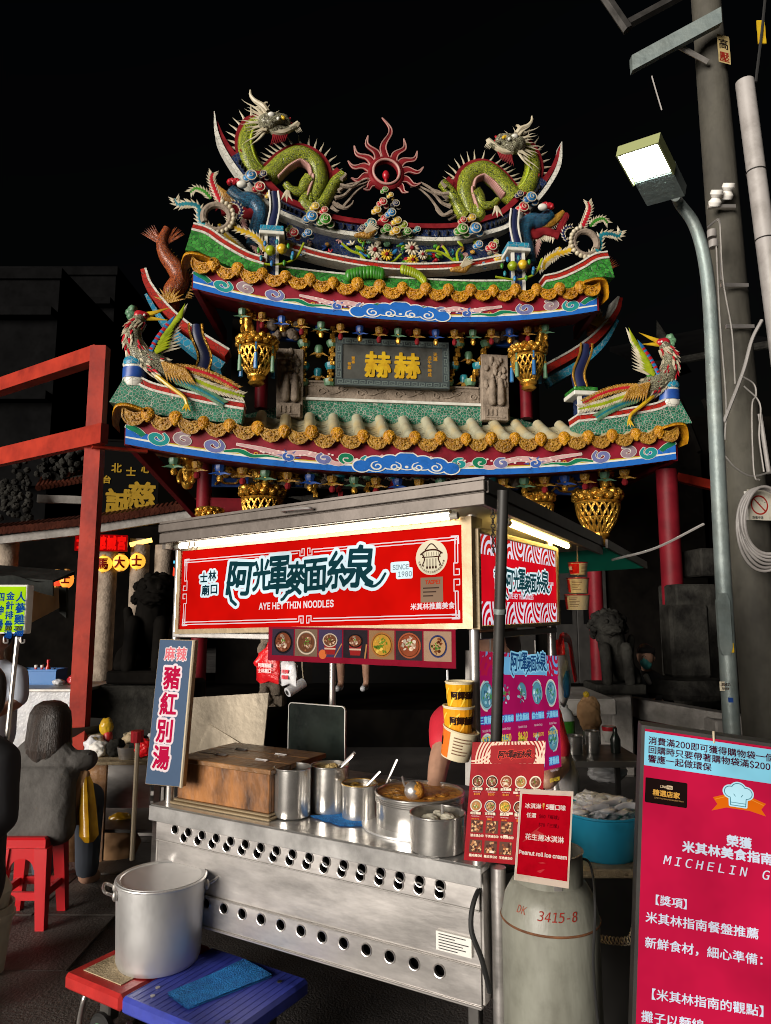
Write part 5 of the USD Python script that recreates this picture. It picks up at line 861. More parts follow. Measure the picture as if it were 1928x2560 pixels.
p.line(spl([(ex - .026, ez + .028, 0), (ex, ez + .05, 0), (ex + .026, ez + .028, 0)], 12)[:, :2], .0045, DK, 2); p.line(spl([(ex - .045, ez + .012, 0), (ex - .02, ez + .026, 0), (ex + .02, ez + .026, 0), (ex + .045, ez + .012, 0)], 14)[:, :2], .006, DK, 2); p.line([(ex - .038, ez + .002), (ex + .038, ez + .002)], .004, DK, 2)
for s in (-1, 1): p.line(spl([(ex + s * .04, ez + .018, 0), (ex + s * .028, ez - .005, 0), (ex + s * .036, ez - .026, 0), (ex + s * .03, ez - .03, 0)], 12)[:, :2], .005, DK, 2)
for k in range(7): p.line([(ex - .03 + k * .01, ez + .006), (ex - .03 + k * .01, ez + .02)], .002, DK, 2)
for k in range(4): p.line([(ex - .018 + k * .012, ez - .004), (ex - .018 + k * .012, ez - .034)], .003, DK, 2); p.disc(ex - .018 + k * .012, ez - .036, .004, DK, 2, .006, 4)
for i, ch in enumerate('社團法人台北市士林夜市發展聯合會'):
    a = PI * 1.08 + i * (PI * .84 / 15); g = p.text(ch, ex + .054 * math.cos(a), ez + .054 * math.sin(a) - .003, .0085, DK, 2, .02, anchor='c', ang=a + PI / 2)
p.rect(ex - .045, ez - .162, ex + .045, ez - .072, lin((150, 120, 96)), 1); p.text('TAIPEI', ex - .026, ez - .096, .018, lin((200, 60, 30)), 2, .05, 'inter'); 
for i in range(3): p.rect(ex - .035, ez - .113 - i * .014, ex + .03 - .012 * i, ez - .108 - i * .014, lin((80, 60, 50)), 2)
p.text('米其林推薦美食', 1.258, 1.605, .0255, WHT, 1, .02, squeeze=1.0, gap=.0)
P('sign_lettering', p.mesh(lambda u, v, w: np.column_stack([u, -.0128 - w, v])), 'lit_print', fs)
P('led_strip', join(*[ball((FX0 + .04 + i * .02, -.03, FZ1 + .012), .0035, 1) for i in range(68)]), 'lamp_amber', fs, kind='stuff')
# side light box with noodle waves
SHEAR = 0.
SX = CW; SY0, SY1, SZ0, SZ1 = .03, .965, 1.585, 1.915
S3 = lambda dx: (lambda u, v, w: np.column_stack([np.full(len(u), SX + dx) + w, u, v]))
ss = thing('side_sign', 'short red illuminated side sign with white noodle waves', 'sign', (SX, (SY0 + SY1) / 2, SZ0), K)
P('sign_box', join(box(SX - .06, SY0 - .01, SZ0 - .012, SX - .001, SY1 + .01, SZ1 + .012)), 'steel_stained', ss)
for b_ in ((SY0 - .02, SZ0 - .014, SY0 + .0, SZ1 + .014), (SY1 - .0, SZ0 - .014, SY1 + .025, SZ1 + .014), (SY0, SZ1 - .002, SY1, SZ1 + .018), (SY0, SZ0 - .016, SY1, SZ0 - .0)): P('frame_bar', box(SX - .04, b_[0], b_[1], SX + .012, b_[2], b_[3], .002), 'steel_stained', ss)
p = Print(); p.rect(SY0, SZ0, SY1, SZ1, lin((205, 16, 24))); PW = lin((225, 222, 235))
def waves(p, u0, u1, v0, v1, seed, col, z=1, rw=.0115, pitch=.021, bgc=None):
    q = random.Random(seed); clip = sbox(u0, v0, u1, v1); n = 0
    for i in range(int((u1 - u0) / .11) + 2):
        cu = u0 + i * .115 + q.uniform(-.02, .02); cv = (v0 if i % 2 else v1) + q.uniform(-.01, .01); lay = z + i * 1
        disc = sg.Point(cu, cv).buffer(.115, 12).intersection(clip)
        if bgc is not None: p.add(disc, bgc, lay)
        for k in range(6):
            r = .115 - k * pitch
            if r > .008: p.add(sg.Point(cu, cv).buffer(r, 12).difference(sg.Point(cu, cv).buffer(max(.001, r - rw), 12)).intersection(clip), col, lay + .5)
waves(p, SY0, SY1, SZ1 - .075, SZ1, 3, PW, 1, .013, .03, bgc=lin((196, 34, 30))); waves(p, SY0, SY1, SZ0, SZ0 + .085, 8, PW, 1, .013, .03, bgc=lin((196, 12, 30)))
p.rect(SY0, SZ0 + .085, SY1, SZ1 - .075, lin((212, 14, 30)), 16)
brush_logo(p, SY0 + .23, SZ0 + .135, .085, 17, wide=1.38)
for i, (ch, du, dv) in enumerate((('士', -.11, .055), ('林', -.07, .06), ('廟', -.10, .012), ('口', -.06, .016))): p.text(ch, SY0 + .25 + du, SZ0 + .135 + dv - .01, .037, lin((20, 50, 60)), 18, .03, out=.007, outc=LW)
p.text('AYE HEY THIN NOODLES', SY0 + .30, SZ0 + .098, .027, PW, 17, .03, 'inter', squeeze=.9); p.text('SINCE 1980', SY0 + .77, SZ0 + .165, .02, lin((220, 240, 245)), 17, .02, 'inter')
P('sign_face', p.mesh(S3(.0), .00025), 'lit_print', ss)
# banner of dishes below the front sign
BX0, BX1, BZ0, BZ1 = .612, 1.445, 1.437, 1.572
bn = thing('photo_banner', 'maroon banner of seven dish photographs below the front sign', 'banner', ((BX0 + BX1) / 2, -.03, BZ0), K)
P('banner_sheet', box(BX0, -.029, BZ0, BX1, -.026, BZ1), 'maroon', bn); p = Print(); p.rect(BX0, BZ0, BX1, BZ1, lin((140, 26, 48)))
w = (BX1 - BX0 - .03) / 7
for i, (k, bg_) in enumerate((('stew', (60, 50, 66)), ('intestine', (120, 100, 84)), ('stew', (70, 60, 90)), ('stew', (46, 40, 46)), ('omelette', (150, 116, 84)), ('squid', (60, 50, 54)), ('rice', (170, 140, 118)))):
    u0 = BX0 + .02 + i * w; u1 = u0 + w - .006; v0, v1 = BZ0 + .022, BZ1 - .008; p.rect(u0, v0, u1, v1, lin(bg_), 1); cu, cv = (u0 + u1) / 2, (v0 + v1) / 2
    if i in (2, 3):
        p.poly([(cu - .03, cv + .01), (cu - .022, cv - .042), (cu + .022, cv - .042), (cu + .03, cv + .01)], lin((150, 40, 40)), 2); p.line([(cu - .026, cv - .02), (cu + .026, cv - .02)], .006, lin((210, 180, 160)), 3); dish(p, cu, cv + .012, .034, 'intestine' if i == 2 else 'stew', i, 4, .026)
        if i == 2: p.line([(cu + .02, v0), (u1, cv)], .004, lin((190, 140, 90)), 2); p.disc(u0 + .02, v0 + .01, .018, lin((210, 110, 60)), 2)
        else: p.line([(u1 - .012, v0), (u1 - .004, cv)], .006, lin((180, 130, 80)), 2)
    else: dish(p, cu + .002, cv, .047 if i != 6 else .036, k, i + 3, 2, .046 if i != 6 else .04)
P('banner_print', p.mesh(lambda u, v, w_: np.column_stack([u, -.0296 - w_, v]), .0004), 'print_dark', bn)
# crossbar and hanging bags, film roll
P('crossbar', box(.04, .0, 1.518, .62, .03, 1.542, .003), 'steel', cart); P('crossbar', box(1.495, .04, 1.535, 1.515, .95, 1.56, .003), 'steel_dark', cart)
def bag(name, label, c, w, h, mat, printed, ch, frame=K):
    t = thing(name, label, 'plastic bag', c - [0, 0, h], frame); rngs = []
    for k, (f, ww, dd) in enumerate(((0, .12, .004), (.12, .2, .012), (.2, .62, .012), (.3, .98, .017), (.7, 1.0, .02), (1, 1.02, .01))):
        a = np.linspace(0, 2 * PI, 22, endpoint=False); r = 1 + .10 * np.sin(a * 5 + k * 2.1); rngs.append(np.column_stack([c[0] + .5 * w * ww * np.cos(a) * r, c[1] + dd * np.sin(a) * r, np.full(22, c[2] - f * h) + .008 * np.sin(3 * a + k)]))
    P('bag_body', loft(rngs), mat, t, smooth=60); P('bag_hook', tube(spl([c + [0, 0, -.01], c + [.006, 0, .02], c + [0, .004, .035]], 10), .003, 6), 'steel', t)
    if name == 'red_bag': P('bag_handle', join(tube(spl([c + [-.03, -.01, -.05], c + [-.05, -.015, -.075], c + [-.062, -.012, -.085]], 8), .012, 6, .4)), mat, t)
    p = Print()
    for i, tx in enumerate(printed): p.text(tx, c[0], c[2] - h * .60 - i * .022, .018, ch, 0, .03, anchor='c')
    P('bag_print', p.mesh(lambda u, v, w_: np.column_stack([u, np.full(len(u), c[1] - .024) - w_, v])), 'print', t)
bag('red_bag', 'red plastic carrier bag hanging left of the dish banner', K.Y(672, 1610, .04), .115, .155, 'bag_red', ('阿輝麵線', '士林廟口'), lin((235, 200, 200)))
bag('white_bag', 'small white plastic bag with red print under the left end of the banner', K.Y(722, 1640, .06), .085, .115, 'bag_white', ('阿輝', '麵線'), lin((200, 60, 70)))
a, b = K.Y(718, 1732, .2), K.Y(760, 1706, .28); rl = thing('film_roll', 'grey-white roll of plastic film hanging on a string', 'roll', b - [0, 0, .05], K)
d = (b - a) / np.linalg.norm(b - a); P('roll', tube([a, a + d * .002, b - d * .002, b], [.018, .022, .022, .02], 16), 'bag_white', rl); P('core_hole', tube([a - d * .001, a + d * .0012], .012, 12), 'rubber', rl); P('string', tube(spl([b, b + [-.01, 0, .06], b + [-.012, 0, .13]], 8), .003, 5), 'string_tan', rl); _ = (lambda *a: 0)('film_tail', loft(np.array([[a + [.012, .02, -.02 - z], a + [.03 - .06 * z, .02, -.02 - z], a + [.03 - .06 * z, .023, -.02 - z], a + [.012, .023, -.02 - z]] for z in (0, .1, .2, .26)])), 'bag_clear', rl)
# vertical sign at the left end
vs = thing('vertical_sign', 'tall narrow blue-grey sign with red and white characters at the left end of the cart', 'sign', (.09, -.06, .88), K)
q4 = [K.Y(400, 1598, -.05), K.Y(484, 1601, -.05), K.Y(452, 1968, -.05), K.Y(363, 1960, -.05)]; V4 = lambda u, v, w: np.array([(q4[3] * (1 - a) + q4[2] * a) * (1 - b) + (q4[0] * (1 - a) + q4[1] * a) * b + [0, -c, 0] for a, b, c in zip(u / .2, v / .63, w)])
cor = [(0, 0), (.2, 0), (.2, .63), (0, .63)]; P('sign_panel', loft(np.stack([V4(np.array([a for a, b in cor]), np.array([b for a, b in cor]), np.full(4, k)) for k in (.0, -.03)])), 'steel_stained', vs)
p = Print(); p.rect(.002, .002, .198, .628, lin((84, 104, 132)))
p.text('麻', .04, .545, .062, lin((230, 120, 130)), 1, .02, out=.004, outc=lin((235, 225, 230))); p.text('辣', .108, .545, .062, lin((230, 120, 130)), 1, .02, out=.004, outc=lin((235, 225, 230)))
for i, ch in enumerate('豬紅別湯'): p.text(ch, .096 - .006 * i, .425 - i * .115, .104, lin((190, 24, 70)), 1, .03, anchor='c', out=.010, outc=lin((240, 225, 232)), squeeze=.95)
P('sign_lettering', p.mesh(lambda u, v, w: V4(u, v, w + .001), .0006), 'lit_dim', vs); P('sign_edge', tube([q4[1] + [.006, -.004, 0], q4[2] + [.006, -.004, 0]], .007, 6), 'string_tan', vs)
# splash sheets at the back
a, b, c, d = K.Y(462, 1745, .62), K.Y(672, 1732, .62), K.Y(655, 1860, .62), K.Y(452, 1880, .62); sh_ = thing('splash_sheet', 'stained steel splash sheet standing behind the wooden box', 'panel', (a[0] + .15, .62, .8), K); P('sheet', loft(np.array([[p_ + [0, y, 0] for p_ in (a, b, c + [0, 0, -.12], d + [0, 0, -.1])] for y in (0, .006)])), 'sheet_old', sh_); P('bent_corner', loft(np.array([[p_ + [0, y, 0] for p_ in (d + [.1, -.02, -.02], (a + d) / 2 + [.2, -.004, .02], c + [-.1, -.012, -.02])] for y in (0, .004)])), 'sheet_old', sh_)
x0, x1 = K.Y(722, 1800, .7)[0], K.Y(862, 1800, .7)[0]; z1 = K.Y(790, 1762, .7)[2]; gd = thing('acrylic_screen', 'dark scratched acrylic panel with pale worn edge behind the pots', 'panel', ((x0 + x1) / 2, .7, .8), K)
g = sbox(x0, .8, x1, z1).buffer(-.02).buffer(.02); P('panel_sheet', slab(g, .70, .708), 'glass_dark', gd); P('worn_edge', slab(g.buffer(.0035).difference(g.buffer(-.001)), .698, .709), 'paper_white', gd)
# menus: lit one hanging on the side, printed one in front
DISH = (('三寶麵線', '170', 'stew'), ('男子漢麵線', '150', 'stew'), ('魷魚麵線', '120', 'squid'), ('綜合麵線', '40 60 70', 'noodle'), ('大腸麵線', '40 60 70', 'intestine'), ('蚵仔麵線', '40 60 70', 'noodle'), ('古早米糕', '40', 'rice'), ('豬血糕', '40 50', 'omelette'), ('豬血湯', '30', 'stew'), ('清麵線', '30 40 50', 'noodle'))
def menu(p, w, h, lit, seed):
    BG = lin((178, 22, 92)) if lit else lin((148, 24, 34)); p.rect(0, 0, w, h, BG); top = h * .815
    p.rect(0, top, w, h, lin((110, 170, 225)) if lit else lin((150, 30, 36)), 1)
    waves(p, 0, w, top, h, seed, lin((190, 30, 70)) if lit else lin((225, 195, 175)), 2, w * .022, w * .042)
    p.add(sbox(w * .3, top + h * .03, w * .82, top + h * .13).buffer(.01), lin((120, 190, 235)) if lit else lin((150, 30, 36)), 12)
    s = w * .0925; m0 = len(p.it); brush_logo(p, w * .36, top + h * .055, s, 13)
    if lit: p.it[m0:] = [(g, lin((30, 70, 120)) if z == 14 else lin((150, 220, 250)), z) for g, c, z in p.it[m0:]]
    else: p.it[m0:] = [(g, lin((40, 14, 14)) if z == 14 else lin((200, 60, 50)), z) for g, c, z in p.it[m0:]]
    tx = lin((150, 220, 250)) if lit else lin((235, 215, 195)); yl = lin((245, 205, 60)) if lit else lin((220, 140, 50)); nm = 5
    rows = 2 if lit else 2
    for r in range(rows):
        for i in range(nm):
            if not lit and r == 1 and i == 4: continue
            n, pr, kd = DISH[(r * nm + i) % 10]; cu = w * (.11 + .195 * i); cv = h * (.665 - r * (.41 if lit else .205)); rd = w * .072
            p.disc(cu, cv, rd * 1.08, lin((235, 225, 205)), 2, rd * 1.12); dish(p, cu, cv, rd, ('teal' if lit and kd != 'omelette' else kd), seed + 10 * r + i, 3, rd)
            p.text(n, cu, cv - rd * (1.9 if lit else 1.5), w * (.040 if lit else .036) * (4 / len(n)) ** .5, tx, 12, .03, anchor='c', out=w * .004, outc=lin((40, 90, 190)) if lit else lin((60, 20, 14)))
            p.text('Noodle Soup', cu, cv - rd * (2.5 if lit else 1.95), w * .017, lin((235, 215, 225)), 12, 0, 'inter', anchor='c')
            p.text('$' + pr, cu, cv - rd * (3.3 if lit else 2.45), w * (.046 if len(pr) < 5 else .027) * (1 if lit else .72), yl, 12, .03, 'inter', anchor='c')
    if not lit:
        for r in range(2):
            for i, (nn, pr) in enumerate((('淡水魚', '$40'), ('干貝串', '$60'), ('牛肉串', '$80')) if r == 0 else (('豬肉捲', '$60'), ('辣皮串', '$60'), ('羊肉串', '$60'))):
                u0 = w * (.06 + .2 * i); v0 = h * (.235 - .165 * r); p.rect(u0, v0, u0 + w * .165, v0 + h * .105, lin((92, 62, 52)), 2); dq = random.Random(seed + r * 3 + i)
                for k in range(26):
                    cc = ((190, 130, 90), (130, 70, 46), (216, 176, 130), (70, 40, 34))[k % 4]; a_, b_ = u0 + w * dq.uniform(.02, .145), v0 + h * dq.uniform(.012, .094); p.add(sa.rotate(sbox(a_ - w * .014, b_ - h * .008, a_ + w * .014, b_ + h * .008), dq.uniform(0, 90)), lin(cc), 3 + k % 4)
                p.text(nn + pr, u0, v0 - h * .03, w * .038, tx, 12, .03)
        for (a_, b_) in ((.5, .215), (.55, .40), (.72, .395), (.6, .57), (.33, .08)): p.rect(w * a_, h * b_, w * a_ + w * .06, h * b_ + h * .018, lin((225, 205, 190)), 13)
    return p
mw, mh = .565, .43
def quad3(tl, tr, br, bl, w, h, nrm):
    nrm = np.array(nrm, float)
    def f(u, v, d):
        a, b = (u / w)[:, None], (v / h)[:, None]; return (bl * (1 - a) + br * a) * (1 - b) + (tl * (1 - a) + tr * a) * b + d[:, None] * nrm
    return f
tl, tr, br, bl = (K.local(W.Y(x, y, d)) for x, y, d in ((1190, 1627, 2.58), (1393, 1640, 3.15), (1404, 1917, 3.15), (1190, 1968, 2.58)))
lm = thing('lit_menu', 'glowing pink and blue menu box hanging under the side sign', 'menu board', (1.49, .5, .93), K); W2, H2 = np.linalg.norm(tr - tl), np.linalg.norm(tl - bl); f = quad3(tl, tr, br, bl, W2, H2, (.98, -.2, 0)); c4_ = np.array([(0, 0), (W2, 0), (W2, H2), (0, H2)])
P('menu_box', loft(np.stack([f(c4_[:, 0], c4_[:, 1], np.full(4, k)) for k in (-.045, -.001)])), 'steel_dull', lm); P('menu_print', menu(Print(), W2, H2, True, 21).mesh(f, .0003), 'lit_menu', lm)
P('hanging_wire', join(*[tube([f(np.array([u]), np.array([H2]), np.array([-.02]))[0], f(np.array([u]), np.array([H2 + .06]), np.array([-.02]))[0]], .003, 5) for u in (W2 * .2, W2 * .75)]), 'steel', lm)
tl, tr, br, bl = (W.Y(x, y, d) for x, y, d in ((1182, 1856, 2.40), (1364, 1852, 2.34), (1350, 2168, 2.34), (1160, 2150, 2.40)))
fm = thing('menu_poster', 'laminated dark red menu poster with round dish photographs leaning at the cart corner', 'menu board', (tl + tr) / 2 * [1, 1, 0] + [0, 0, bl[2]], W); W3, H3 = np.linalg.norm(tr - tl), np.linalg.norm(tl - bl); f = quad3(tl, tr, br, bl, W3, H3, (0, -1, 0)); cq = np.array([(0, 0), (W3, 0), (W3, H3), (0, H3)])
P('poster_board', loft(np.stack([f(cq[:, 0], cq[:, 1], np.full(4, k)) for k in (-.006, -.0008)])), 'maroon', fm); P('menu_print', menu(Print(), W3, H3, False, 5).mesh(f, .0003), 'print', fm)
tl, tr, br, bl = (W.Y(x, y, d) for x, y, d in ((1302, 1973, 2.19), (1434, 1979, 2.15), (1422, 2222, 2.15), (1286, 2200, 2.19)))
ip = thing('ice_cream_poster', 'small bright red ice cream poster with white border leaning on the gas cylinder', 'poster', (tl + tr) / 2 * [1, 1, 0] + [0, 0, bl[2]], W); W4, H4 = np.linalg.norm(tr - tl), np.linalg.norm(tl - bl); f = quad3(tl, tr, br, bl, W4, H4, (0, -1, 0)); cq = np.array([(0, 0), (W4, 0), (W4, H4), (0, H4)])
P('poster_sheet', loft(np.stack([f(cq[:, 0], cq[:, 1], np.full(4, k)) for k in (-.004, -.0006)])), 'paper_white', ip)
p = Print(); p.rect(0, 0, W4, H4, lin((225, 205, 190))); p.rect(W4 * .035, H4 * .07, W4 * .965, H4 * .95, lin((190, 8, 30)), 1); wt = lin((245, 230, 225)); dk = lin((110, 6, 20))
p.text('冰淇淋', W4 * .10, H4 * .80, W4 * .105, wt, 2, .015); p.text('5種口味', W4 * .50, H4 * .80, W4 * .105, wt, 2, .03); p.poly([(W4 * .435, H4 * .84), (W4 * .475, H4 * .84), (W4 * .455, H4 * .79)], lin((220, 150, 60)), 2); p.disc(W4 * .455, H4 * .85, W4 * .02, lin((235, 180, 110)), 2)
p.text('任選', W4 * .14, H4 * .70, W4 * .095, wt, 2, .015); p.text('$60「兩球」', W4 * .38, H4 * .70, W4 * .075, dk, 2, .03); p.text('$70「三球」', W4 * .38, H4 * .61, W4 * .075, dk, 2, .03); p.text('花生捲冰淇淋', W4 * .14, H4 * .46, W4 * .122, wt, 2, .015); p.text('Peanut roll ice cream', W4 * .045, H4 * .29, W4 * .096, wt, 2, .035, 'inter', squeeze=.93)
for pts in (((.1, .42), (.2, .5), (.44, .62), (.36, .56), (.5, .53), (.24, .47)), ((.42, .22), (.5, .235), (.56, .225), (.48, .215)), ((.4, .13), (.5, .155), (.56, .165), (.47, .115))): p.poly([(W4 * a, H4 * b) for a, b in pts], lin((206, 60, 66)), 1.5)  # pale smears: reflections on the poster put into its print
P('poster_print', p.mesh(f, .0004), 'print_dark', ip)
# leaning dark pole at the roof corner
a, b = K.Y(1258, 1225, -.175), K.Y(1240, 1880, -.06); dp = thing('corner_pole', 'dark rusty pole in front of the cart roof corner', 'pole', (b[0], b[1], 0), K); P('pole_tube', tube([a, b * .5 + a * .5, b], .0185, 14), 'iron_black', dp); P('cable_tie', tube([a * .55 + b * .45, a * .53 + b * .47], .0205, 14), 'pole_grey', dp)
P('chain', join(*[torus(a + (b - a) * .08 + [-.03, -.01, -.016 * k], .007, .0022, 8, 4, ('x', 'y')[k % 2]) for k in range(9)]), 'iron_black', dp, kind='stuff')
# stacks of paper cups hung on strings
def cup(name, label, c, r0, r1, h, rim, colr, group=None, tilt=0., seed=0, lid=True, frame=K, turn=0.):
    t = thing(name, label, 'paper cup', c, frame, group); n = 40; R = lambda z: r0 + (r1 - r0) * z / h
    tz = lambda m: mv(mv(vf(m), -np.array(c)), c, ry=tilt) if tilt else vf(m)
    P('cup_body', tz(lathe([(.001, 0), (r0, 0), (r1, h), (r1 * .9, h - .004), (.001, h - .006)], 32, c)), 'paper_cream', t); p = Print(); q = random.Random(seed)
    A = 2 * PI * r1; p.rect(0, .004, A * .64, h - .006, lin(colr)); 
    for k in range(3): p.brush([(A * (.05 + .15 * k), .01), (A * (.12 + .15 * k), h * .5), (A * (.2 + .15 * k), h * .8)], .008, .004, lin(tuple(min(255, 50 + x) for x in colr)), 1, 10)
    p.text('阿輝麵線', A * .40, h * .42, h * .30, lin((40, 20, 10)) if colr[1] > 90 else lin((245, 225, 220)), 2, .05, anchor='c')
    for k in range(6): p.rect(A * .68, h * (.78 - .11 * k), A * (.68 + q.uniform(.09, .17)), h * (.82 - .11 * k), lin((120, 90, 70)), 1)
    def wrap(u, v, w):
        an = -PI / 2 + (u / A) * 2 * PI - 2.0 + turn; rr = R(v) + .0008 + w; return np.column_stack([c[0] + rr * np.cos(an), c[1] + rr * np.sin(an), c[2] + v])
    out = Print()
    for g, cc, z in p.it:
        for k in range(20):
            s = g.intersection(sbox(A * k / 20, -1, A * (k + 1) / 20, 1))
            if not s.is_empty: out.add(s, cc, z)
    m = out.mesh(wrap, .0004); v_, f_ = tz(m[:2]); P('cup_print', (v_, f_, m[2]), 'print', t); P('cup_rim', tz(torus(np.array(c) + [0, 0, h], r1, .003, 30, 6, 'z')), rim, t)
    if not lid: P('cup_inside', tz(cyl(r1 * .95, c[2] + h - .004, c[2] + h - .002, 24, (c[0], c[1]))), 'canvas_tan', t)
    return t
k0 = K.Y(1146, 1800, -.06); sc = lambda px: px * 2.63 / FPX
for i, (px, py, w0, w1, h, lb, col, tl_) in enumerate(((1150, 1771, 54, 65, 60, 'yellow paper cup, topmost of the string hanging at the front cart post', (225, 165, 30), 0.), (1146, 1834, 60, 72, 62, 'orange-yellow paper cup, middle one of the string at the front cart post', (225, 150, 30), 0.03), (1138, 1893, 66, 82, 66, 'tilted open paper cup with printed cream side, lowest of the string at the front post', (215, 110, 40), .25))):
    c = K.Y(px, py, -.06); cup('yellow_cup', lb, c, sc(w0) / 2, sc(w1) / 2, sc(h), 'paper_cream', col, 'cups strung at the front post', tl_, i, i < 2, turn=(0.3, .3, -2.2)[i])
for i, (px, py, w0, w1, h, lb, tu) in enumerate(((1446, 1437, 44, 56, 34, 'small red and white paper cup, topmost of the string under the roof corner', -1.65), (1446, 1483, 52, 62, 42, 'red-rimmed white paper cup, middle one of the string under the roof corner', -2.6), (1444, 1525, 60, 70, 42, 'red-rimmed white paper cup, lowest of the string under the roof corner', -2.7))):
    c = K.X(px, py, 1.56); s = 3.05 / FPX; cup('red_cup', lb, c, w0 * s / 2, w1 * s / 2, h * s, 'rose', (205, 30, 24), 'cups strung under the roof corner', 0., i + 5, turn=tu)
a = K.X(1443, 1357, 1.56); b = K.X(1445, 1440, 1.56); st = solo('cup_string', tube([a, b], .0035, 6), 'string_tan', 'pale string that holds the three red cups', 'string', K)
a = K.Y(1118, 1675, -.05); b = K.Y(1120, 1725, -.05); solo('cup_string', tube([a, b], .004, 6), 'bag_white', 'pale string that holds the three yellow cups', 'string', K)
# hanging bags right of the lit menu
t = thing('wrapped_bags', 'clear bag of blue packets with a red strap hanging right of the lit menu', 'plastic bag', K.X(1408, 1760, 1.50), K); c = K.X(1408, 1690, 1.50); P('clear_bag', lump(c, (.03, .05, .14), 4, .2, 2, 3), 'bag_clear', t); P('blue_packet', lump(c + [.015, -.01, -.03], (.022, .036, .08), 7, .2, 2, 3), 'screen_blue' if 0 else 'sky_blue', t)
a, b, d_ = K.X(1400, 1610, 1.50), K.X(1424, 1612, 1.50), K.X(1440, 1700, 1.50); P('red_strap', join(tube(spl([a, a + [.01, 0, .03], b + [0, 0, .02], (b + d_) / 2, d_], 20), .022, 8, .35), tube(spl([a + [0, 0, .02], a + [.01, -.02, -.05]], 8), .02, 8, .4)), 'bag_red', t)
# ---------------------------------------------------------------- on the counter
ZC = .8005
bl_, br_ = K.Z(452, 1990, .825), K.Z(679, 2027, .825); wb = thing('wooden_box', 'worn wooden steamer box with hinged lid at the left end of the counter', 'wooden box', ((bl_[0] + br_[0]) / 2, .25, ZC), K)
X0, X1, Y0_, Y1_ = bl_[0], br_[0] + .015, .035, .41; ZT = K.Y(452, 1892, Y0_)[2] - .022
P('steel_tray', join(box(X0 - .02, Y0_ - .025, ZC, X1 + .025, Y1_ + .02, ZC + .012, .003), box(X0 - .01, Y0_ - .012, ZC + .012, X1 + .012, Y1_ + .01, ZC + .022, .003)), 'steel_stained', wb)
for x0, y0, x1, y1 in ((X0, Y0_, X1, Y0_ + .016), (X0, Y1_ - .016, X1, Y1_), (X0, Y0_ + .0165, X0 + .016, Y1_ - .0165), (X1 - .016, Y0_ + .0165, X1, Y1_ - .0165)): P('side_board', box(x0, y0, ZC + .0225, x1, y1, ZT, .002), 'wood_box', wb)
ys = np.linspace(Y0_ - .012, Y1_ + .012, 4)
for k in range(3): P('lid_board', box(X0 - .014, ys[k] + .0008, ZT + .001, X1 + .014, ys[k + 1] - .0008, ZT + .021 + .0006 * k, .0025), 'wood_lid', wb)
for k in (1, 2):
    for x in (X0 + .14, X1 - .14): P('hinge', join(box(x - .032, ys[k] - .012, ZT + .0215, x + .032, ys[k] + .012, ZT + .0245, .001), tube([[x - .032, ys[k], ZT + .025], [x + .032, ys[k], ZT + .025]], .004, 8)), 'steel', wb)
def pot(name, label, px, py, wpx, hpx, mat='steel_pot', rim=.0035, group=None, y=None, taper=.985, inner=None, level=.8, handles=None):
    c = K.Z(px, py, ZC); dw = K.world(c); dist = dw[1]; r = wpx / 2 * dist / FPX; r *= (dist + r) / dist * .99; c = K.local(dw + np.array([dw[0], dw[1], 0]) / np.linalg.norm(dw[:2]) * r * .94); h = hpx * dist / FPX * 1.02
    t = thing(name, label, 'pot', (c[0], c[1], ZC), K, group)
    P('pot_wall', lathe([(.001, ZC + .001), (r * taper - .006, ZC + .001), (r * taper, ZC + .006), (r, ZC + h), (r - .0025, ZC + h), (r * taper - .0025, ZC + .012), (.001, ZC + .01)], 40, (c[0], c[1], 0)), mat, t, smooth=40)
    P('rolled_rim', torus((c[0], c[1], ZC + h), r, rim, 40, 8, 'z'), mat, t)
    if inner:
        v, f = cyl(r - .004, ZC + h * level - .004, ZC + h * level, 32, (c[0], c[1])); P('contents', join((v, f), *[lump((c[0] + q.uniform(-.6, .6) * r, c[1] + q.uniform(-.6, .6) * r, ZC + h * level), (r * q.uniform(.1, .26), r * .18, .006), k, .4, 3, 2) for k, q in [(k, random.Random(k + int(px))) for k in range(10)]]), inner, t)
    return t, c, r, h
pot('steel_pot', 'tall empty steel canister pot in front of the wooden box', 730, 2052, 90, 112, level=.4)
t, c, r, h = pot('steel_pot', 'tall steel pot with yellow sauce and a ladle handle beside the wooden box', 824, 2040, 92, 106, inner='noodle', level=.93)
P('ladle_handle', join(tube(spl([c + [r * .4, 0, h * .9], c + [r * 1.15, .05, h * 1.28]], 6), .006, 8, .4), tube(spl([c + [r * .6, -.02, h * .9], c + [r * 1.35, .0, h * 1.22], c + [r * 1.42, .01, h * 1.3], c + [r * 1.3, .02, h * 1.3]], 14), .0035, 6)), 'steel', t); P('sauce_spill', lump(c + [r * .3, -.02, h * .98], (.03, .025, .016), 4, .4, 3), 'noodle', t)
t, c, r, h = pot('steel_pot', 'shorter shiny steel pot of brown broth on the blue cloth', 898, 2056, 84, 78, inner='sauce', level=.9)
P('spoon', tube(spl([c + [r * .3, 0, h * .85], c + [r * 1.15, .03, h * 1.38]], 6), .005, 8, .5), 'steel', t); P('stained_rim', torus((c[0], c[1], ZC + h + .002), r, .003, 30, 6, 'z'), 'sauce', t)
t, c, r, h = pot('steel_pot', 'small steel pot half hidden behind the big soup pan, with a spoon', 962, 2022, 76, 50, inner='sauce', level=.85)
P('spoon', tube(spl([c + [0, 0, h * .8], c + [r * .75, .02, h * 2.1]], 6), .006, 8, .5), 'steel', t)
t, c, r, h = pot('soup_pan', 'wide shallow steel pan of orange noodle soup with a ladle', 1050, 2092, 212, 76, 'steel_pot', .005, inner='soup', level=.94)
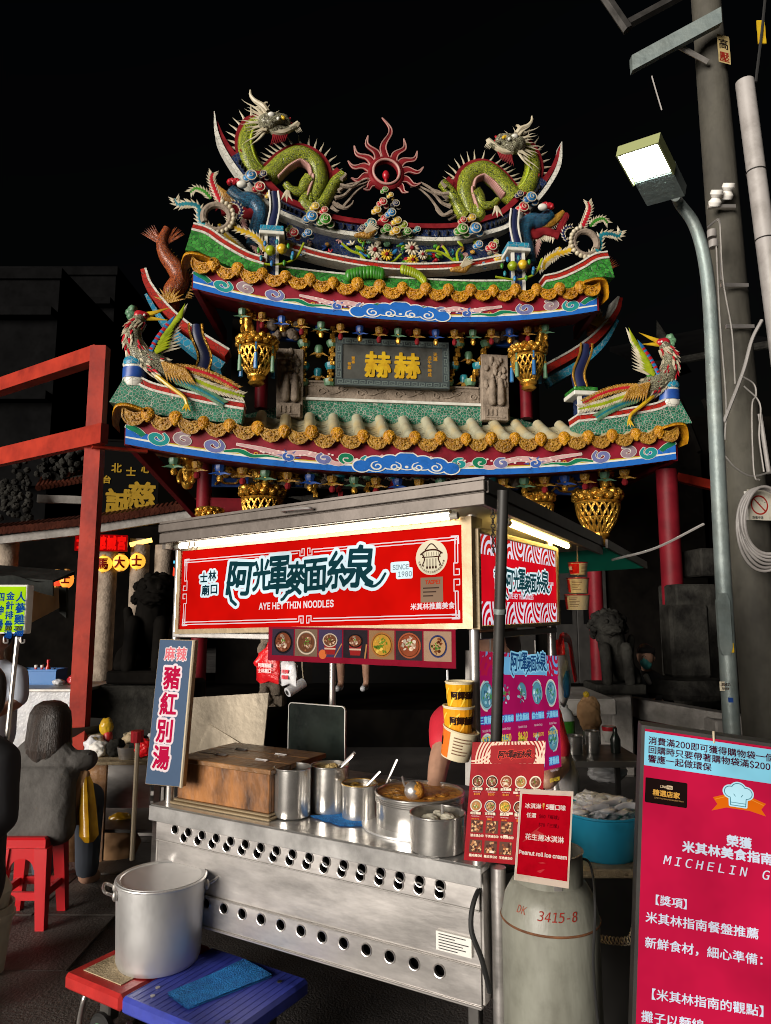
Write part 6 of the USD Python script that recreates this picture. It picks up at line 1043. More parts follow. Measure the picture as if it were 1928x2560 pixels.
P('pan_base', mv(cyl(r * 1.32, ZC + .0005, ZC + .008, 44), (c[0], c[1], 0)), 'aluminium', t); P('pan_band', join(*[torus((c[0], c[1], ZC + h - .012 - .007 * k), r + .001, .0018, 44, 5, 'z') for k in range(3)]), 'steel_pot', t, kind='stuff')
lc = K.Z(1034, 1985, ZC + h + .01); ll = thing('soup_ladle', 'steel ladle bowl coated with soup resting in the wide pan', 'ladle', lc, K)
v, f = ball((0, 0, 0), .036, 3); keep = (v[f].mean(1)[:, 2] < .018); P('ladle_bowl', mv((v, f[keep]), lc + [0, 0, .012], rx=-2.0, rz=.5), 'steel', ll); P('soup_coat', mv(lump((0, 0, 0), (.0365, .0365, .033), 5, .08, 4), lc + [.006, .004, .014]), 'soup', ll); P('ladle_handle', tube(spl([lc + [-.03, .02, .02], lc + [-.07, .06, .01], lc + [-.11, .11, .03]], 10), .006, 8, .5), 'steel', ll)
t, c, r, h = pot('dumpling_pot', 'steel pot of pale dumplings at the right front corner of the counter', 1095, 2146, 132, 84, 'steel_pot', .004, inner='dumpling', level=.62)
P('dumpling', lump(c + [-.02, -.02, h * .84], (.032, .02, .018), 3, .3, 3), 'dumpling', t); P('dumpling', lump(c + [.03, .02, h * .84], (.03, .022, .018), 8, .3, 3), 'dumpling', t); P('dumpling', lump(c + [-.01, .03, h * .86], (.026, .03, .018), 11, .3, 3), 'dumpling', t); P('spoon', tube(spl([c + [.02, 0, h * .8], c + [.004, .03, h * 1.18]], 6), .006, 6, .5), 'steel_dull', t)
a, b, c_, d = K.Z(780, 2045, ZC), K.Z(845, 2065, ZC), K.Z(952, 2065, ZC), K.Z(930, 2030, ZC)
g = np.array([[ (a * (1 - u) + b * u) * (1 - v_) + (d * (1 - u) + c_ * u) * v_ for v_ in np.linspace(0, 1, 14)] for u in np.linspace(-.1, 1.1, 10)]); g[..., 2] = ZC + .003 + .004 * meshkit.noise(g * 60, 3); v, f = sheet(g, 10, 14)
solo('blue_cloth', join((v, f), (v - [0, 0, .003], f[:, ::-1])), 'cloth_blue', 'blue cleaning cloth under the steel pots on the counter', 'cloth', K)
solo('film_sheet', box(.95, .55, ZC, 1.4, .85, ZC + .004), 'bag_clear', 'clear plastic sheet on the rear of the counter', 'plastic sheet', K)
# ---------------------------------------------------------------- trolley, stock pot
c0, c1_, c2_, c3_ = (W.Z(x, y, .25) for x, y in ((160, 2432), (560, 2600), (752, 2440), (470, 2325)))
TR = Frame((c0[0], c0[1], 0), math.degrees(math.atan2(c1_[1] - c0[1], c1_[0] - c0[0]))); q = TR.local(c1_); q2 = TR.local(W.Z(755, 2440, .25)); TWx, TWy = q[0], q2[1]
tr = thing('platform_trolley', 'low platform trolley with a red half and a blue half', 'trolley', (TWx / 2, TWy / 2, 0), TR)
sx = TR.local(W.Z(300, 2492, .25))[0]
for nm, x0, x1, mt in (('red_deck', 0, sx - .001, 'trolley_red'), ('blue_deck', sx + .001, TWx, 'trolley_blue')): P(nm, box(x0, 0, .19, x1, TWy, .25, .012), mt, tr, nm.replace('_', ' ') + ' of the trolley')
ib = P('plywood_inlay', box(.05, .05, .2505, sx - .06, TWy - .05, .2535), 'wood_board', tr)
P('deck_rib', join(*[box(sx + .015 + k * (TWx - sx - .03) / 17, .02, .2502, sx + .018 + k * (TWx - sx - .03) / 17, TWy - .02, .2514) for k in range(18)]), 'trolley_blue', tr, kind='stuff')
for x, y in ((sx + .1, .06), (sx + .07, .11), (TWx - .06, .08), (TWx - .08, TWy - .08)): P('bolt_head', mv(cyl(.009, .2504, .2535, 12), (x, y, 0)), 'steel' if x < sx + .2 else 'rubber', tr)
hb_ = [np.array(p_) for p_ in ((.02, .12, .18), (-.005, .10, .10), (.1, .02, .03), (.32, .0, .03), (.36, .02, .16))]; P('push_bar', tube(spl(hb_, 30), .012, 10), 'steel', tr)
for x, y in ((.15, .1), (TWx - .12, .12), (.15, TWy - .1), (TWx - .12, TWy - .1)):
    P('caster_fork', box(x - .03, y - .025, .085, x + .03, y + .025, .189, .006), 'steel_dark', tr); w_ = P('caster', mv(lathe([(.001, -.018), (.05, -.018), (.058, -.01), (.058, .01), (.05, .018), (.001, .018)], 20), (x, y - .03, .06), rx=PI / 2), 'rubber', tr); P('hub', mv(cyl(.028, -.02, .02, 16), (x, y - .03, .06), rx=PI / 2), 'jade', w_)
a = TR.local(W.Z(415, 2485, .256)); b = TR.local(W.Z(470, 2522, .256)); c_ = TR.local(W.Z(680, 2440, .256)); d = TR.local(W.Z(612, 2398, .256))
g = np.array([[(a * (1 - u) + b * u) * (1 - v_) + (d * (1 - u) + c_ * u) * v_ for v_ in np.linspace(0, 1, 26)] for u in np.linspace(0, 1, 14)]); g[..., 2] = .2545 + .010 * meshkit.fbm(g * [14, 14, 1], 3, 3); g[..., :2] += .012 * (meshkit.noise(g * 9, 5)[..., None] - .5); v, f = sheet(g, 14, 26); low = v.copy(); low[:, 2] = .2526
solo('blue_towel', join((v, f), (low, f[:, ::-1])), 'cloth_blue', 'wrinkled bright blue towel lying on the blue half of the trolley', 'towel', TR)
pc = W.Z(396, 2398, .254); rr_ = 95 * pc[1] / FPX; pt_ = W.Z(398, 2210, .62); ph = .0
dist = pc[1]; hz_ = W.Y(398, 2192, dist)[2]; 
sp_ = thing('stock_pot', 'tall dull aluminium stock pot with a lid standing on the red trolley half', 'pot', (pc[0], pc[1], .2545), W); rt_ = rr_ * 1.07; z0 = .2545
P('pot_wall', lathe([(.001, z0), (rr_ * .95, z0), (rr_, z0 + .02), (rt_, hz_), (rt_ - .004, hz_), (rr_ - .004, z0 + .03), (.001, z0 + .02)], 56, (pc[0], pc[1], 0)), 'aluminium', sp_); P('pot_rim', torus((pc[0], pc[1], hz_), rt_ + .001, .005, 56, 8, 'z'), 'aluminium', sp_)
P('lid', lathe([(.001, hz_ + .001), (rt_ * .985, hz_ + .001), (rt_ * .985, hz_ + .008), (rt_ * .92, hz_ + .006), (rt_ * .9, hz_ + .002), (.001, hz_ + .004)], 56, (pc[0], pc[1], 0)), 'aluminium', sp_)
for an in (.35, PI + .35):
    d = np.array([math.cos(an), math.sin(an), 0]); n = np.array([-d[1], d[0], 0]); c = np.array([pc[0], pc[1], hz_ - .035]) + d * rt_
    P('handle', tube(spl([c + n * .05 + [0, 0, -.0], c + n * .045 + d * .04 + [0, 0, .02], c - n * .045 + d * .04 + [0, 0, .02], c - n * .05], 22), .006, 8), 'steel', sp_); [P('handle_plate', ball(c + s * n * .05, (.012, .012, .02), 2), 'steel_dull', sp_) for s in (-1, 1)]
# ---------------------------------------------------------------- gas cylinder
gc = W.Y(1376, 2300, 2.42); gx, gy, gr = gc[0], gc[1], 112 * 2.42 / FPX; zsh = W.Y(1376, 2330, 2.3)[2]; ztop = W.Y(1376, 2140, 2.35)[2]
gs_ = thing('gas_cylinder', 'scuffed grey-green gas cylinder with collar and stencilled red number', 'gas cylinder', (gx, gy, 0), W)
P('cylinder_body', lathe([(.001, .03), (gr * .8, .03), (gr * .97, .07), (gr, .11), (gr, zsh - .01), (gr * 1.012, zsh - .006), (gr * 1.012, zsh + .002), (gr * .985, zsh + .012), (gr * .93, zsh + .06), (gr * .78, zsh + .10), (gr * .5, zsh + .125), (.001, zsh + .13)], 56, (gx, gy, 0)), 'gas_paint', gs_)
P('weld_band', torus((gx, gy, zsh - .002), gr * 1.008, .004, 56, 6, 'z'), 'rust', gs_); P('foot_ring', lathe([(gr * .82, .0), (gr * .84, 0), (gr * .84, .06), (gr * .82, .06)], 40, (gx, gy, 0)), 'gas_paint', gs_)
cr_ = gr * .70; a = np.linspace(0, 2 * PI, 61); P('collar', lathe([(cr_ - .004, zsh + .095), (cr_, zsh + .095), (cr_, ztop - .005), (cr_ + .004, ztop), (cr_ - .004, ztop)], 56, (gx, gy, 0)), 'gas_paint', gs_)
P('valve', join(cyl(.018, zsh + .13, zsh + .2, 14, (gx, gy)), cyl(.03, zsh + .2, zsh + .215, 14, (gx, gy))), 'gold', gs_)
an = -PI / 2 - .02; P('foil_label', hullp([[gx + (cr_ + k) * math.cos(an + s), gy + (cr_ + k) * math.sin(an + s), z] for k in (.0005, .002) for s in (-.06, .06, .17) for z in (zsh + .11, zsh + .165)]), 'steel', gs_)
p = Print(); p.text('3415-8', -.060, 0, .036, lin((140, 44, 34)), 0, .0, 'mono', shear=.25); p.text('DK', -.135, .006, .03, lin((150, 84, 66)), 0, .0, 'mono', shear=.3)
prof = lambda z: np.interp(z, [zsh + .012, zsh + .06, zsh + .10], [gr * .985, gr * .93, gr * .78])
P('stencilled_number', p.mesh(lambda u, v, w: np.column_stack([gx + (prof(zsh + .035 + v) + .0015) * np.cos(-PI / 2 - .1 + u / gr), gy + (prof(zsh + .035 + v) + .0015) * np.sin(-PI / 2 - .1 + u / gr), zsh + .036 + v + 0 * w])), 'print_matte', gs_)
solo('gas_hose', join(tube(spl([W.Y(1440, 2145, 2.42), W.Y(1475, 2160, 2.40), W.Y(1488, 2260, 2.26), W.Y(1484, 2420, 2.27), W.Y(1500, 2600, 2.3)], 40), .004, 6)), 'rubber', 'thin black hose that runs down the right side of the gas cylinder', 'hose')
solo('black_cable', tube(spl([W.Y(1300, 2170, 2.75), W.Y(1230, 2190, 2.62), W.Y(1190, 2240, 2.50), W.Y(1178, 2320, 2.46), W.Y(1205, 2400, 2.46), W.Y(1225, 2480, 2.5)], 50), .0085, 8), 'rubber', 'thick black cable looping from the counter corner beside the gas cylinder', 'cable')
# ---------------------------------------------------------------- light box sign on the right
tl, tr_, bl, br_ = W.Y(1613, 1822, 2.2), W.Y(1928, 1868, 2.12), W.Y(1590, 2560, 2.2), W.Y(1930, 2614, 2.12); k_ = .0 ; LWd = .60; e_ = LWd / np.linalg.norm(tr_ - tl)
g_ = (tl[2] - .10) / (tl[2] - bl[2]); bl = tl + (bl - tl) * g_; br_ = tr_ + (br_ - tr_) * g_; tr = tl + (tr_ - tl) * e_; br = bl + (br_ - bl) * e_; HH = np.linalg.norm(tl - bl); nrm = np.cross(tr - tl, tl - bl); nrm /= np.linalg.norm(nrm)
f = quad3(tl, tr, br, bl, LWd, HH, nrm); f0 = f; f2 = lambda u, v, d: f0(u * .915, HH - (HH - v) * .885, d); lb = thing('light_box_sign', 'tall glowing magenta light box sign with white characters at the right edge', 'sign', (tl + tr) / 2 * [1, 1, 0], W)
cq = lambda a, b, c, d: (np.array([a, c, c, a]), np.array([b, b, d, d]))
P('box_body', loft(np.stack([f(*cq(-.010, -.010, LWd + .010, HH + .010), np.full(4, k)) for k in (-.10, -.002)])), 'iron_black', lb); P('sign_foot', loft(np.stack([f(*cq(.05, -.06, LWd - .05, -.011), np.full(4, k)) for k in (-.09, -.03)])), 'iron_black', lb)
p = Print(); MG = lin((198, 24, 64)); p.rect(0, -.13, LWd * 1.09, HH, MG); p.rect(.0, HH - .118, LWd * 1.09, HH - .008, lin((140, 212, 232)), 1); ink = lin((70, 26, 44)); D = lambda t, u, v, h, c, z, *a, **k: p.text(t, u, HH - v, h, c, z, *a, **k)
for i, tx in enumerate(('消費滿200即可獲得購物袋一個', '回購時只要帶著購物袋滿$200', '響應一起做環保')): D(tx, .011, .045 + i * .0295, .0268, ink, 2, .02, squeeze=1.02)
p.add(sbox(.010, HH - .232, .128, HH - .160).buffer(.004), lin((30, 18, 16)), 2); D('精選店家', .029, .208, .0205, lin((220, 160, 70)), 3, .03); D('LINE', .05, .182, .0095, lin((220, 190, 150)), 3, .03, 'inter'); p.add(sbox(.072, HH - .183, .087, HH - .1735).buffer(.0015), lin((220, 190, 150)), 3); D('Pay', .073, .181, .0075, lin((30, 18, 16)), 4, .03, 'inter'); D('LINE Pay Recommended Store', .034, .219, .006, lin((200, 150, 90)), 3, 0, 'inter')
hx, hz2 = .28, HH - .175; S_ = .66; OR = lin((226, 104, 14)); WH_ = lin((190, 235, 245)); h_ = lambda a, b: (hx + a * S_, hz2 + b * S_)
p.poly([h_(*q) for q in ((-.11, -.02), (-.05, .005), (.06, .005), (.12, -.015), (.10, -.045), (.12, -.075), (.05, -.06), (-.05, -.06), (-.115, -.085), (-.09, -.05))], OR, 2); p.line([h_(*q) for q in ((-.1, -.028), (-.05, -.006), (.06, -.006), (.11, -.024))], .0015, lin((240, 160, 60)), 3)
cap = union_all([sg.Point(*h_(a, b)).buffer(r * S_, 8) for a, b, r in ((-.034, .02, .028), (0, .034, .032), (.034, .02, .028))] + [sg.Polygon([h_(*q) for q in ((-.034, -.045), (.034, -.045), (.038, .02), (-.038, .02))])]); p.add(cap.buffer(.004), WH_, 4); p.add(cap, lin((40, 110, 120)), 5); p.add(cap.buffer(-.0022), WH_, 6)
for s in (-1, 1): p.line([h_(s * .02, .012), h_(s * .012, 0)], .0018, lin((40, 110, 120)), 7)
p.line([h_(-.034, -.03), h_(.034, -.03)], .0018, lin((40, 110, 120)), 7)
wt = lin((215, 228, 240)); D('榮獲', .247, .331, .0365, wt, 2, .03); D('米其林美食指南推薦', .12, .371, .0372, wt, 2, .03); D('MICHELIN GUIDE', .064, .422, .0385, wt, 2, .0, 'mono', gap=.215, shear=.18)
D('【獎項】', .025, .548, .0335, wt, 2, .012); D('米其林指南餐盤推薦', .018, .606, .0358, wt, 2, .012); D('新鮮食材，細心準備：', .018, .683, .0355, wt, 2, .012); D('【米其林指南的觀點】', .02, .835, .0355, wt, 2, .012); D('攤子以麵線', .014, .905, .0355, wt, 2, .012)
P('sign_face', p.mesh(f2, .0004), 'lit_print', lb); P('knot', tube(spl([f(np.array([.19]), np.array([HH]), np.array([.002]))[0] + [0, 0, z] for z in (-.012, .008, .022)], 8), .003, 5), 'string_tan', lb)
# ---------------------------------------------------------------- basin, table, jugs and bags on the right
bc = W.Z(1512, 2135, .62); bs = thing('blue_basin', 'light blue plastic basin heaped with plastic bags and spoons', 'basin', (bc[0], bc[1], .62), W); R1 = 92 * bc[1] / FPX
P('basin_wall', lathe([(.001, .62), (R1 * .78, .62), (R1 * .84, .635), (R1, .79), (R1 * 1.05, .795), (R1 * 1.05, .803), (R1 * .96, .80), (R1 * .8, .64), (.001, .635)], 44, (bc[0], bc[1], 0)), 'plastic_cyan', bs)
for k in range(9):
    q = random.Random(k + 40); a = q.uniform(0, 6.28); d = q.uniform(0, .62) * R1; bgp = solo('clear_bag', lump((bc[0] + d * math.cos(a), bc[1] + d * math.sin(a), .80 + q.uniform(-.02, .045)), (q.uniform(.05, .09), q.uniform(.05, .08), q.uniform(.03, .05)), k, .5, 2.5, 3), 'bag_clear', 'crumpled clear plastic bag, one of the heap in the blue basin', 'plastic bag', group='crumpled bags in the blue basin') 
for k, (x, y) in enumerate(((1450, 2030), (1478, 2020), (1520, 2026))):
    c = W.Z(x, y, .85); t = thing('soup_spoon', ('white plastic spoon lying at the left of the heap in the basin', 'white plastic spoon lying across the top of the heap in the basin', 'white plastic spoon lying at the right of the heap in the basin')[k], 'spoon', c, W); P('spoon_bowl', ball(c, (.036, .024, .012), 2), 'bag_white', t); P('spoon_handle', tube(spl([c + [.03, 0, .003], c + [.07, .01, .016], c + [.12, .02, .012]], 8), [.012] * 8, 8, .4), 'bag_white', t)
pk = thing('wooden_shelf', 'wooden board shelf under the blue basin', 'shelf', (bc[0], bc[1], 0), W); P('shelf_board', box(bc[0] - .40, bc[1] - .18, .585, bc[0] + .5, bc[1] + .25, .6185, .004), 'wood_board', pk); P('shelf_crate', box(bc[0] - .15, bc[1] - .1, .0, bc[0] + .4, bc[1] + .2, .584, .01), 'steel_dark', pk)
c = W.Z(1510, 2290, .3); solo('blue_bag', lump(c + [0, .15, .12], (.15, .09, .19), 9, .3, 2, 4), 'plastic_blue', 'dark blue plastic sack hanging below the shelf beside the gas cylinder', 'plastic bag')
a = np.linspace(0, 1, 160); pa = W.Y(1490, 2345, 2.75); pb = W.Y(1575, 2350, 2.7); pe = W.Y(1588, 2310, 2.65); base = spl([pa, pa * .5 + pb * .5 - [0, 0, .006], pb, pe], 160); solo('coiled_cord', tube(base + np.column_stack([.008 * np.cos(a * 90), .008 * np.sin(a * 90), .010 * np.sin(a * 90)]), .0025, 5), 'string_tan', 'pale coiled telephone-style cord between the gas cylinder and the light box', 'cord')
tb = W.Z(1530, 1900, .76); side = thing('side_table', 'low dark steel table behind the cart with lower shelf', 'table', (tb[0], tb[1], 0), W); tx0, tx1, ty0, ty1 = tb[0] - .32, tb[0] + .20, tb[1] - .05, tb[1] + .5
P('table_top', box(tx0, ty0, .735, tx1, ty1, .76, .006), 'steel_dark', side); P('lower_shelf', box(tx0, ty0, .42, tx1, ty1, .44, .004), 'steel_dull', side); P('table_edge', box(tx0, ty0 - .008, .728, tx1, ty0 - .0005, .764, .002), 'steel_dull', side)
for x in (tx0 + .02, tx1 - .02):
    for y in (ty0 + .02, ty1 - .02): P('leg', box(x - .015, y - .015, 0, x + .015, y + .015, .734), 'steel_dark', side)
def at_table(px, py): return W.Z(px, py, .76)
for i, (px, py, w, h) in enumerate(((1442, 1888, 42, 42), (1486, 1884, 36, 50))):
    c = at_table(px, py); r = w / 2 * c[1] / FPX; h_ = h * c[1] / FPX; t = thing('steel_cup', ('short steel cup on the table behind the menu', 'taller steel cup on the table behind the menu')[i], 'cup', c, W); P('cup_wall', lathe([(.001, .761), (r, .761), (r, .76 + h_), (r - .003, .76 + h_), (r - .004, .77), (.001, .768)], 24, (c[0], c[1] + r, 0)), 'steel_pot', t); P('cup_rim', torus((c[0], c[1] + r, .76 + h_), r, .003, 24, 6, 'z'), 'steel_pot', t)
c = at_table(1425, 1862) + [0, .12, 0]; t = thing('plastic_jug', 'translucent plastic jug with a green label behind the lit menu', 'jug', c, W); P('jug_body', lathe([(.001, .761), (.06, .761), (.066, .78), (.066, .92), (.05, .96), (.025, .98), (.025, 1.0), (.001, 1.0)], 24, (c[0], c[1], 0)), 'bag_clear', t); P('green_label', lathe([(.0665, .81), (.067, .81), (.067, .90), (.0665, .90)], 24, (c[0], c[1], 0)), 'leaf', t)
c = at_table(1497, 1845) + [0, .2, 0]; t = thing('paper_bag', 'pale brown tied bag standing behind the steel cups', 'bag', c, W); P('bag_body', lump(c + [0, 0, .13], (.085, .07, .13), 6, .25, 2, 4), 'canvas_tan', t); P('bag_tie', lump(c + [-.02, 0, .27], (.022, .02, .022), 3, .3, 3), 'yolk', t)
c = at_table(1540, 1882); t = thing('dark_bottle', 'dark sauce bottle with red-rimmed cup on the right of the table', 'bottle', c, W); P('bottle_glass', lathe([(.001, .761), (.03, .761), (.032, .84), (.014, .88), (.013, .91), (.001, .91)], 20, (c[0], c[1], 0)), 'glass_dark', t)
c = at_table(1536, 1862) + [0, .1, 0]; t = thing('paper_cup', 'red and white paper cup behind the dark sauce bottle', 'paper cup', c, W); P('cup_body', lathe([(.001, .761), (.035, .761), (.046, .86), (.001, .86)], 24, (c[0], c[1], 0)), 'paper_white', t); P('cup_band', lathe([(.0445, .835), (.047, .855), (.046, .862), (.04, .862)], 24, (c[0], c[1], 0)), 'rose', t)
c = W.Z(1535, 1980, .46); solo('crumpled_sack', lump(c + [0, .12, .10], (.13, .09, .07), 12, .3, 2, 4), 'bag_clear', 'crumpled clear plastic sack on the lower shelf of the side table', 'plastic bag')
# ---------------------------------------------------------------- ground, halls and walls around
gq = solo('ground', sheet(np.array([[[x, y, 0.] for y in np.linspace(-6, 60, 34)] for x in np.linspace(-40, 40, 41)]), 41, 34), 'asphalt', 'dark worn asphalt of the market street', None, kind='structure')
pv = thing('pavement', 'dark stone paving of the temple forecourt', None, (0, 4.5, 0), W, kind='structure'); q = random.Random(4)
for i in range(9):
    for j in range(6):
        x0, y0 = -4.6 + i * .9 + (.45 if j % 2 else 0), 2.9 + j * .6
        if x0 + .9 < -.9 or j > 4: P('paving_slab', box(x0 + .004, y0 + .004, .0, x0 + .896, y0 + .596, .012 + q.uniform(0, .003), .003), 'slab_stone', pv)
# platform with stone ledge on the right
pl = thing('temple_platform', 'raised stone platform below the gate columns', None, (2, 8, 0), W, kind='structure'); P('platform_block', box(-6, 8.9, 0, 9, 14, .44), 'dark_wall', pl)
lg = thing('stone_ledge', 'pale worn stone balustrade ledge at the foot of the right column', 'ledge', W.Z(1750, 1770, .62), W); a, b = W.Y(1596, 1748, 7.6), W.Y(1905, 1800, 6.7)
P('rail_slab', loft(np.array([[p_, p_ + [0, .4, 0], p_ + [0, .4, -.2], p_ + [0, 0, -.2]] for p_ in (a, b)])), 'ledge_stone', lg); P('end_post', box(W.Y(1570, 1735, 7.4)[0] - .18, 7.35, 0, W.Y(1570, 1735, 7.4)[0] + .03, 7.8, W.Y(1570, 1732, 7.4)[2], .02), 'ledge_stone', lg)
a2, b2 = W.Y(1400, 1775, 6.6), W.Y(1525, 1740, 7.3); P('step_slab', box(W.Y(1395, 1760, 6.2)[0], 6.2, W.Y(1395, 1790, 6.2)[2], W.Y(1525, 1760, 6.4)[0], 7.2, W.Y(1395, 1748, 6.2)[2], .015), 'ledge_stone', lg); P('post_block', box(W.Y(1785, 1830, 6.9)[0], 6.85, 0, W.Y(1822, 1830, 6.9)[0], 7.2, W.Y(1785, 1800, 6.9)[2], .015), 'ledge_stone', lg)
P('rubble_wall', box(1.8, 7.9, 0, 4.6, 8.1, .5), 'stone_grey', lg)
wl = thing('rear_hall', 'dark main hall behind the gate with a shadowed opening', 'temple hall', (0, 12, 0), W); P('rear_wall', box(-2.8, 12.0, 0, 5.4, 12.3, 4.6), 'dark_wall', wl); P('dark_opening', box(-1.2, 11.97, .45, 1.6, 11.999, 2.3), 'void', wl)  # black sheet on the wall stands for the shade in its opening
for x0, x1, y0 in ((645, 712, 1600),):
    a, b = W.Y(x0, 1880, 9.2), W.Y(x1, y0, 9.2); st_ = P('carved_pier', box(a[0], 9.2, .0, b[0], 9.5, 2.6, .02), 'stone_warm', wl); q = random.Random(x0); P('pier_carving', join([lump((q.uniform(a[0], b[0]), 9.19, q.uniform(.3, 2.2)), (.07, .04, .09), k, .4, 2, 2) for k in range(26)]), 'stone_warm', st_, kind='stuff')
for x, w in ((1480, .5), (1415, .35), (1300, .5)):
    c = W.Y(x, 1500, 11.9); P('door_leaf', box(c[0] - w / 2, 11.9, .45, c[0] + w / 2, 11.95, 2.6, .01), 'iron_black', wl); P('door_pane', box(c[0] - w * .3, 11.885, W.Y(x, 1560, 11.9)[2], c[0] + w * .25, 11.899, W.Y(x, 1500, 11.9)[2]), 'night_concrete', wl)
# stone lions
def stone_lion(label, c, s, mat, faced=1):
    c = np.array(c, float); t = thing('stone_lion', label, 'stone lion', c, W); v = lambda x, y, z: c + np.array([x * faced, y, z]) * s
    P('plinth', box(*(c + [-.42 * s, -.4 * s, 0]), *(c + [.42 * s, .4 * s, .16 * s]), .02 * s), mat, t)
    P('body', chain([v(.15, .1, .4), .26 * s, v(0, 0, .75), .24 * s], [v(0, 0, .75), .24 * s, v(-.06, -.1, 1.05), .22 * s], [v(-.2, -.25, .75), .10 * s, v(-.2, -.32, .2), .09 * s], [v(.16, -.25, .75), .10 * s, v(.18, -.32, .2), .09 * s], [v(.3, 0, .3), .16 * s, v(.3, -.22, .22), .1 * s], [v(.3, .2, .4), .1 * s, v(.4, .2, .9), .06 * s], refine=.06 * s), mat, t)
    hd = P('head', join(lump(v(-.08, -.18, 1.14), (.24 * s, .22 * s, .22 * s), 4, .3, 3), lump(v(-.1, -.36, 1.06), (.15 * s, .1 * s, .09 * s), 7, .3, 3), *[ball(v(-.1 + k * .09, -.36, 1.2), .04 * s, 2) for k in (-1, 1)]), mat, t)
    P('curls', join([lump(v(-.05 + .27 * math.cos(a), -.05 + .1 * (k % 3), 1.1 + .25 * math.sin(a)), .07 * s, k, .3, 3, 2) for k, a in enumerate(np.linspace(-.9, 4.0, 22))]), mat, hd, kind='stuff'); return t
p0 = W.Y(1536, 1730, 7.5); stone_lion('grey stone guardian lion on a plinth left of the masked man', (p0[0], 7.5, p0[2]), .60, 'stone_grey')
p0 = W.Y(375, 1690, 7.4); stone_lion('large dark stone guardian lion behind the blue-grey vertical sign', (p0[0], 7.4, p0[2] - .05), .78, 'dark_wall', -1); solo('lion_pedestal', box(p0[0] - .55, 7.0, 0, p0[0] + .45, 7.9, p0[2] - .06, .03), 'stone_grey', 'dark carved stone pedestal of the large lion at the left', 'pedestal')
p0 = W.Y(1700, 1745, 7.9); solo('drum_stone', join(lathe([(.001, 0), (.42, 0), (.45, .06), (.4, .14), (.36, .2), (.001, .2)], 20, p0 + [.1, .1, 0]), box(p0[0] - .02, 8.0, p0[2] + .201, p0[0] + .42, 8.3, p0[2] + 1.0, .03)), 'stone_grey', 'dark carved stone block with mossy face right of the red column', 'stone block')
# left hall with gold characters and tile eave
HL = Frame((-3.4, 10.6, 0), 13); ll_ = lambda px, py, y=0.: HL.Y(px, py, y)
lh = thing('left_hall', 'dark temple hall on the left with tiled eave and gold characters', 'temple hall', (0, .5, 0), HL)
e0, e1 = ll_(-60, 1366), ll_(500, 1290); P('eave_board', loft(np.array([[p_ , p_ + [0, .1, 0], p_ + [0, .1, .13], p_ + [0, 0, .13]] for p_ in (e0, (e0 + e1) / 2 - [0, 0, .04], e1)])), 'ledge_stone', lh)
q = spl([e0, (e0 + e1) / 2 - [0, 0, .04], e1], 44)
for p_ in q: P('roof_tile', tube([p_ + [0, -.06, .18], p_ + [0, .2, .24], p_ + [0, .42, .30]], .06, 8), 'tile_red', lh)
P('hall_roof', loft(np.array([[p_ + [0, -.02, .14], p_ + [0, .45, .28], p_ + [0, .45, .22], p_ + [0, 0, .10]] for p_ in (e0, e1)])), 'iron_black', lh); P('hall_wall', box(e0[0], 1.6, 0, e1[0], 1.9, e1[2]), 'dark_wall', lh)
for px in (20, 270, 350, 410): c = ll_(px, 1400, .4); P('hall_column', mv(cyl(.14, 0, e0[2] + .1, 16), (c[0], c[1], 0)), 'stone_warm', lh)
g0, g1 = ll_(240, 1288, .5), ll_(395, 1140, .5); P('name_board', box(g0[0], .5, g0[2], g1[0], .56, g1[2] + .2), 'void', lh); P('board_frame', slab(sbox(g0[0] - .03, g0[2] - .03, g1[0] + .03, g1[2] + .23).difference(sbox(g0[0], g0[2], g1[0], g1[2] + .2)), .48, .57), 'dark_wall', lh)
p = Print(); GD = lin((150, 120, 40))
for ch, px, py, h in (('慈', 318, 1262, 66), ('誠', 262, 1276, 62), ('北', 278, 1178, 24), ('士', 314, 1188, 24), ('台', 256, 1206, 20), ('心', 352, 1180, 24)):
    c = ll_(px, py, .5); p.text(ch, c[0], c[2], h * 11.5 / FPX, GD, 0, .03)
P('gold_lettering', p.mesh(lambda u, v, w: np.column_stack([u, .49 - w, v])), 'glaze', lh)
r0, r1 = ll_(100, 1215, 1.0), ll_(215, 1195, 1.0); P('small_roof_ridge', tube(spl([r0 + [0, 0, .35], r0 + [.3, 0, .1], (r0 + r1) / 2, r1], 20), .07, 8), 'stone_grey', lh); q = spl([r0 + [0, -.1, -.05], r1 + [0, -.1, -.05]], 12)
for p_ in q: P('roof_tile', tube([p_, p_ + [0, .3, .2]], .05, 8), 'tile_red', lh)
P('small_eave', box(r0[0], .86, r0[2] - .28, r1[0], .95, r0[2] - .16), 'ledge_stone', lh); qr = random.Random(9); P('ridge_figures', join([lump(ll_(qr.uniform(20, 215), qr.uniform(1120, 1195), .9), qr.uniform(.03, .07), k, .45, 2.5, 2) for k in range(70)] + [lump(ll_(qr.uniform(0, 75), qr.uniform(1200, 1300), .6), qr.uniform(.03, .06), k, .45, 2.5, 2) for k in range(60)]), 'stone_grey', lh, kind='stuff')
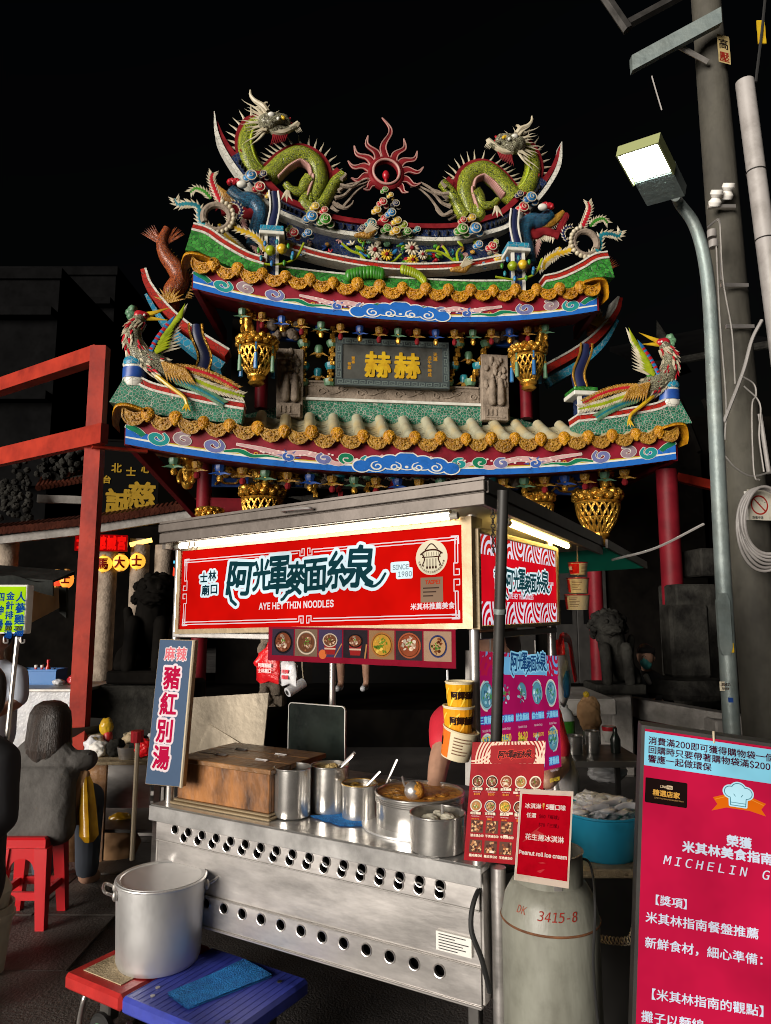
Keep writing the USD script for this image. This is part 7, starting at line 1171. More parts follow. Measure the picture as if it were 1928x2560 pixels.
# lanterns, LED sign, lamp, inside lights
def lantern(label, px, py, w, h, mat, ch, y, group, cc=(120, 20, 10)):
    c = ll_(px, py, y); r = w / 2 * 11 / FPX; h_ = h / 2 * 11 / FPX; t = thing('paper_lantern', label, 'lantern', c - [0, 0, h_], HL, group)
    rib = [(r * math.cos(a) * (1 + .015 * (-1) ** k), h_ * math.sin(a)) for k, a in enumerate(np.linspace(-1.25, 1.25, 19))]; P('paper_shade', lathe([(.001, rib[0][1])] + rib + [(.001, rib[-1][1])], 22, c), mat, t); P('cap', cyl(r * .4, c[2] + h_ * .92, c[2] + h_ * 1.1, 14, c[:2]), 'drip_glaze', t); P('cap', cyl(r * .35, c[2] - h_ * 1.1, c[2] - h_ * .92, 14, c[:2]), 'drip_glaze', t)
    if ch:
        p = Print(); p.text(ch, -r * .8, -r * .55, r * 1.5, lin(cc), 0, .04); P('character', p.mesh(lambda u, v, w_: np.column_stack([c[0] + u * .9 - .0, c[1] - np.sqrt(np.maximum(.05, 1 - (u / r) ** 2 * .8 - (v / h_) ** 2 * .75)) * r - .012 - w_, c[2] + v])), 'print', t)
for px, ch, lb in ((261, '馬', 'left one of three round yellow lanterns under the left hall eave'), (302, '大', 'middle one of three round yellow lanterns under the left hall eave'), (344, '士', 'right one of three round yellow lanterns under the left hall eave')): lantern(lb, px, 1410 - (px - 261) * .08, 38, 42, 'lantern_yellow', ch, .3, 'three yellow lanterns in a row')
lantern('red and yellow barrel lantern left of the red steel post', 143, 1446, 34, 40, 'lantern_red', '', .5, None); lantern('orange barrel lantern beside the red steel post', 167, 1448, 32, 44, 'lantern_orange', '士', .2, None)
for px, py, w, lb in ((408, 1425, 22, 'large red lantern glowing behind the left end of the front sign'), (427, 1430, 24, 'red lantern nearest the left edge of the front sign'), (398, 1440, 16, 'small red lantern deepest inside the left hall')): lantern(lb, px, py, w, w * 1.3, 'lantern_red', '', 1.2, None)
a, b = ll_(186, 1377, .2), ll_(320, 1338, .2); t = thing('led_board', 'red glowing LED text board under the left hall eave', 'sign', (a + b) / 2, HL); P('board', box(a[0], .2, a[2], b[0], .26, b[2]), 'iron_black', t); p = Print(); hh = (b[2] - a[2]); n = 5
for i, ch in enumerate('士林慈諴宮'): p.text(ch, a[0] + .02 + i * (b[0] - a[0] - .03) / n, a[2] + .05, hh * .85, lin((255, 20, 14)), 0, .05, squeeze=.9 * (b[0] - a[0]) / n / hh / .85)
p.rect(a[0], a[2], b[0], b[2], lin((150, 4, 6)), -1); P('led_text', p.mesh(lambda u, v, w: np.column_stack([u, .195 - w, v])), 'lit_print', t)
a, b = ll_(325, 1362, .3), ll_(380, 1350, .3); lp = thing('strip_lamp', 'warm strip lamp beside the red LED board', 'lamp', a, HL); P('lamp_tube', tube([a, b], .035, 8), 'lamp_amber', lp); P('lamp_tray', box(a[0], .31, a[2] + .06, b[0], .5, a[2] + .1), 'steel_dull', lp)
a, b = ll_(418, 1408, 1.3), ll_(440, 1402, 1.3); solo('blue_screen', box(a[0], 1.3, a[2], b[0], 1.33, b[2]), 'screen_blue', 'small glowing blue display inside the left hall', 'display', HL)
# night buildings
for px0, px1, py0, Y, lb in ((-20, 150, 700, 24, 'unlit concrete building block far behind at the upper left'), (120, 290, 690, 30, 'faint dark tower building behind the left red frame')):
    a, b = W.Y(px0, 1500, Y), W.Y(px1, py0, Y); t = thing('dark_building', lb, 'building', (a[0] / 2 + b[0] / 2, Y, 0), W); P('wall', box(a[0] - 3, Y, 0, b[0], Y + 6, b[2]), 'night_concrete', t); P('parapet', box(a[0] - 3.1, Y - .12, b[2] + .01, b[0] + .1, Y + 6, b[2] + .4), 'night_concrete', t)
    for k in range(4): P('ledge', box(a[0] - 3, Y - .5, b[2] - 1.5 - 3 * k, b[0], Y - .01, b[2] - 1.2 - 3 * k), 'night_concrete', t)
rb = thing('right_shed', 'dark tin-roofed building with gutter behind the street lamp', 'building', (5, 13, 0), W); a, b = W.Y(1620, 915, 12.5), W.Y(1960, 855, 11.2); P('gutter', tube([a, b], .07, 10), 'stone_grey', rb); P('tin_roof', loft(np.array([[p_ + [0, 0, .02], p_ + [.3, 3, 1.5], p_ + [.3, 3, 1.4], p_ + [0, 0, -.05]] for p_ in (a, b)])), 'night_concrete', rb); P('shed_wall', box(3.9, 12.9, 0, 12, 13.2, 5.2), 'dark_wall', rb); a, b = W.Y(1700, 1195, 11.), W.Y(1850, 1230, 9.5); P('red_beam', tube([a, b], .09, 4), 'red_steel', rb)
for k in range(4): a, b = W.Y(1640 + 60 * k, 1000, 12), W.Y(1680 + 70 * k, 1130, 11.5); P('rafter', tube([a, b], .05, 4), 'dark_wall', rb)
a, b = W.Y(1640, 900, 14), W.Y(1545, 780, 14); P('roof_pinnacle', hullp([W.Y(1640, 960, 14), W.Y(1642, 800, 14), W.Y(1730, 930, 14), W.Y(1650, 940, 14.6)]), 'stone_grey', rb)
P('rail_machine', box(*W.Y(1755, 1440, 9.)[[0]], 9., W.Y(1755, 1440, 9)[2], W.Y(1870, 1440, 9)[0], 9.6, W.Y(1755, 1370, 9)[2], .02), 'stone_grey', rb); P('grey_block', box(*W.Y(1700, 1650, 9.)[[0]], 9.0, .4, W.Y(1790, 1440, 9)[0], 9.6, W.Y(1755, 1460, 9)[2], .02), 'stone_grey', rb)
# ---------------------------------------------------------------- red steel frame and left stall
def beam(a, b, w, name, mat, parent, h=None):
    a, b = np.array(a), np.array(b); d = (b - a) / np.linalg.norm(b - a); up = np.array([0, 0, 1.]) if abs(d[2]) < .9 else np.array([0, 1., 0]); s = np.cross(d, up); s /= np.linalg.norm(s); u = np.cross(s, d); h = h or w
    return P(name, loft(np.array([[p_ + s * i * w / 2 + u * j * h / 2 for i, j in ((-1, -1), (1, -1), (1, 1), (-1, 1))] for p_ in (a, b)])), mat, parent)
pb_ = W.Y(195, 1870, 5.); fx, fy, ftop = pb_[0], 5., W.Y(248, 868, 5.)[2]; fr_ = thing('steel_awning', 'red painted steel awning frame with a tall post at the left', 'steel frame', (fx, fy, 0), W)
beam((fx, fy, .0), (fx, fy, ftop), .112, 'post', 'red_steel', fr_, .09)
zt = ftop - .05; la = W.Z(-60, 985, zt); la2 = W.Z(0, 968, zt); d_ = (la2 - np.array([fx, fy, zt])); d_ /= np.linalg.norm(d_); beam((fx + .0, fy, zt), np.array([fx, fy, zt]) + d_ * 3.2, .10, 'top_beam', 'red_steel', fr_, .115)
zm = W.Y(248, 1098, 5.)[2]; beam(np.array([fx, fy - .08, zm]) - d_ * .16, np.array([fx, fy - .08, zm]) + d_ * 3.2, .06, 'middle_beam', 'red_steel', fr_, .14)
for k in range(7): b0 = np.array([fx, fy, zt]) + d_ * (.25 + .3 * k) + np.array([d_[1], -d_[0], 0]) * .052; P('bolt_slot', ball(b0, (.012, .012, .03), 1), 'iron_black', fr_)
beam(np.array([fx, fy - .08, zm - .075]) - d_ * .02 , np.array([fx + .34, fy + .1, zm - .07]), .05, 'gusset', 'red_steel', fr_, .02)
p0, p1 = W.Y(-40, 1462, 3.3), W.Y(62, 1585, 3.3); ys_ = thing('yellow_sign', 'small bright yellow-green price sign with blue characters at the left edge', 'sign', W.Y(10, 1590, 3.3), W)
P('sign_box', box(W.Y(-110, 1590, 3.3)[0], 3.3, p1[2], p1[0], 3.36, p0[2], .004), 'paper_white', ys_); p = Print(); X0_, Z0_, X1_, Z1_ = W.Y(-110, 1590, 3.3)[0], p1[2], p1[0], p0[2]; p.rect(X0_ + .008, Z0_ + .008, X1_ - .008, Z1_ - .008, lin((176, 222, 20))); bk = lin((20, 70, 140))
H_ = Z1_ - Z0_; p.text('人蔘雞湯', X1_ - .028, Z1_ - .072, .048, bk, 1, .03, vertical=True); p.text('金針排骨湯', X1_ - .076, Z1_ - .066, .040, bk, 1, .03, vertical=True); p.text('四神湯', X1_ - .122, Z1_ - .072, .044, bk, 1, .03, vertical=True, gap=.3)
for k in (0, 1, 2): p.rect(X1_ - .044 - .047 * k, Z0_ + .014, X1_ - .012 - .047 * k, Z0_ + .036, lin((110, 120, 20)), 1); p.text('70', X1_ - .040 - .047 * k, Z0_ + .018, .022, lin((40, 50, 10)), 2, .03, 'inter')
P('sign_print', p.mesh(lambda u, v, w: np.column_stack([u, 3.298 - w, v])), 'lit_print', ys_)
a, b = W.Y(44, 1592, 3.35), W.Y(22, 1800, 3.35); P('sign_pole', tube([a, b + (b - a) * 1.2], .011, 10), 'steel', ys_); P('hook', join(*[tube(spl([W.Y(x, 1592, 3.33), W.Y(x, 1606, 3.33), W.Y(x + 9, 1606, 3.33), W.Y(x + 9, 1598, 3.33)], 10), .004, 5) for x in (10, 52)]), 'steel', ys_, kind='stuff')
cn = thing('stall_canopy', 'black scalloped canopy with tan underside above the yellow sign', 'canopy', W.Y(60, 1500, 4.2), W); xs = np.linspace(-120, 132, 28)
topc = np.array([W.Y(x, 1442 + .08 * x - 6 * math.sin(x * .05), 3.6) for x in xs]); botc = np.array([W.Y(x, 1470 + .08 * x + 9 * abs(math.sin(x * .032 + .4)), 3.58) for x in xs]); P('valance', loft(np.stack([topc, botc, botc + [0, .012, 0], topc + [0, .012, 0]], 1)), 'canopy_black', cn)
bk_ = np.array([W.Y(x, 1500, 4.6) for x in (-120, 150)]); P('canopy_top', loft(np.array([[topc[i] + [0, .014, .0], topc[i] + [0, .25, .06], topc[i] + [0, .25, .04], topc[i] + [0, .014, -.01]] for i in (0, 27)])), 'canopy_black', cn)
tc = [W.Y(78, 1478, 3.7), W.Y(150, 1468, 4.2), W.Y(146, 1520, 4.2), W.Y(70, 1560, 3.7)]; P('side_cloth', loft(np.array([[p_ + [0, k, 0] for p_ in tc] for k in (0, .012)])), 'canvas_tan', cn); a, b = W.Y(152, 1468, 4.1), W.Y(152, 1545, 4.1); P('hanging_flap', loft(np.array([[a + [-.012, 0, 0], a + [.03, 0, 0], b + [.03, 0, .0], b + [-.01, 0, .03]], [a + [-.012, .03, 0], a + [.03, .03, 0], b + [.03, .03, .0], b + [-.01, .03, .03]]])), 'canopy_black', cn)
# stall counter with crate and bottles
zc_ = .92; s0 = W.Z(40, 1722, zc_); sc_t = thing('stall_counter', 'pale stall counter behind the seated woman', 'counter', (s0[0], s0[1], 0), W); xR = W.Z(190, 1722, zc_)[0]; P('counter_top', box(s0[0] - 1.2, s0[1], zc_ - .03, xR + .1, s0[1] + .7, zc_, .006), 'steel_dull', sc_t); P('counter_front', box(s0[0] - 1.2, s0[1] + .02, 0, xR + .08, s0[1] + .05, zc_ - .031), 'plastic_cyan' if 0 else 'bag_white', sc_t)
P('notice', box(W.Z(158, 1735, zc_)[0], s0[1] + .012, .72, W.Z(172, 1735, zc_)[0], s0[1] + .019, .82), 'jade', sc_t)
c = W.Z(85, 1712, zc_); cb_ = thing('blue_crate', 'bright blue plastic crate of bottles on the stall counter', 'crate', c, W); w_ = 52 * c[1] / FPX; h_ = 36 * c[1] / FPX
P('crate_wall', slab(sbox(c[0] - w_, zc_, c[0] + w_, zc_ + h_), c[1], c[1] + .01), 'plastic_blue', cb_); P('crate_wall', slab(sbox(c[0] - w_, zc_, c[0] + w_, zc_ + h_), c[1] + .24, c[1] + .25), 'plastic_blue', cb_); P('crate_wall', box(c[0] - w_, c[1] + .0105, zc_, c[0] - w_ + .01, c[1] + .2395, zc_ + h_), 'plastic_blue', cb_); P('crate_wall', box(c[0] + w_ - .01, c[1] + .0105, zc_, c[0] + w_, c[1] + .2395, zc_ + h_), 'plastic_blue', cb_); P('crate_rim', box(c[0] - w_ - .008, c[1] - .008, zc_ + h_ - .014, c[0] + w_ + .008, c[1] - .0005, zc_ + h_ + .004, .003), 'plastic_blue', cb_); P('crate_floor', box(c[0] - w_ + .0105, c[1] + .0105, zc_ + .001, c[0] + w_ - .0105, c[1] + .239, zc_ + .01), 'plastic_blue', cb_)
for k, (dx, hh_, mt, lb, capm) in enumerate(((-.04, .17, 'bottle_red', 'left squat bottle of red sauce with white cap in the blue crate', 'paper_white'), (.02, .17, 'rose', 'middle bottle of red sauce with white cap in the blue crate', 'paper_white'), (.08, .22, 'bottle_red', 'tallest red bottle with red cap at the right in the blue crate', 'plastic_red'), (.14, .14, 'navy', 'dark blue squat bottle at the right end of the blue crate', 'navy'))):
    t = thing('sauce_bottle', lb, 'bottle', (c[0] + dx, c[1] + .1, zc_ + .011), W); z = zc_ + .011; P('bottle_body', lathe([(.001, z), (.028, z), (.03, z + hh_ * .55), (.012, z + hh_ * .8), (.012, z + hh_ * .86), (.001, z + hh_ * .86)], 18, (c[0] + dx, c[1] + .1, 0)), mt, t); P('bottle_cap', cyl(.015, z + hh_ * .86, z + hh_, 14, (c[0] + dx, c[1] + .1)), capm, t)
c = W.Z(172, 1715, zc_); solo('pink_bag', lump(c + [0, .1, .05], (.06, .05, .05), 3, .35, 2, 3), 'rose', 'crumpled pink plastic bag behind the red steel post', 'plastic bag'); c = W.Z(140, 1715, zc_); solo('napkin_pack', lump(c + [0, .05, .03], (.06, .05, .03), 5, .3, 2, 3), 'bag_white', 'white pack of napkins at the right of the blue crate', 'napkins')
# table with clutter between woman and cart
zt_ = .70; d0 = W.Z(255, 1905, zt_); dt = thing('clutter_table', 'cluttered low table between the seated woman and the cart', 'table', (d0[0], d0[1], 0), W); xa_, xb_ = W.Z(150, 1905, zt_)[0], W.Z(395, 1905, zt_)[0]
P('table_top', box(xa_, d0[1], zt_ - .02, xb_, d0[1] + .8, zt_, .004), 'wood_board', dt); P('steel_front', box(W.Z(268, 1905, zt_)[0], d0[1] + .02, zt_ - .28, xb_ - .05, d0[1] + .04, zt_ - .021), 'steel', dt); P('wood_side', box(xa_ + .02, d0[1] + .03, .1, W.Z(262, 1905, zt_)[0], d0[1] + .06, zt_ - .021), 'wood_lid', dt); P('inner_shelf', box(xa_ + .05, d0[1] + .1, .25, xb_ - .05, d0[1] + .7, .27), 'steel_dark', dt)
for x in (xa_ + .02, xb_ - .02): P('leg', box(x - .018, d0[1] + .061, 0, x + .018, d0[1] + .095, zt_ - .021), 'steel', dt)
q = random.Random(77); itm = (('steel_dull', 'dull steel bowl'), ('bag_white', 'white plastic bundle'), ('paper_white', 'white folded packet'), ('amber', 'amber sauce bag'), ('stone_grey', 'grey lidded tub'), ('wood_board', 'small wooden block'), ('steel', 'shiny steel tin'), ('canopy_black', 'black cloth bundle'), ('bag_clear', 'clear noodle bag'))
for k, (mt, nm) in enumerate(itm):
    c = np.array([xa_ + .08 + k * (xb_ - xa_ - .15) / 9, d0[1] + q.uniform(.1, .55), zt_ + .001]); r = q.uniform(.04, .075); nmn = nm.replace(' ', '_').split('_'); t = solo('_'.join(nmn[-2:]), (lump(c + [0, 0, r * .9], (r, r, r * .9), k, .35, 2, 3) if k % 3 else lathe([(.001, c[2]), (r * .8, c[2]), (r, c[2] + r), (r * .96, c[2] + r), (.001, c[2] + r * .5)], 20, (c[0], c[1], 0))), mt, nm + ' on the cluttered table, ' + ('nearest the red post', 'beside the red post', 'left of the orange fan', 'by the orange fan', 'mid table', 'right of mid table', 'under the blue-grey sign', 'right end by the sign', 'last one at the right end')[k], nm.split()[-1])
c = W.Z(248, 1890, zt_) + [0, .1, 0]; fn = thing('orange_ladle_holder', 'orange and red curved plastic utensil on the cluttered table', 'utensil', c, W); P('orange_part', lump(c + [0, 0, .17], (.045, .04, .06), 4, .2, 2, 3), 'yolk', fn); P('red_part', tube(spl([c, c + [.02, -.02, .06], c + [.01, 0, .15]], 10), [.035, .03, .026, .024, .024, .026, .03, .03, .028, .02], 10), 'trolley_red', fn)
c = W.Z(300, 1800, .75) + [0, .25, 0]; solo('dark_wok', join(lathe([(.001, .70), (.1, .70), (.24, .86), (.23, .86), (.001, .72)], 28, (c[0], d0[1] + .5, 0))), 'iron_black', 'black wok at the back of the cluttered table', 'wok')
a = W.Y(215, 1930, 4.15); b = W.Y(222, 2105, 4.1); am = thing('yellow_umbrella', 'folded yellow umbrella hanging below the table edge', 'umbrella', b, W); P('canopy_folds', loft([np.column_stack([ (a + (b - a) * s)[0] + r * np.cos(np.linspace(0, 6.28, 16, endpoint=False)) * (1 + .25 * np.cos(5 * np.linspace(0, 6.28, 16, endpoint=False))), (a + (b - a) * s)[1] + r * np.sin(np.linspace(0, 6.28, 16, endpoint=False)), np.full(16, (a + (b - a) * s)[2])]) for s, r in ((0, .01), (.15, .03), (.5, .04), (.9, .045), (1, .02))]), 'amber', am); P('handle', tube([a, a + [.01, 0, .1]], .008, 8), 'iron_black', am)
c = W.Z(255, 2170, .0); solo('paper_sack', lump(c + [0, .2, .12], (.16, .12, .14), 8, .35, 2, 3), 'canvas_tan', 'crumpled brown paper sack on the ground left of the stock pot', 'sack'); solo('orange_packet', lump(c + [.06, .12, .26], (.07, .04, .05), 2, .3, 2, 3), 'amber', 'orange and yellow packet on top of the brown paper sack', 'packet')
a, b = W.Y(345, 1840, 4.), W.Y(330, 2150, 4.); ml = thing('mop_handle', 'pale pole with a red clamp leaning beside the vertical sign', 'mop', b, W); P('pole', tube(spl([a, b], 8), .013, 8), 'string_tan', ml); P('red_clamp', tube([a + [0, -.01, -.03], a + [0, -.01, .03]], .035, 10), 'rose', ml)
tb2 = W.Z(290, 2120, .0); cr2 = thing('plastic_crate', 'grey mesh crate under the cluttered table', 'crate', tb2, W)
for k in range(5): P('crate_bar', box(tb2[0] - .25, tb2[1] + .2, .02 + .07 * k, tb2[0] + .25, tb2[1] + .215, .05 + .07 * k), 'steel_dull', cr2)
for k in (-1, 1): P('crate_post', box(tb2[0] + k * .25 - .01, tb2[1] + .19, 0, tb2[0] + k * .25 + .01, tb2[1] + .225, .36), 'steel_dull', cr2)
def heap(nm, lb, cat, px, py, Y, rx, rz, mt, seed): c = W.Y(px, py, Y); solo(nm, lump(c, (rx, rx * .7, rz), seed, .25, 2.2, 4), mt, lb, cat)
heap('brown_bag', 'brown paper bag leaning on the wooden side of the cluttered table', 'paper bag', 196, 1990, 4.15, .07, .16, 'canvas_tan', 33); heap('red_bag', 'small red carrier bag lying on the cluttered table by the vertical sign', 'plastic bag', 362, 1868, 4.3, .06, .05, 'bag_red', 37)
for k, (px, lb) in enumerate(((222, 'small white tub with a pale lid nearest the red post on the cluttered table'), (318, 'white plastic tub by the vertical sign on the cluttered table'))): c = W.Z(px, 1878, zt_); t = thing('plastic_tub', lb, 'tub', c, W); P('tub_wall', lathe([(.001, zt_ + .001), (.05, zt_ + .001), (.06, zt_ + .09), (.001, zt_ + .09)], 24, (c[0], c[1] + .1, 0)), 'bag_white', t); P('tub_lid', cyl(.063, zt_ + .0905, zt_ + .1, 24, (c[0], c[1] + .1)), 'paper_cream', t)
# plastic stool
sc2 = W.Y(74, 2100, 4.0); stl = thing('red_stool', 'red plastic stool under the seated woman', 'stool', (sc2[0], sc2[1] + .05, 0), W); cx_, cy_ = sc2[0], sc2[1] + .05
P('seat', hullp([(cx_ + sx_ * (.105 + .01 * k), cy_ + sy_ * (.105 + .01 * k), z) for k, z in ((0, .455), (1, .445), (1, .405)) for sx_ in (-1, 1) for sy_ in (-1, 1)]), 'plastic_red', stl)
for sx_ in (-1, 1):
    for sy_ in (-1, 1):
        tp_, bt_ = np.array([cx_ + sx_ * .098, cy_ + sy_ * .098, .405]), np.array([cx_ + sx_ * .125, cy_ + sy_ * .125, 0]); P('leg', loft(np.array([[p_ + [-.032 * s * -sx_ * 0 + a_ * s, b_ * s, 0] for a_, b_ in ((-.03, -.03), (.03, -.03), (.03, .03), (-.03, .03))] for p_, s in ((tp_, 1.1), (bt_, .75))])), 'plastic_red', stl)
for sx_, sy_, w1, w2 in ((0, -1, .095, .01), (0, 1, .095, .01), (-1, 0, .01, .095), (1, 0, .01, .095)): P('brace', box(cx_ + sx_ * .113 - w1, cy_ + sy_ * .113 - w2, .15, cx_ + sx_ * .113 + w1, cy_ + sy_ * .113 + w2, .19), 'plastic_red', stl)
P('apron', slab(sbox(cx_ - .112, .30, cx_ + .112, .404).difference(sg.Point(cx_, .29).buffer(.065)), cy_ - .121, cy_ - .112), 'plastic_red', stl)
# white bucket at the left edge
c = W.Z(-55, 2440, .0); bkt = thing('white_bucket', 'cream plastic bucket cut by the left edge of the picture', 'bucket', (c[0], c[1], 0), W); rb_ = W.Y(26, 2300, c[1])[0] - c[0]; zt2 = W.Y(0, 2262, c[1])[2]; P('bucket_wall', lathe([(.001, .0), (rb_ * .8, 0), (rb_ * .97, zt2 - .06), (rb_ * 1.06, zt2 - .055), (rb_ * 1.06, zt2 - .04), (rb_, zt2 - .035), (rb_ * 1.02, zt2), (rb_ * .95, zt2), (.001, .02)], 40, (c[0], c[1], 0)), 'bucket_white', bkt); P('liner', lathe([(rb_ * .8, zt2 - .02), (rb_ * .9, zt2 + .06), (rb_ * .7, zt2 + .11), (.001, zt2 + .12)], 30, (c[0], c[1], 0)), 'bucket_white', bkt)
# ---------------------------------------------------------------- poles and street lamp
lp0 = W.Y(1832, 1860, 4.8); sl = thing('street_lamp', 'grey steel street lamp with a square LED head at upper right', 'street lamp', (lp0[0], 4.8, 0), W)
lpts = [W.Y(x, y, 4.8) for x, y in ((1862, 2300), (1832, 1860), (1806, 1400), (1787, 1000), (1775, 760), (1760, 640), (1735, 560), (1700, 510))]; lpts[0][2] = 0; head = W.Y(1690, 492, 4.7)
q = spl(lpts + [head], 60); P('pole', tube(q, np.interp(np.linspace(0, 1, 60), [0, .5, .78, 1], [.056, .048, .040, .032]), 18), 'pole_grey', sl); b0 = W.Y(1800, 1560, 4.7); P('service_hatch', mv(hullp([(x * .042, y, z) for x, z in ((-1, .0), (1, 0), (-1, .3), (1, .3), (-.6, -.05), (.6, -.05), (-.6, .35), (.6, .35)) for y in (0, .03)]), b0 + [.05, .035, -.15]), 'pole_grey', sl)
a_ = W.Y(1620, 405, 4.15); ctr = W.Y(1617, 412, 4.35); u1 = (W.Y(1662, 510, 4.6) - W.Y(1588, 370, 4.2)); u1 /= np.linalg.norm(u1); n_ = EYE + np.array([-1.6, 1.2, -.3]) - ctr; n_ = n_ - u1 * (n_ @ u1); n_ /= np.linalg.norm(n_); v1 = np.cross(n_, u1)
def lb_(a0, a1, b0, b1, d0, d1, ch=.0): return hullp([ctr + u1 * a + v1 * b + n_ * d for a in (a0, a1) for b in (b0, b1) for d in (d0, d1)])
P('lamp_housing', lb_(.13, .36, -.13, .13, -.09, .0), 'pole_grey', sl); P('led_panel', lb_(-.155, .128, -.13, .13, -.06, -.004), 'steel_dull', sl); P('panel_frame', join(lb_(-.165, -.156, -.14, .14, -.06, .02), lb_(-.156, .128, -.14, -.131, -.06, .02), lb_(-.156, .128, .131, .14, -.06, .02)), 'lamp_frame', sl)  # frame colour carries the yellow-green glow of its glass edges
leds = P('led_lens', join([tube([ctr + u1 * (-.125 + .032 * i) + v1 * (-.108 + .0305 * j) + n_ * .0, ctr + u1 * (-.125 + .032 * i) + v1 * (-.108 + .0305 * j) + n_ * .006], .0115, 8) for i in range(8) for j in range(8)]), 'led_lamp', sl, kind='stuff')
st1 = W.Y(1826, 1718, 4.71); p = Print(); p.rect(-.045, -.03, .045, .03, lin((225, 215, 190))); p.text('304150', -.042, .004, .026, lin((60, 40, 30)), 1, .02, 'mono', squeeze=.85)
for k in range(4): p.rect(-.035 + .012 * k, -.02, -.028 + .012 * k, -.006, lin((90, 80, 70)), 1)
P('number_plate', p.mesh(lambda u, v, w: np.column_stack([st1[0] + u * .9, 4.8 - np.sqrt(np.maximum(.0004, .053 ** 2 - u * u)) - .003 - w, st1[2] + v])), 'print', sl); P('sticker', hullp([[st1[0] + x, 4.8 - .05 + y, st1[2] + z] for x in (.0, .03) for y in (-.006, .0) for z in (-.10, -.07)]), 'cobalt', sl); P('sticker', hullp([W.Y(1824, 1620, 4.74) + [x, k, z] for x in (-.0, .03) for z in (-.03, .03) for k in (0, .008)]), 'yolk', sl)
up_ = thing('utility_pole', 'thick dark concrete utility pole at the right edge with cross-arm and wires', 'utility pole', (2.85, 5.6, 0), W)
pb0, pt0 = W.Y(1892, 1560, 5.6), W.Y(1762, -40, 5.6); d_ = (pt0 - pb0) / (pt0[2] - pb0[2]); P('pole', tube([pb0 - d_ * pb0[2], pt0 + d_ * .6], [.165, .115], 22), 'pole_concrete', up_)
a, b = W.Y(1578, 160, 5.5), W.Y(1800, 40, 5.3); P('cross_arm', hullp([q_ + [0, y, z] for q_ in (a, b) for y in (-.03, .03) for z in (-.08, .06)]), 'pole_grey', up_); P('arm_brace', tube([W.Y(1688, 110, 5.45), W.Y(1770, 155, 5.45)], .022, 6), 'steel_dull', up_)
P('arm_wire', tube(spl([W.Y(1630, 190, 5.5), W.Y(1640, 225, 5.5), W.Y(1655, 275, 5.5)], 10), .006, 5), 'pvc', up_)
a, b = W.Y(1500, 0, 6.), W.Y(1580, 70, 6.); P('upper_arm', tube([W.Y(1505, -20, 6), W.Y(1570, 75, 6)], .05, 6), 'steel_dark', up_); P('upper_arm', tube([W.Y(1570, 60, 6), W.Y(1700, -10, 6)], .05, 6), 'steel_dark', up_)
p = Print(); c = W.Y(1813, 118, 5.41); p.rect(-.06, -.13, .06, .13, lin((190, 170, 120))); p.text('高', -.05, .01, .1, lin((40, 34, 30)), 1, .02); p.text('壓', -.05, -.11, .1, lin((140, 40, 30)), 1, .02); P('warning_plate', p.mesh(lambda u, v, w: np.column_stack([c[0] + u + .1 * v * d_[0], 5.43 + u * .3 - w, c[2] + v])), 'print', up_)
cd = thing('white_conduit', 'thick white plastic conduit pipe strapped beside the utility pole', 'pipe', W.Y(1925, 700, 5.35), W); a, b = W.Y(1862, 205, 5.35), W.Y(1965, 1000, 5.35); P('conduit_pipe', tube([b + (b - a) * 1.6, b, a], .072, 18), 'pvc', cd)
for k in (430, 600): c = W.Y(1862 + (k - 205) * .13, k, 5.35); P('strap', torus(c, .075, .005, 24, 6, 'z'), 'iron_black', cd)
P('cable_tag', box(*W.Y(1897, 108, 5.3)[[0]], 5.3, W.Y(1897, 108, 5.3)[2], W.Y(1912, 50, 5.3)[0], 5.31, W.Y(1897, 50, 5.3)[2]), 'yolk', cd); P('feed_cable', tube(spl([W.Y(1890, 205, 5.3), W.Y(1905, 80, 5.3), W.Y(1915, -20, 5.3)], 10), .012, 6), 'rubber', cd)
c = W.Y(1805, 492, 5.38); ins = thing('insulator', 'pair of white ceramic insulators on the utility pole', 'insulator', c, W)
for k in (-1, 1): P('ceramic_knob', mv(lathe([(.001, -.06), (.045, -.06), (.05, -.03), (.03, 0), (.05, .03), (.045, .06), (.001, .06)], 16), c + [.05 * k, 0, .03 * k + .02], rx=.6), 'paper_white', ins)
P('bracket', box(*(c + [-.1, .02, -.08]), *(c + [.12, .05, -.05])), 'steel', ins)
for x, y in ((1780, 585), (1784, 610)): P('spool', mv(cyl(.035, -.03, .03, 12), W.Y(x, y, 5.3)), 'pvc', ins)
P('hook_rod', tube(spl([W.Y(1770, 568, 5.3), W.Y(1790, 552, 5.3), W.Y(1800, 560, 5.3), W.Y(1803, 700, 5.3)], 14), .008, 6), 'steel', ins)
wr = thing('hanging_wires', 'tangle of loose wires hanging down the utility pole', 'wires', W.Y(1850, 1300, 5.3), W)
for i, pts in enumerate((((1790, 600), (1800, 800), (1815, 1000), (1812, 1100)), ((1800, 560), (1808, 700), (1830, 830), (1838, 960)), ((1905, 800), (1880, 850), (1858, 930), (1810, 1055)), ((1855, 940), (1885, 960), (1890, 990), (1880, 1020), (1885, 1180), (1900, 1200)), ((1813, 1140), (1840, 1170), (1880, 1190), (1928, 1180)), ((1530, 1400), (1640, 1370), (1760, 1310)), ((1860, 965), (1900, 1010), (1898, 1090), (1910, 1180)))): P('wire', tube(spl([W.Y(a, b, (5.28, 3.9 if i == 5 else 5.28)[i == 5]) for a, b in pts], 24), .007 if i != 2 else .014, 5), 'pvc' if i in (2, 5) else 'steel_dull', wr)
c = W.Y(1900, 1300, 5.2); coil = thing('cable_coil', 'large coil of grey cable hanging on the utility pole', 'cable', c, W)
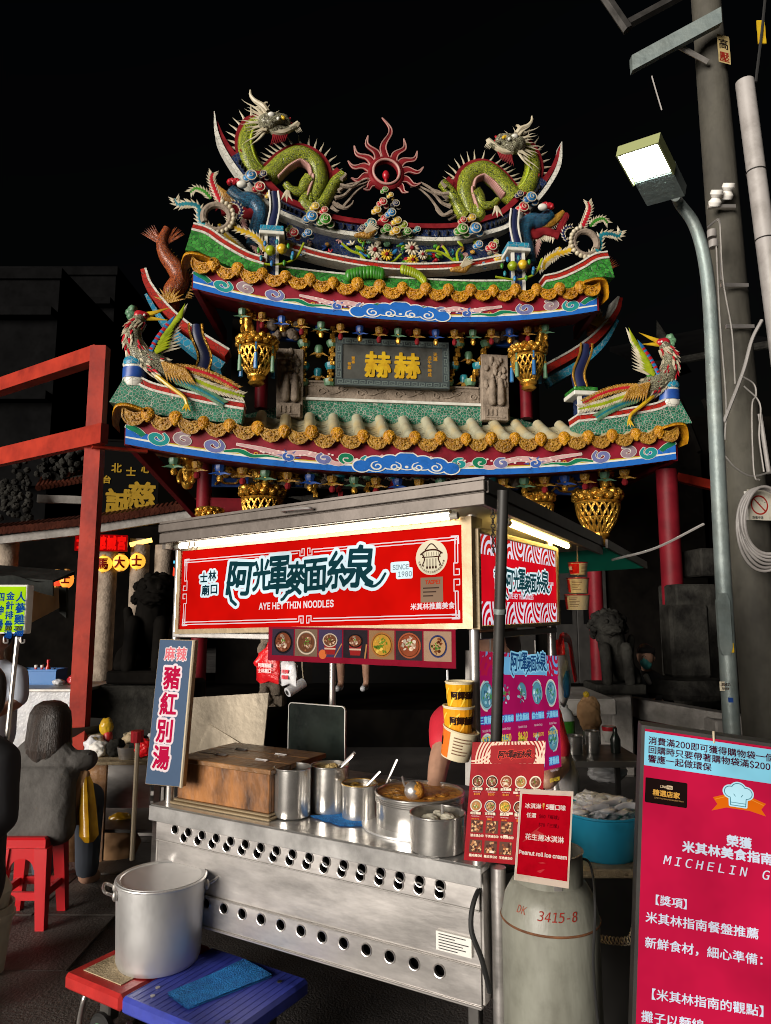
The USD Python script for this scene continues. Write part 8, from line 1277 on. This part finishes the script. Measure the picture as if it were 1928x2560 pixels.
for k in range(6): an = np.linspace(0, 2 * PI, 40, endpoint=False); r = .16 + .008 * k; P('cable_loop', tube(np.vstack([np.column_stack([c[0] + .05 + r * np.cos(an) , 5.2 + .012 * k + .02 * np.sin(an * 2 + k), c[2] + r * 1.55 * np.sin(an) - .012 * k]), [[c[0] + .05 + r, 5.2 + .012 * k, c[2] - .012 * k]]]), .0105, 7), 'pvc', coil)
c = W.Y(1898, 1262, 5.32); sg_n = thing('prohibition_sign', 'white notice with a red crossed circle on the utility pole', 'sign', c - [0, 0, .15], W); p = Print(); p.rect(-.09, -.115, .12, .115, lin((210, 205, 190))); RDc = lin((170, 40, 30)); p.add(sg.Point(.01, 0).buffer(.075, 14).difference(sg.Point(.01, 0).buffer(.063, 14)), RDc, 1); p.line([(-.04, .05), (.062, -.05)], .011, RDc, 1)
for k in range(5): p.rect(-.03 + .02 * k, .03 - .012 * (k % 3), -.015 + .02 * k, .034 - .012 * (k % 3), lin((50, 50, 50)), 1)
p.text('禁止', -.07, .085, .024, RDc, 1, .02); p.text('路權申請', -.06, -.105, .024, lin((50, 50, 50)), 1, .02); P('sign_plate', p.mesh(lambda u, v, w: np.column_stack([c[0] + u, 5.33 + .25 * u - w, c[2] + v])), 'print', sg_n); P('plate_back', box(c[0] - .085, 5.36, c[2] - .11, c[0] + .1, 5.365, c[2] + .11), 'paper_white', sg_n)
a, b = W.Y(1900, 1035, 5.3), W.Y(1923, 1185, 5.3); solo('white_stick', tube([a, b], .016, 8), 'pvc', 'short white plastic tube fixed on the utility pole above the cable coil', 'tube')
for k, (px, py) in enumerate(((1852, 815), (1838, 712))): c = W.Y(px, py, 5.4); solo('pole_band', mv(hullp([(x, y, z) for x in (-.11, .11) for y in (0, .02) for z in (-.015, .015)]), c), 'steel', ('steel band with slots around the pole at mid height', 'upper steel band around the utility pole')[k], 'pole band')
# ---------------------------------------------------------------- people
def head(t, c, s, yaw, hair, face=True, hairlen=.0, mask=None):
    "skull with face, ears, hair; yaw 0 looks towards the viewer (-y)"
    R = lambda p: np.array(c) + s * np.array([p[0] * math.cos(yaw) - p[1] * math.sin(yaw), p[0] * math.sin(yaw) + p[1] * math.cos(yaw), p[2]])
    return R
# seated woman seen from behind
wc = W.Y(95, 2090, 3.95); hp = np.array([cx_, cy_, .50]); hd_ = W.Y(88, 1795, 3.98); sh = W.Y(70, 1880, 4.0)
wm = thing('person', 'seated woman seen from behind with brown bob hair and grey jacket', 'person', (hp[0], hp[1], .45), W)
V = lambda dx, dy, z: np.array([hp[0] + dx, hp[1] + dy, z]); hz0 = hd_[2]; zs_ = W.Y(120, 1885, 4.)[2]
P('body', chain([V(0, .03, .56), .06, V(-.01, .06, .66), .05], [V(-.01, .06, .66), .05, V(-.02, .125, zs_ - .06), .035], [V(-.02, .125, zs_ - .02), .04, V(-.01, .13, zs_ + .07), .045], [V(-.01, .13, zs_ + .15), .095, V(-.01, .16, zs_ + .17), .09], [V(.15, .1, zs_ - .09), .036, V(.205, .13, .80), .034, V(.11, .4, .765), .03], [V(-.18, .1, zs_ - .09), .036, V(-.235, .13, .80), .034, V(-.14, .4, .765), .03], [V(-.02, .11, zs_ - .08), .036, V(.15, .1, zs_ - .09), .036], [V(-.02, .11, zs_ - .08), .036, V(-.18, .1, zs_ - .09), .036], [V(.09, .05, .53), .07, V(.12, .42, .52), .065, V(.12, .44, .08), .05, V(.12, .55, .04), .04], [V(-.09, .05, .53), .07, V(-.14, .42, .52), .065, V(-.14, .44, .08), .05, V(-.14, .55, .04), .04], refine=.035), 'skin', wm)
def fabric(m, amp=.008, sc=9, seed=3):
    v, f = vf(m); n = meshkit.fbm(v * [sc, sc, sc * .7], 3, seed) - .5; c = v.mean(0); d = v - c; d /= np.linalg.norm(d, axis=1, keepdims=True) + 1e-9; return v + d * (n * 2 * amp)[:, None], f
def hullb(pts, refine=.03, it=6, flat=1., cy=0.):
    m = m3.Manifold.batch_hull([m3.Manifold.sphere(float(r), 16).translate([float(x) for x in p]) for p, r in pts]).refine_to_length(refine); v, f = vf(m); t = trimesh.Trimesh(v, f, process=False); trimesh.smoothing.filter_taubin(t, iterations=it); return np.array(t.vertices), f
tor = lambda a, b, c: hullb([(V(s * x, y, z), r) for s in (-1, 1) for x, y, z, r in (a, b, c)])
up_ = m3.Manifold; mk_ = lambda pts: m3.Manifold.batch_hull([m3.Manifold.sphere(float(r), 16).translate([float(x) for x in p]) for p, r in pts])
solid = m3.Manifold.batch_boolean([mk_([(V(s * .12 - .01, .02, .475), .10) for s in (-1, 1)] + [(V(s * .11 - .01, .05, .72), .085) for s in (-1, 1)]), mk_([(V(s * .11 - .01, .05, .72), .085) for s in (-1, 1)] + [(V(s * .125 - .015, .085, zs_ - .14), .09) for s in (-1, 1)]), mk_([(V(s * .125 - .015, .085, zs_ - .14), .09) for s in (-1, 1)] + [(V(s * .155 - .015, .10, zs_ - .075), .062) for s in (-1, 1)] + [(V(-.015, .12, zs_ + .05), .074)]),
    *[mk_([(a, ra), (b, rb)]) for s in (-1, 1) for a, ra, b, rb in ((V(s * .165 - .015, .10, zs_ - .075), .068, V(s * .225 - .015, .13, .80), .056), (V(s * .225 - .015, .13, .80), .056, V(s * .13, .36, .765), .046))]], m3.OpType.Add).refine_to_length(.02)
v_, f_ = vf(solid); t_ = trimesh.Trimesh(v_, f_, process=False); trimesh.smoothing.filter_taubin(t_, iterations=6); jk = P('jacket', fabric((np.array(t_.vertices), f_), .006, 16), 'jacket_grey', wm)
P('trousers', chain([V(.09, .06, .53), .085, V(.12, .42, .525), .085, V(.12, .44, .12), .065], [V(-.09, .06, .53), .085, V(-.14, .42, .525), .085, V(-.14, .44, .12), .065], refine=.04), 'denim', wm)
pr = [(.001, .262), (.05, .256), (.085, .235), (.108, .195), (.116, .14), (.119, .08), (.124, .02), (.120, -.03), (.108, -.055), (.09, -.05), (.001, -.03)]; hv, hf_ = lathe(pr[::-1], 72, V(-.01, .125, zs_)); an = np.arctan2(hv[:, 1] - V(0, .125, 0)[1], hv[:, 0] - V(-.01, 0, 0)[0]); k_ = np.clip((zs_ + .2 - hv[:, 2]) / .2, 0, 1)
d = hv - V(-.01, .125, zs_); d[:, 2] = 0; hv = hv + d * ((.10 * (meshkit.noise(np.column_stack([np.cos(an) * 9, np.sin(an) * 9, hv[:, 2] * 2]), 4) - .5) + .05 * (meshkit.noise(np.column_stack([np.cos(an) * 22, np.sin(an) * 22, hv[:, 2] * 3]), 7) - .5)) * k_)[:, None]; hv[:, 2] += .02 * k_ * (meshkit.noise(np.column_stack([np.cos(an) * 7, np.sin(an) * 7, 0 * an]), 2) - .5); P('hair', (hv, hf_), 'hair_brown', wm)
# dark coat at the left edge, and the stallkeeper in a pale shirt behind
pd = W.Y(-5, 2000, 3.3); pn = thing('person', 'person in a black coat cut by the left edge of the picture', 'person', (pd[0] - .16, 3.3, 0), W); V = lambda dx, dy, z: np.array([pd[0] - .14 + dx, 3.3 + dy, z])
P('body', chain([V(0, 0, .5), .12, V(0, 0, .95), .13], [V(0, 0, .95), .13, V(0, .02, 1.12), .06], [V(0, .03, 1.26), .09, V(0, .04, 1.30), .09], [V(.14, 0, 1.0), .06, V(.16, -.02, .74), .05, V(.10, -.16, .62), .04], [V(.08, 0, .5), .09, V(.1, -.2, .46), .07, V(.1, -.2, .06), .05], [V(-.08, 0, .5), .09, V(-.1, -.2, .46), .07, V(-.1, -.2, .06), .05]), 'skin', pn)
P('coat', fabric(chain([V(0, 0, .44), .18, V(0, 0, .7), .165, V(0, 0, .98), .145], [V(.05, 0, 1.0), .11, V(.14, 0, .98), .08, V(.17, -.02, .74), .07, V(.11, -.14, .63), .055], [V(-.05, 0, 1.), .11, V(-.16, 0, .98), .08, V(-.2, -.02, .7), .07], [V(.05, -.02, .5), .14, V(.1, -.18, .47), .09], refine=.035)), 'jacket_black', pn); P('hair', chain([V(0, .04, 1.30), .11, V(0, .05, 1.22), .105]), 'hair_black', pn)
pk_ = W.Y(5, 1740, 4.9); sk = thing('person', 'stallkeeper in a pale blue shirt behind the counter at the left edge', 'person', (pk_[0] - .1, 5.3, 0), W); V = lambda dx, dy, z: np.array([W.Y(-18, 1740, 5.3)[0] + dx, 5.3 + dy, z])
P('body', chain([V(0, 0, .1), .1, V(0, 0, .8), .13, V(0, 0, 1.15), .14], [V(0, 0, 1.2), .06, V(0, -.02, 1.35), .06], [V(0, -.03, 1.42), .1, V(0, -.03, 1.47), .1], [V(.16, 0, 1.18), .06, V(.2, -.05, .98), .045, V(.14, -.22, .93), .038]), 'skin', sk); P('shirt', fabric(chain([V(0, 0, .75), .17, V(0, 0, 1.14), .16], [V(.05, 0, 1.16), .11, V(.16, 0, 1.16), .085, V(.2, -.03, 1.02), .07], refine=.04)), 'shirt_white', sk); P('apron_strap', tube(spl([V(.05, -.16, 1.2), V(.1, -.18, 1.1), V(.13, -.17, 1.0)], 8), .018, 6, .4), 'navy', sk); P('hair', chain([V(0, -.02, 1.48), .11, V(0, 0, 1.45), .11]), 'hair_black', sk)
# cook behind the menus
ck = K.local(W.Y(1235, 1900, 3.55)); V = lambda dx, dy, z: np.array([ck[0] + dx, ck[1] + dy, z]); cg = thing('person', 'cook in a red short-sleeved shirt reaching down behind the menu posters', 'person', (ck[0], ck[1], 0), K)
el = K.local(W.Y(1098, 1905, 3.25)); hnd = K.local(W.Y(1086, 1985, 3.1)); so = K.local(W.Y(1128, 1815, 3.42))
P('body', chain([V(.05, 0, .1), .09, V(.05, 0, .8), .14, V(.08, 0, 1.12), .15], [V(.06, -.02, 1.2), .06, V(.05, -.06, 1.36), .06], [V(.05, -.08, 1.46), .10, V(.05, -.10, 1.5), .095], [so, .062, el, .047, hnd, .034], [V(.08, 0, 1.15), .1, so, .07], [V(.25, 0, 1.15), .065, V(.34, -.06, .95), .045, V(.34, -.25, .92), .036]), 'skin', cg)
fg = [chain([hnd, .03, hnd + [0, -.03, -.04], .028])] + [tube(spl([hnd + [dx, -.04, -.05], hnd + [dx * 1.2, -.06, -.085], hnd + [dx, -.05, -.11 + abs(dx) * .5]], 8), .0085, 6) for dx in (-.022, -.007, .008, .022)] + [tube(spl([hnd + [.026, -.02, -.02], hnd + [.045, -.035, -.055]], 6), .0095, 6)]
P('hand', join(*fg), 'skin', cg); P('shirt', fabric(chain([V(.06, 0, .72), .17, V(.08, 0, 1.12), .18], [V(.08, 0, 1.14), .13, so, .10, so * .55 + el * .45, .075], [V(.1, 0, 1.14), .13, V(.25, 0, 1.14), .09, V(.31, -.04, 1.02), .075], refine=.035)), 'shirt_red', cg); P('apron', chain([V(.07, -.07, .5), .15, V(.09, -.08, 1.05), .13], refine=.04), 'apron', cg); P('hair', chain([V(.05, -.07, 1.50), .115, V(.05, -.04, 1.46), .11]), 'hair_black', cg)
ap = W.Y(1405, 1940, 3.4); solo('hanging_apron', fabric(chain([ap + [-.02, 0, .14], .05, ap + [0, 0, 0], .075, ap + [.0, .02, -.12], .07], refine=.03), .015), 'jacket_grey' if 0 else 'pvc', 'pale mauve apron cloth behind the lower edge of the lit menu', 'apron')
# masked man on the right
mc = W.Y(1616, 1650, 8.0); mm_ = thing('person', 'man in a dark jacket and green face mask looking at his phone', 'person', (mc[0], 8., .45), W); V = lambda dx, dy, z: mc + np.array([dx, dy, z])
P('body', chain([V(-.02, -.03, .02), .085, V(-.01, .0, .05), .09], [V(-.03, -.06, -.03), .055, V(0, 0, .0), .07], [V(.0, .03, -.06), .05, V(.02, .05, -.16), .055], [V(.02, .08, -.3), .13, V(.04, .1, -.62), .13], [V(-.12, .02, -.28), .05, V(-.16, -.06, -.46), .04, V(-.02, -.22, -.42), .032], [V(.18, .04, -.28), .05, V(.2, -.04, -.5), .04, V(.06, -.22, -.43), .032], [V(.02, .05, -.62), .1, V(-.02, -.28, -.66), .08, V(-.02, -.28, -.95), .06]), 'skin', mm_)
P('ear', ball(V(.085, .0, .02), (.014, .02, .03), 2), 'skin', mm_); P('nose_bridge', tube([V(-.045, -.105, .035), V(-.05, -.115, .01)], .01, 6), 'skin', mm_)
P('face_mask', chain([V(-.045, -.075, -.025), .052, V(-.02, -.06, -.045), .055], [V(-.05, -.095, .0), .03, V(-.045, -.085, -.04), .035], refine=.02), 'mask_green', mm_); P('hair', chain([V(-.01, .0, .09), .092, V(.02, .03, .06), .09], [V(-.05, -.05, .105), .045, V(.04, -.03, .10), .05], refine=.02), 'hair_black', mm_); P('glasses', join(*[torus(V(-.06 + .055 * k, -.105 + .02 * k, .03), .022, .003, 16, 5, 'y') for k in (0, 1)]), 'rubber', mm_)
P('jacket', fabric(chain([V(.02, .08, -.24), .15, V(.04, .1, -.6), .16], [V(-.05, .05, -.22), .09, V(-.13, .02, -.28), .075, V(-.17, -.05, -.46), .062, V(-.06, -.17, -.44), .048], [V(.1, .05, -.22), .09, V(.19, .04, -.28), .075, V(.21, -.03, -.5), .062, V(.1, -.17, -.45), .048], refine=.03)), 'jacket_black', mm_); P('collar', chain([V(-.03, -.06, -.17), .03, V(.0, -.06, -.24), .025]), 'pvc', mm_)
for s in (-1, 1):
    h0 = V(.0 + .045 * s, -.235, -.42); P('hand', join(chain([h0, .026, h0 + [0, -.03, .01], .024]), *[tube(spl([h0 + [-.01 * s, -.04, .012 * k - .02], h0 + [-.03 * s, -.06, .012 * k - .015]], 5), .008, 6) for k in range(4)], tube(spl([h0 + [0, -.02, .02], h0 + [-.02 * s, -.045, .04]], 5), .009, 6)), 'skin', mm_)
P('trousers', chain([V(.03, .06, -.63), .125, V(-.03, -.27, -.66), .095, V(-.03, -.28, -1.0), .07], [V(.1, .06, -.63), .115, V(.08, -.27, -.67), .09, V(.08, -.28, -1.0), .065], refine=.04), 'trouser_red', mm_); ph_ = V(.0, -.30, -.395); solo('mobile_phone', mv(box(-.035, -.005, -.06, .035, .005, .06, .004), ph_, rx=.5), 'rubber', 'dark mobile phone held by the masked man', 'phone')
# seated visitor whose legs show below the banner
lc_ = W.Y(880, 1725, 9.0); lv = thing('person', 'person seated in the dark behind the cart, only bare legs and pale shoes lit', 'person', (lc_[0], 9.2, .44), W); V = lambda dx, dy, z: lc_ + np.array([dx, dy, z])
P('body', chain([V(-.0, .35, .42), .12, V(.05, .4, .85), .13], [V(.05, .38, .9), .06, V(.05, .36, 1.02), .06], [V(.05, .34, 1.1), .1, V(.05, .34, 1.14), .1], *[[V(x, .3, .42), .08, V(x * 1.2, -.05, .46), .062, V(x * 1.2 + .01, 0, .1), .038, V(x * 1.2, -.02, .05), .035, V(x * 1.2 - .03, -.12, .03), .03] for x in (-.12, .14)]), 'skin', lv); P('shorts', chain([V(0, .35, .42), .14, V(-.13, .05, .46), .085], [V(.02, .35, .42), .14, V(.16, .05, .46), .085]), 'denim', lv); P('shirt', chain([V(.0, .36, .5), .15, V(.05, .4, .85), .15], [V(.05, .4, .85), .12, V(.22, .3, .6), .06], [V(.05, .4, .85), .12, V(-.16, .3, .6), .06]), 'jacket_black', lv)
for x in (-.144, .168): P('shoe', chain([V(x, .03, .035), .042, V(x - .03, -.13, .028), .036], [V(x, .02, .06), .04, V(x, .0, .03), .04]), 'bag_white', lv)
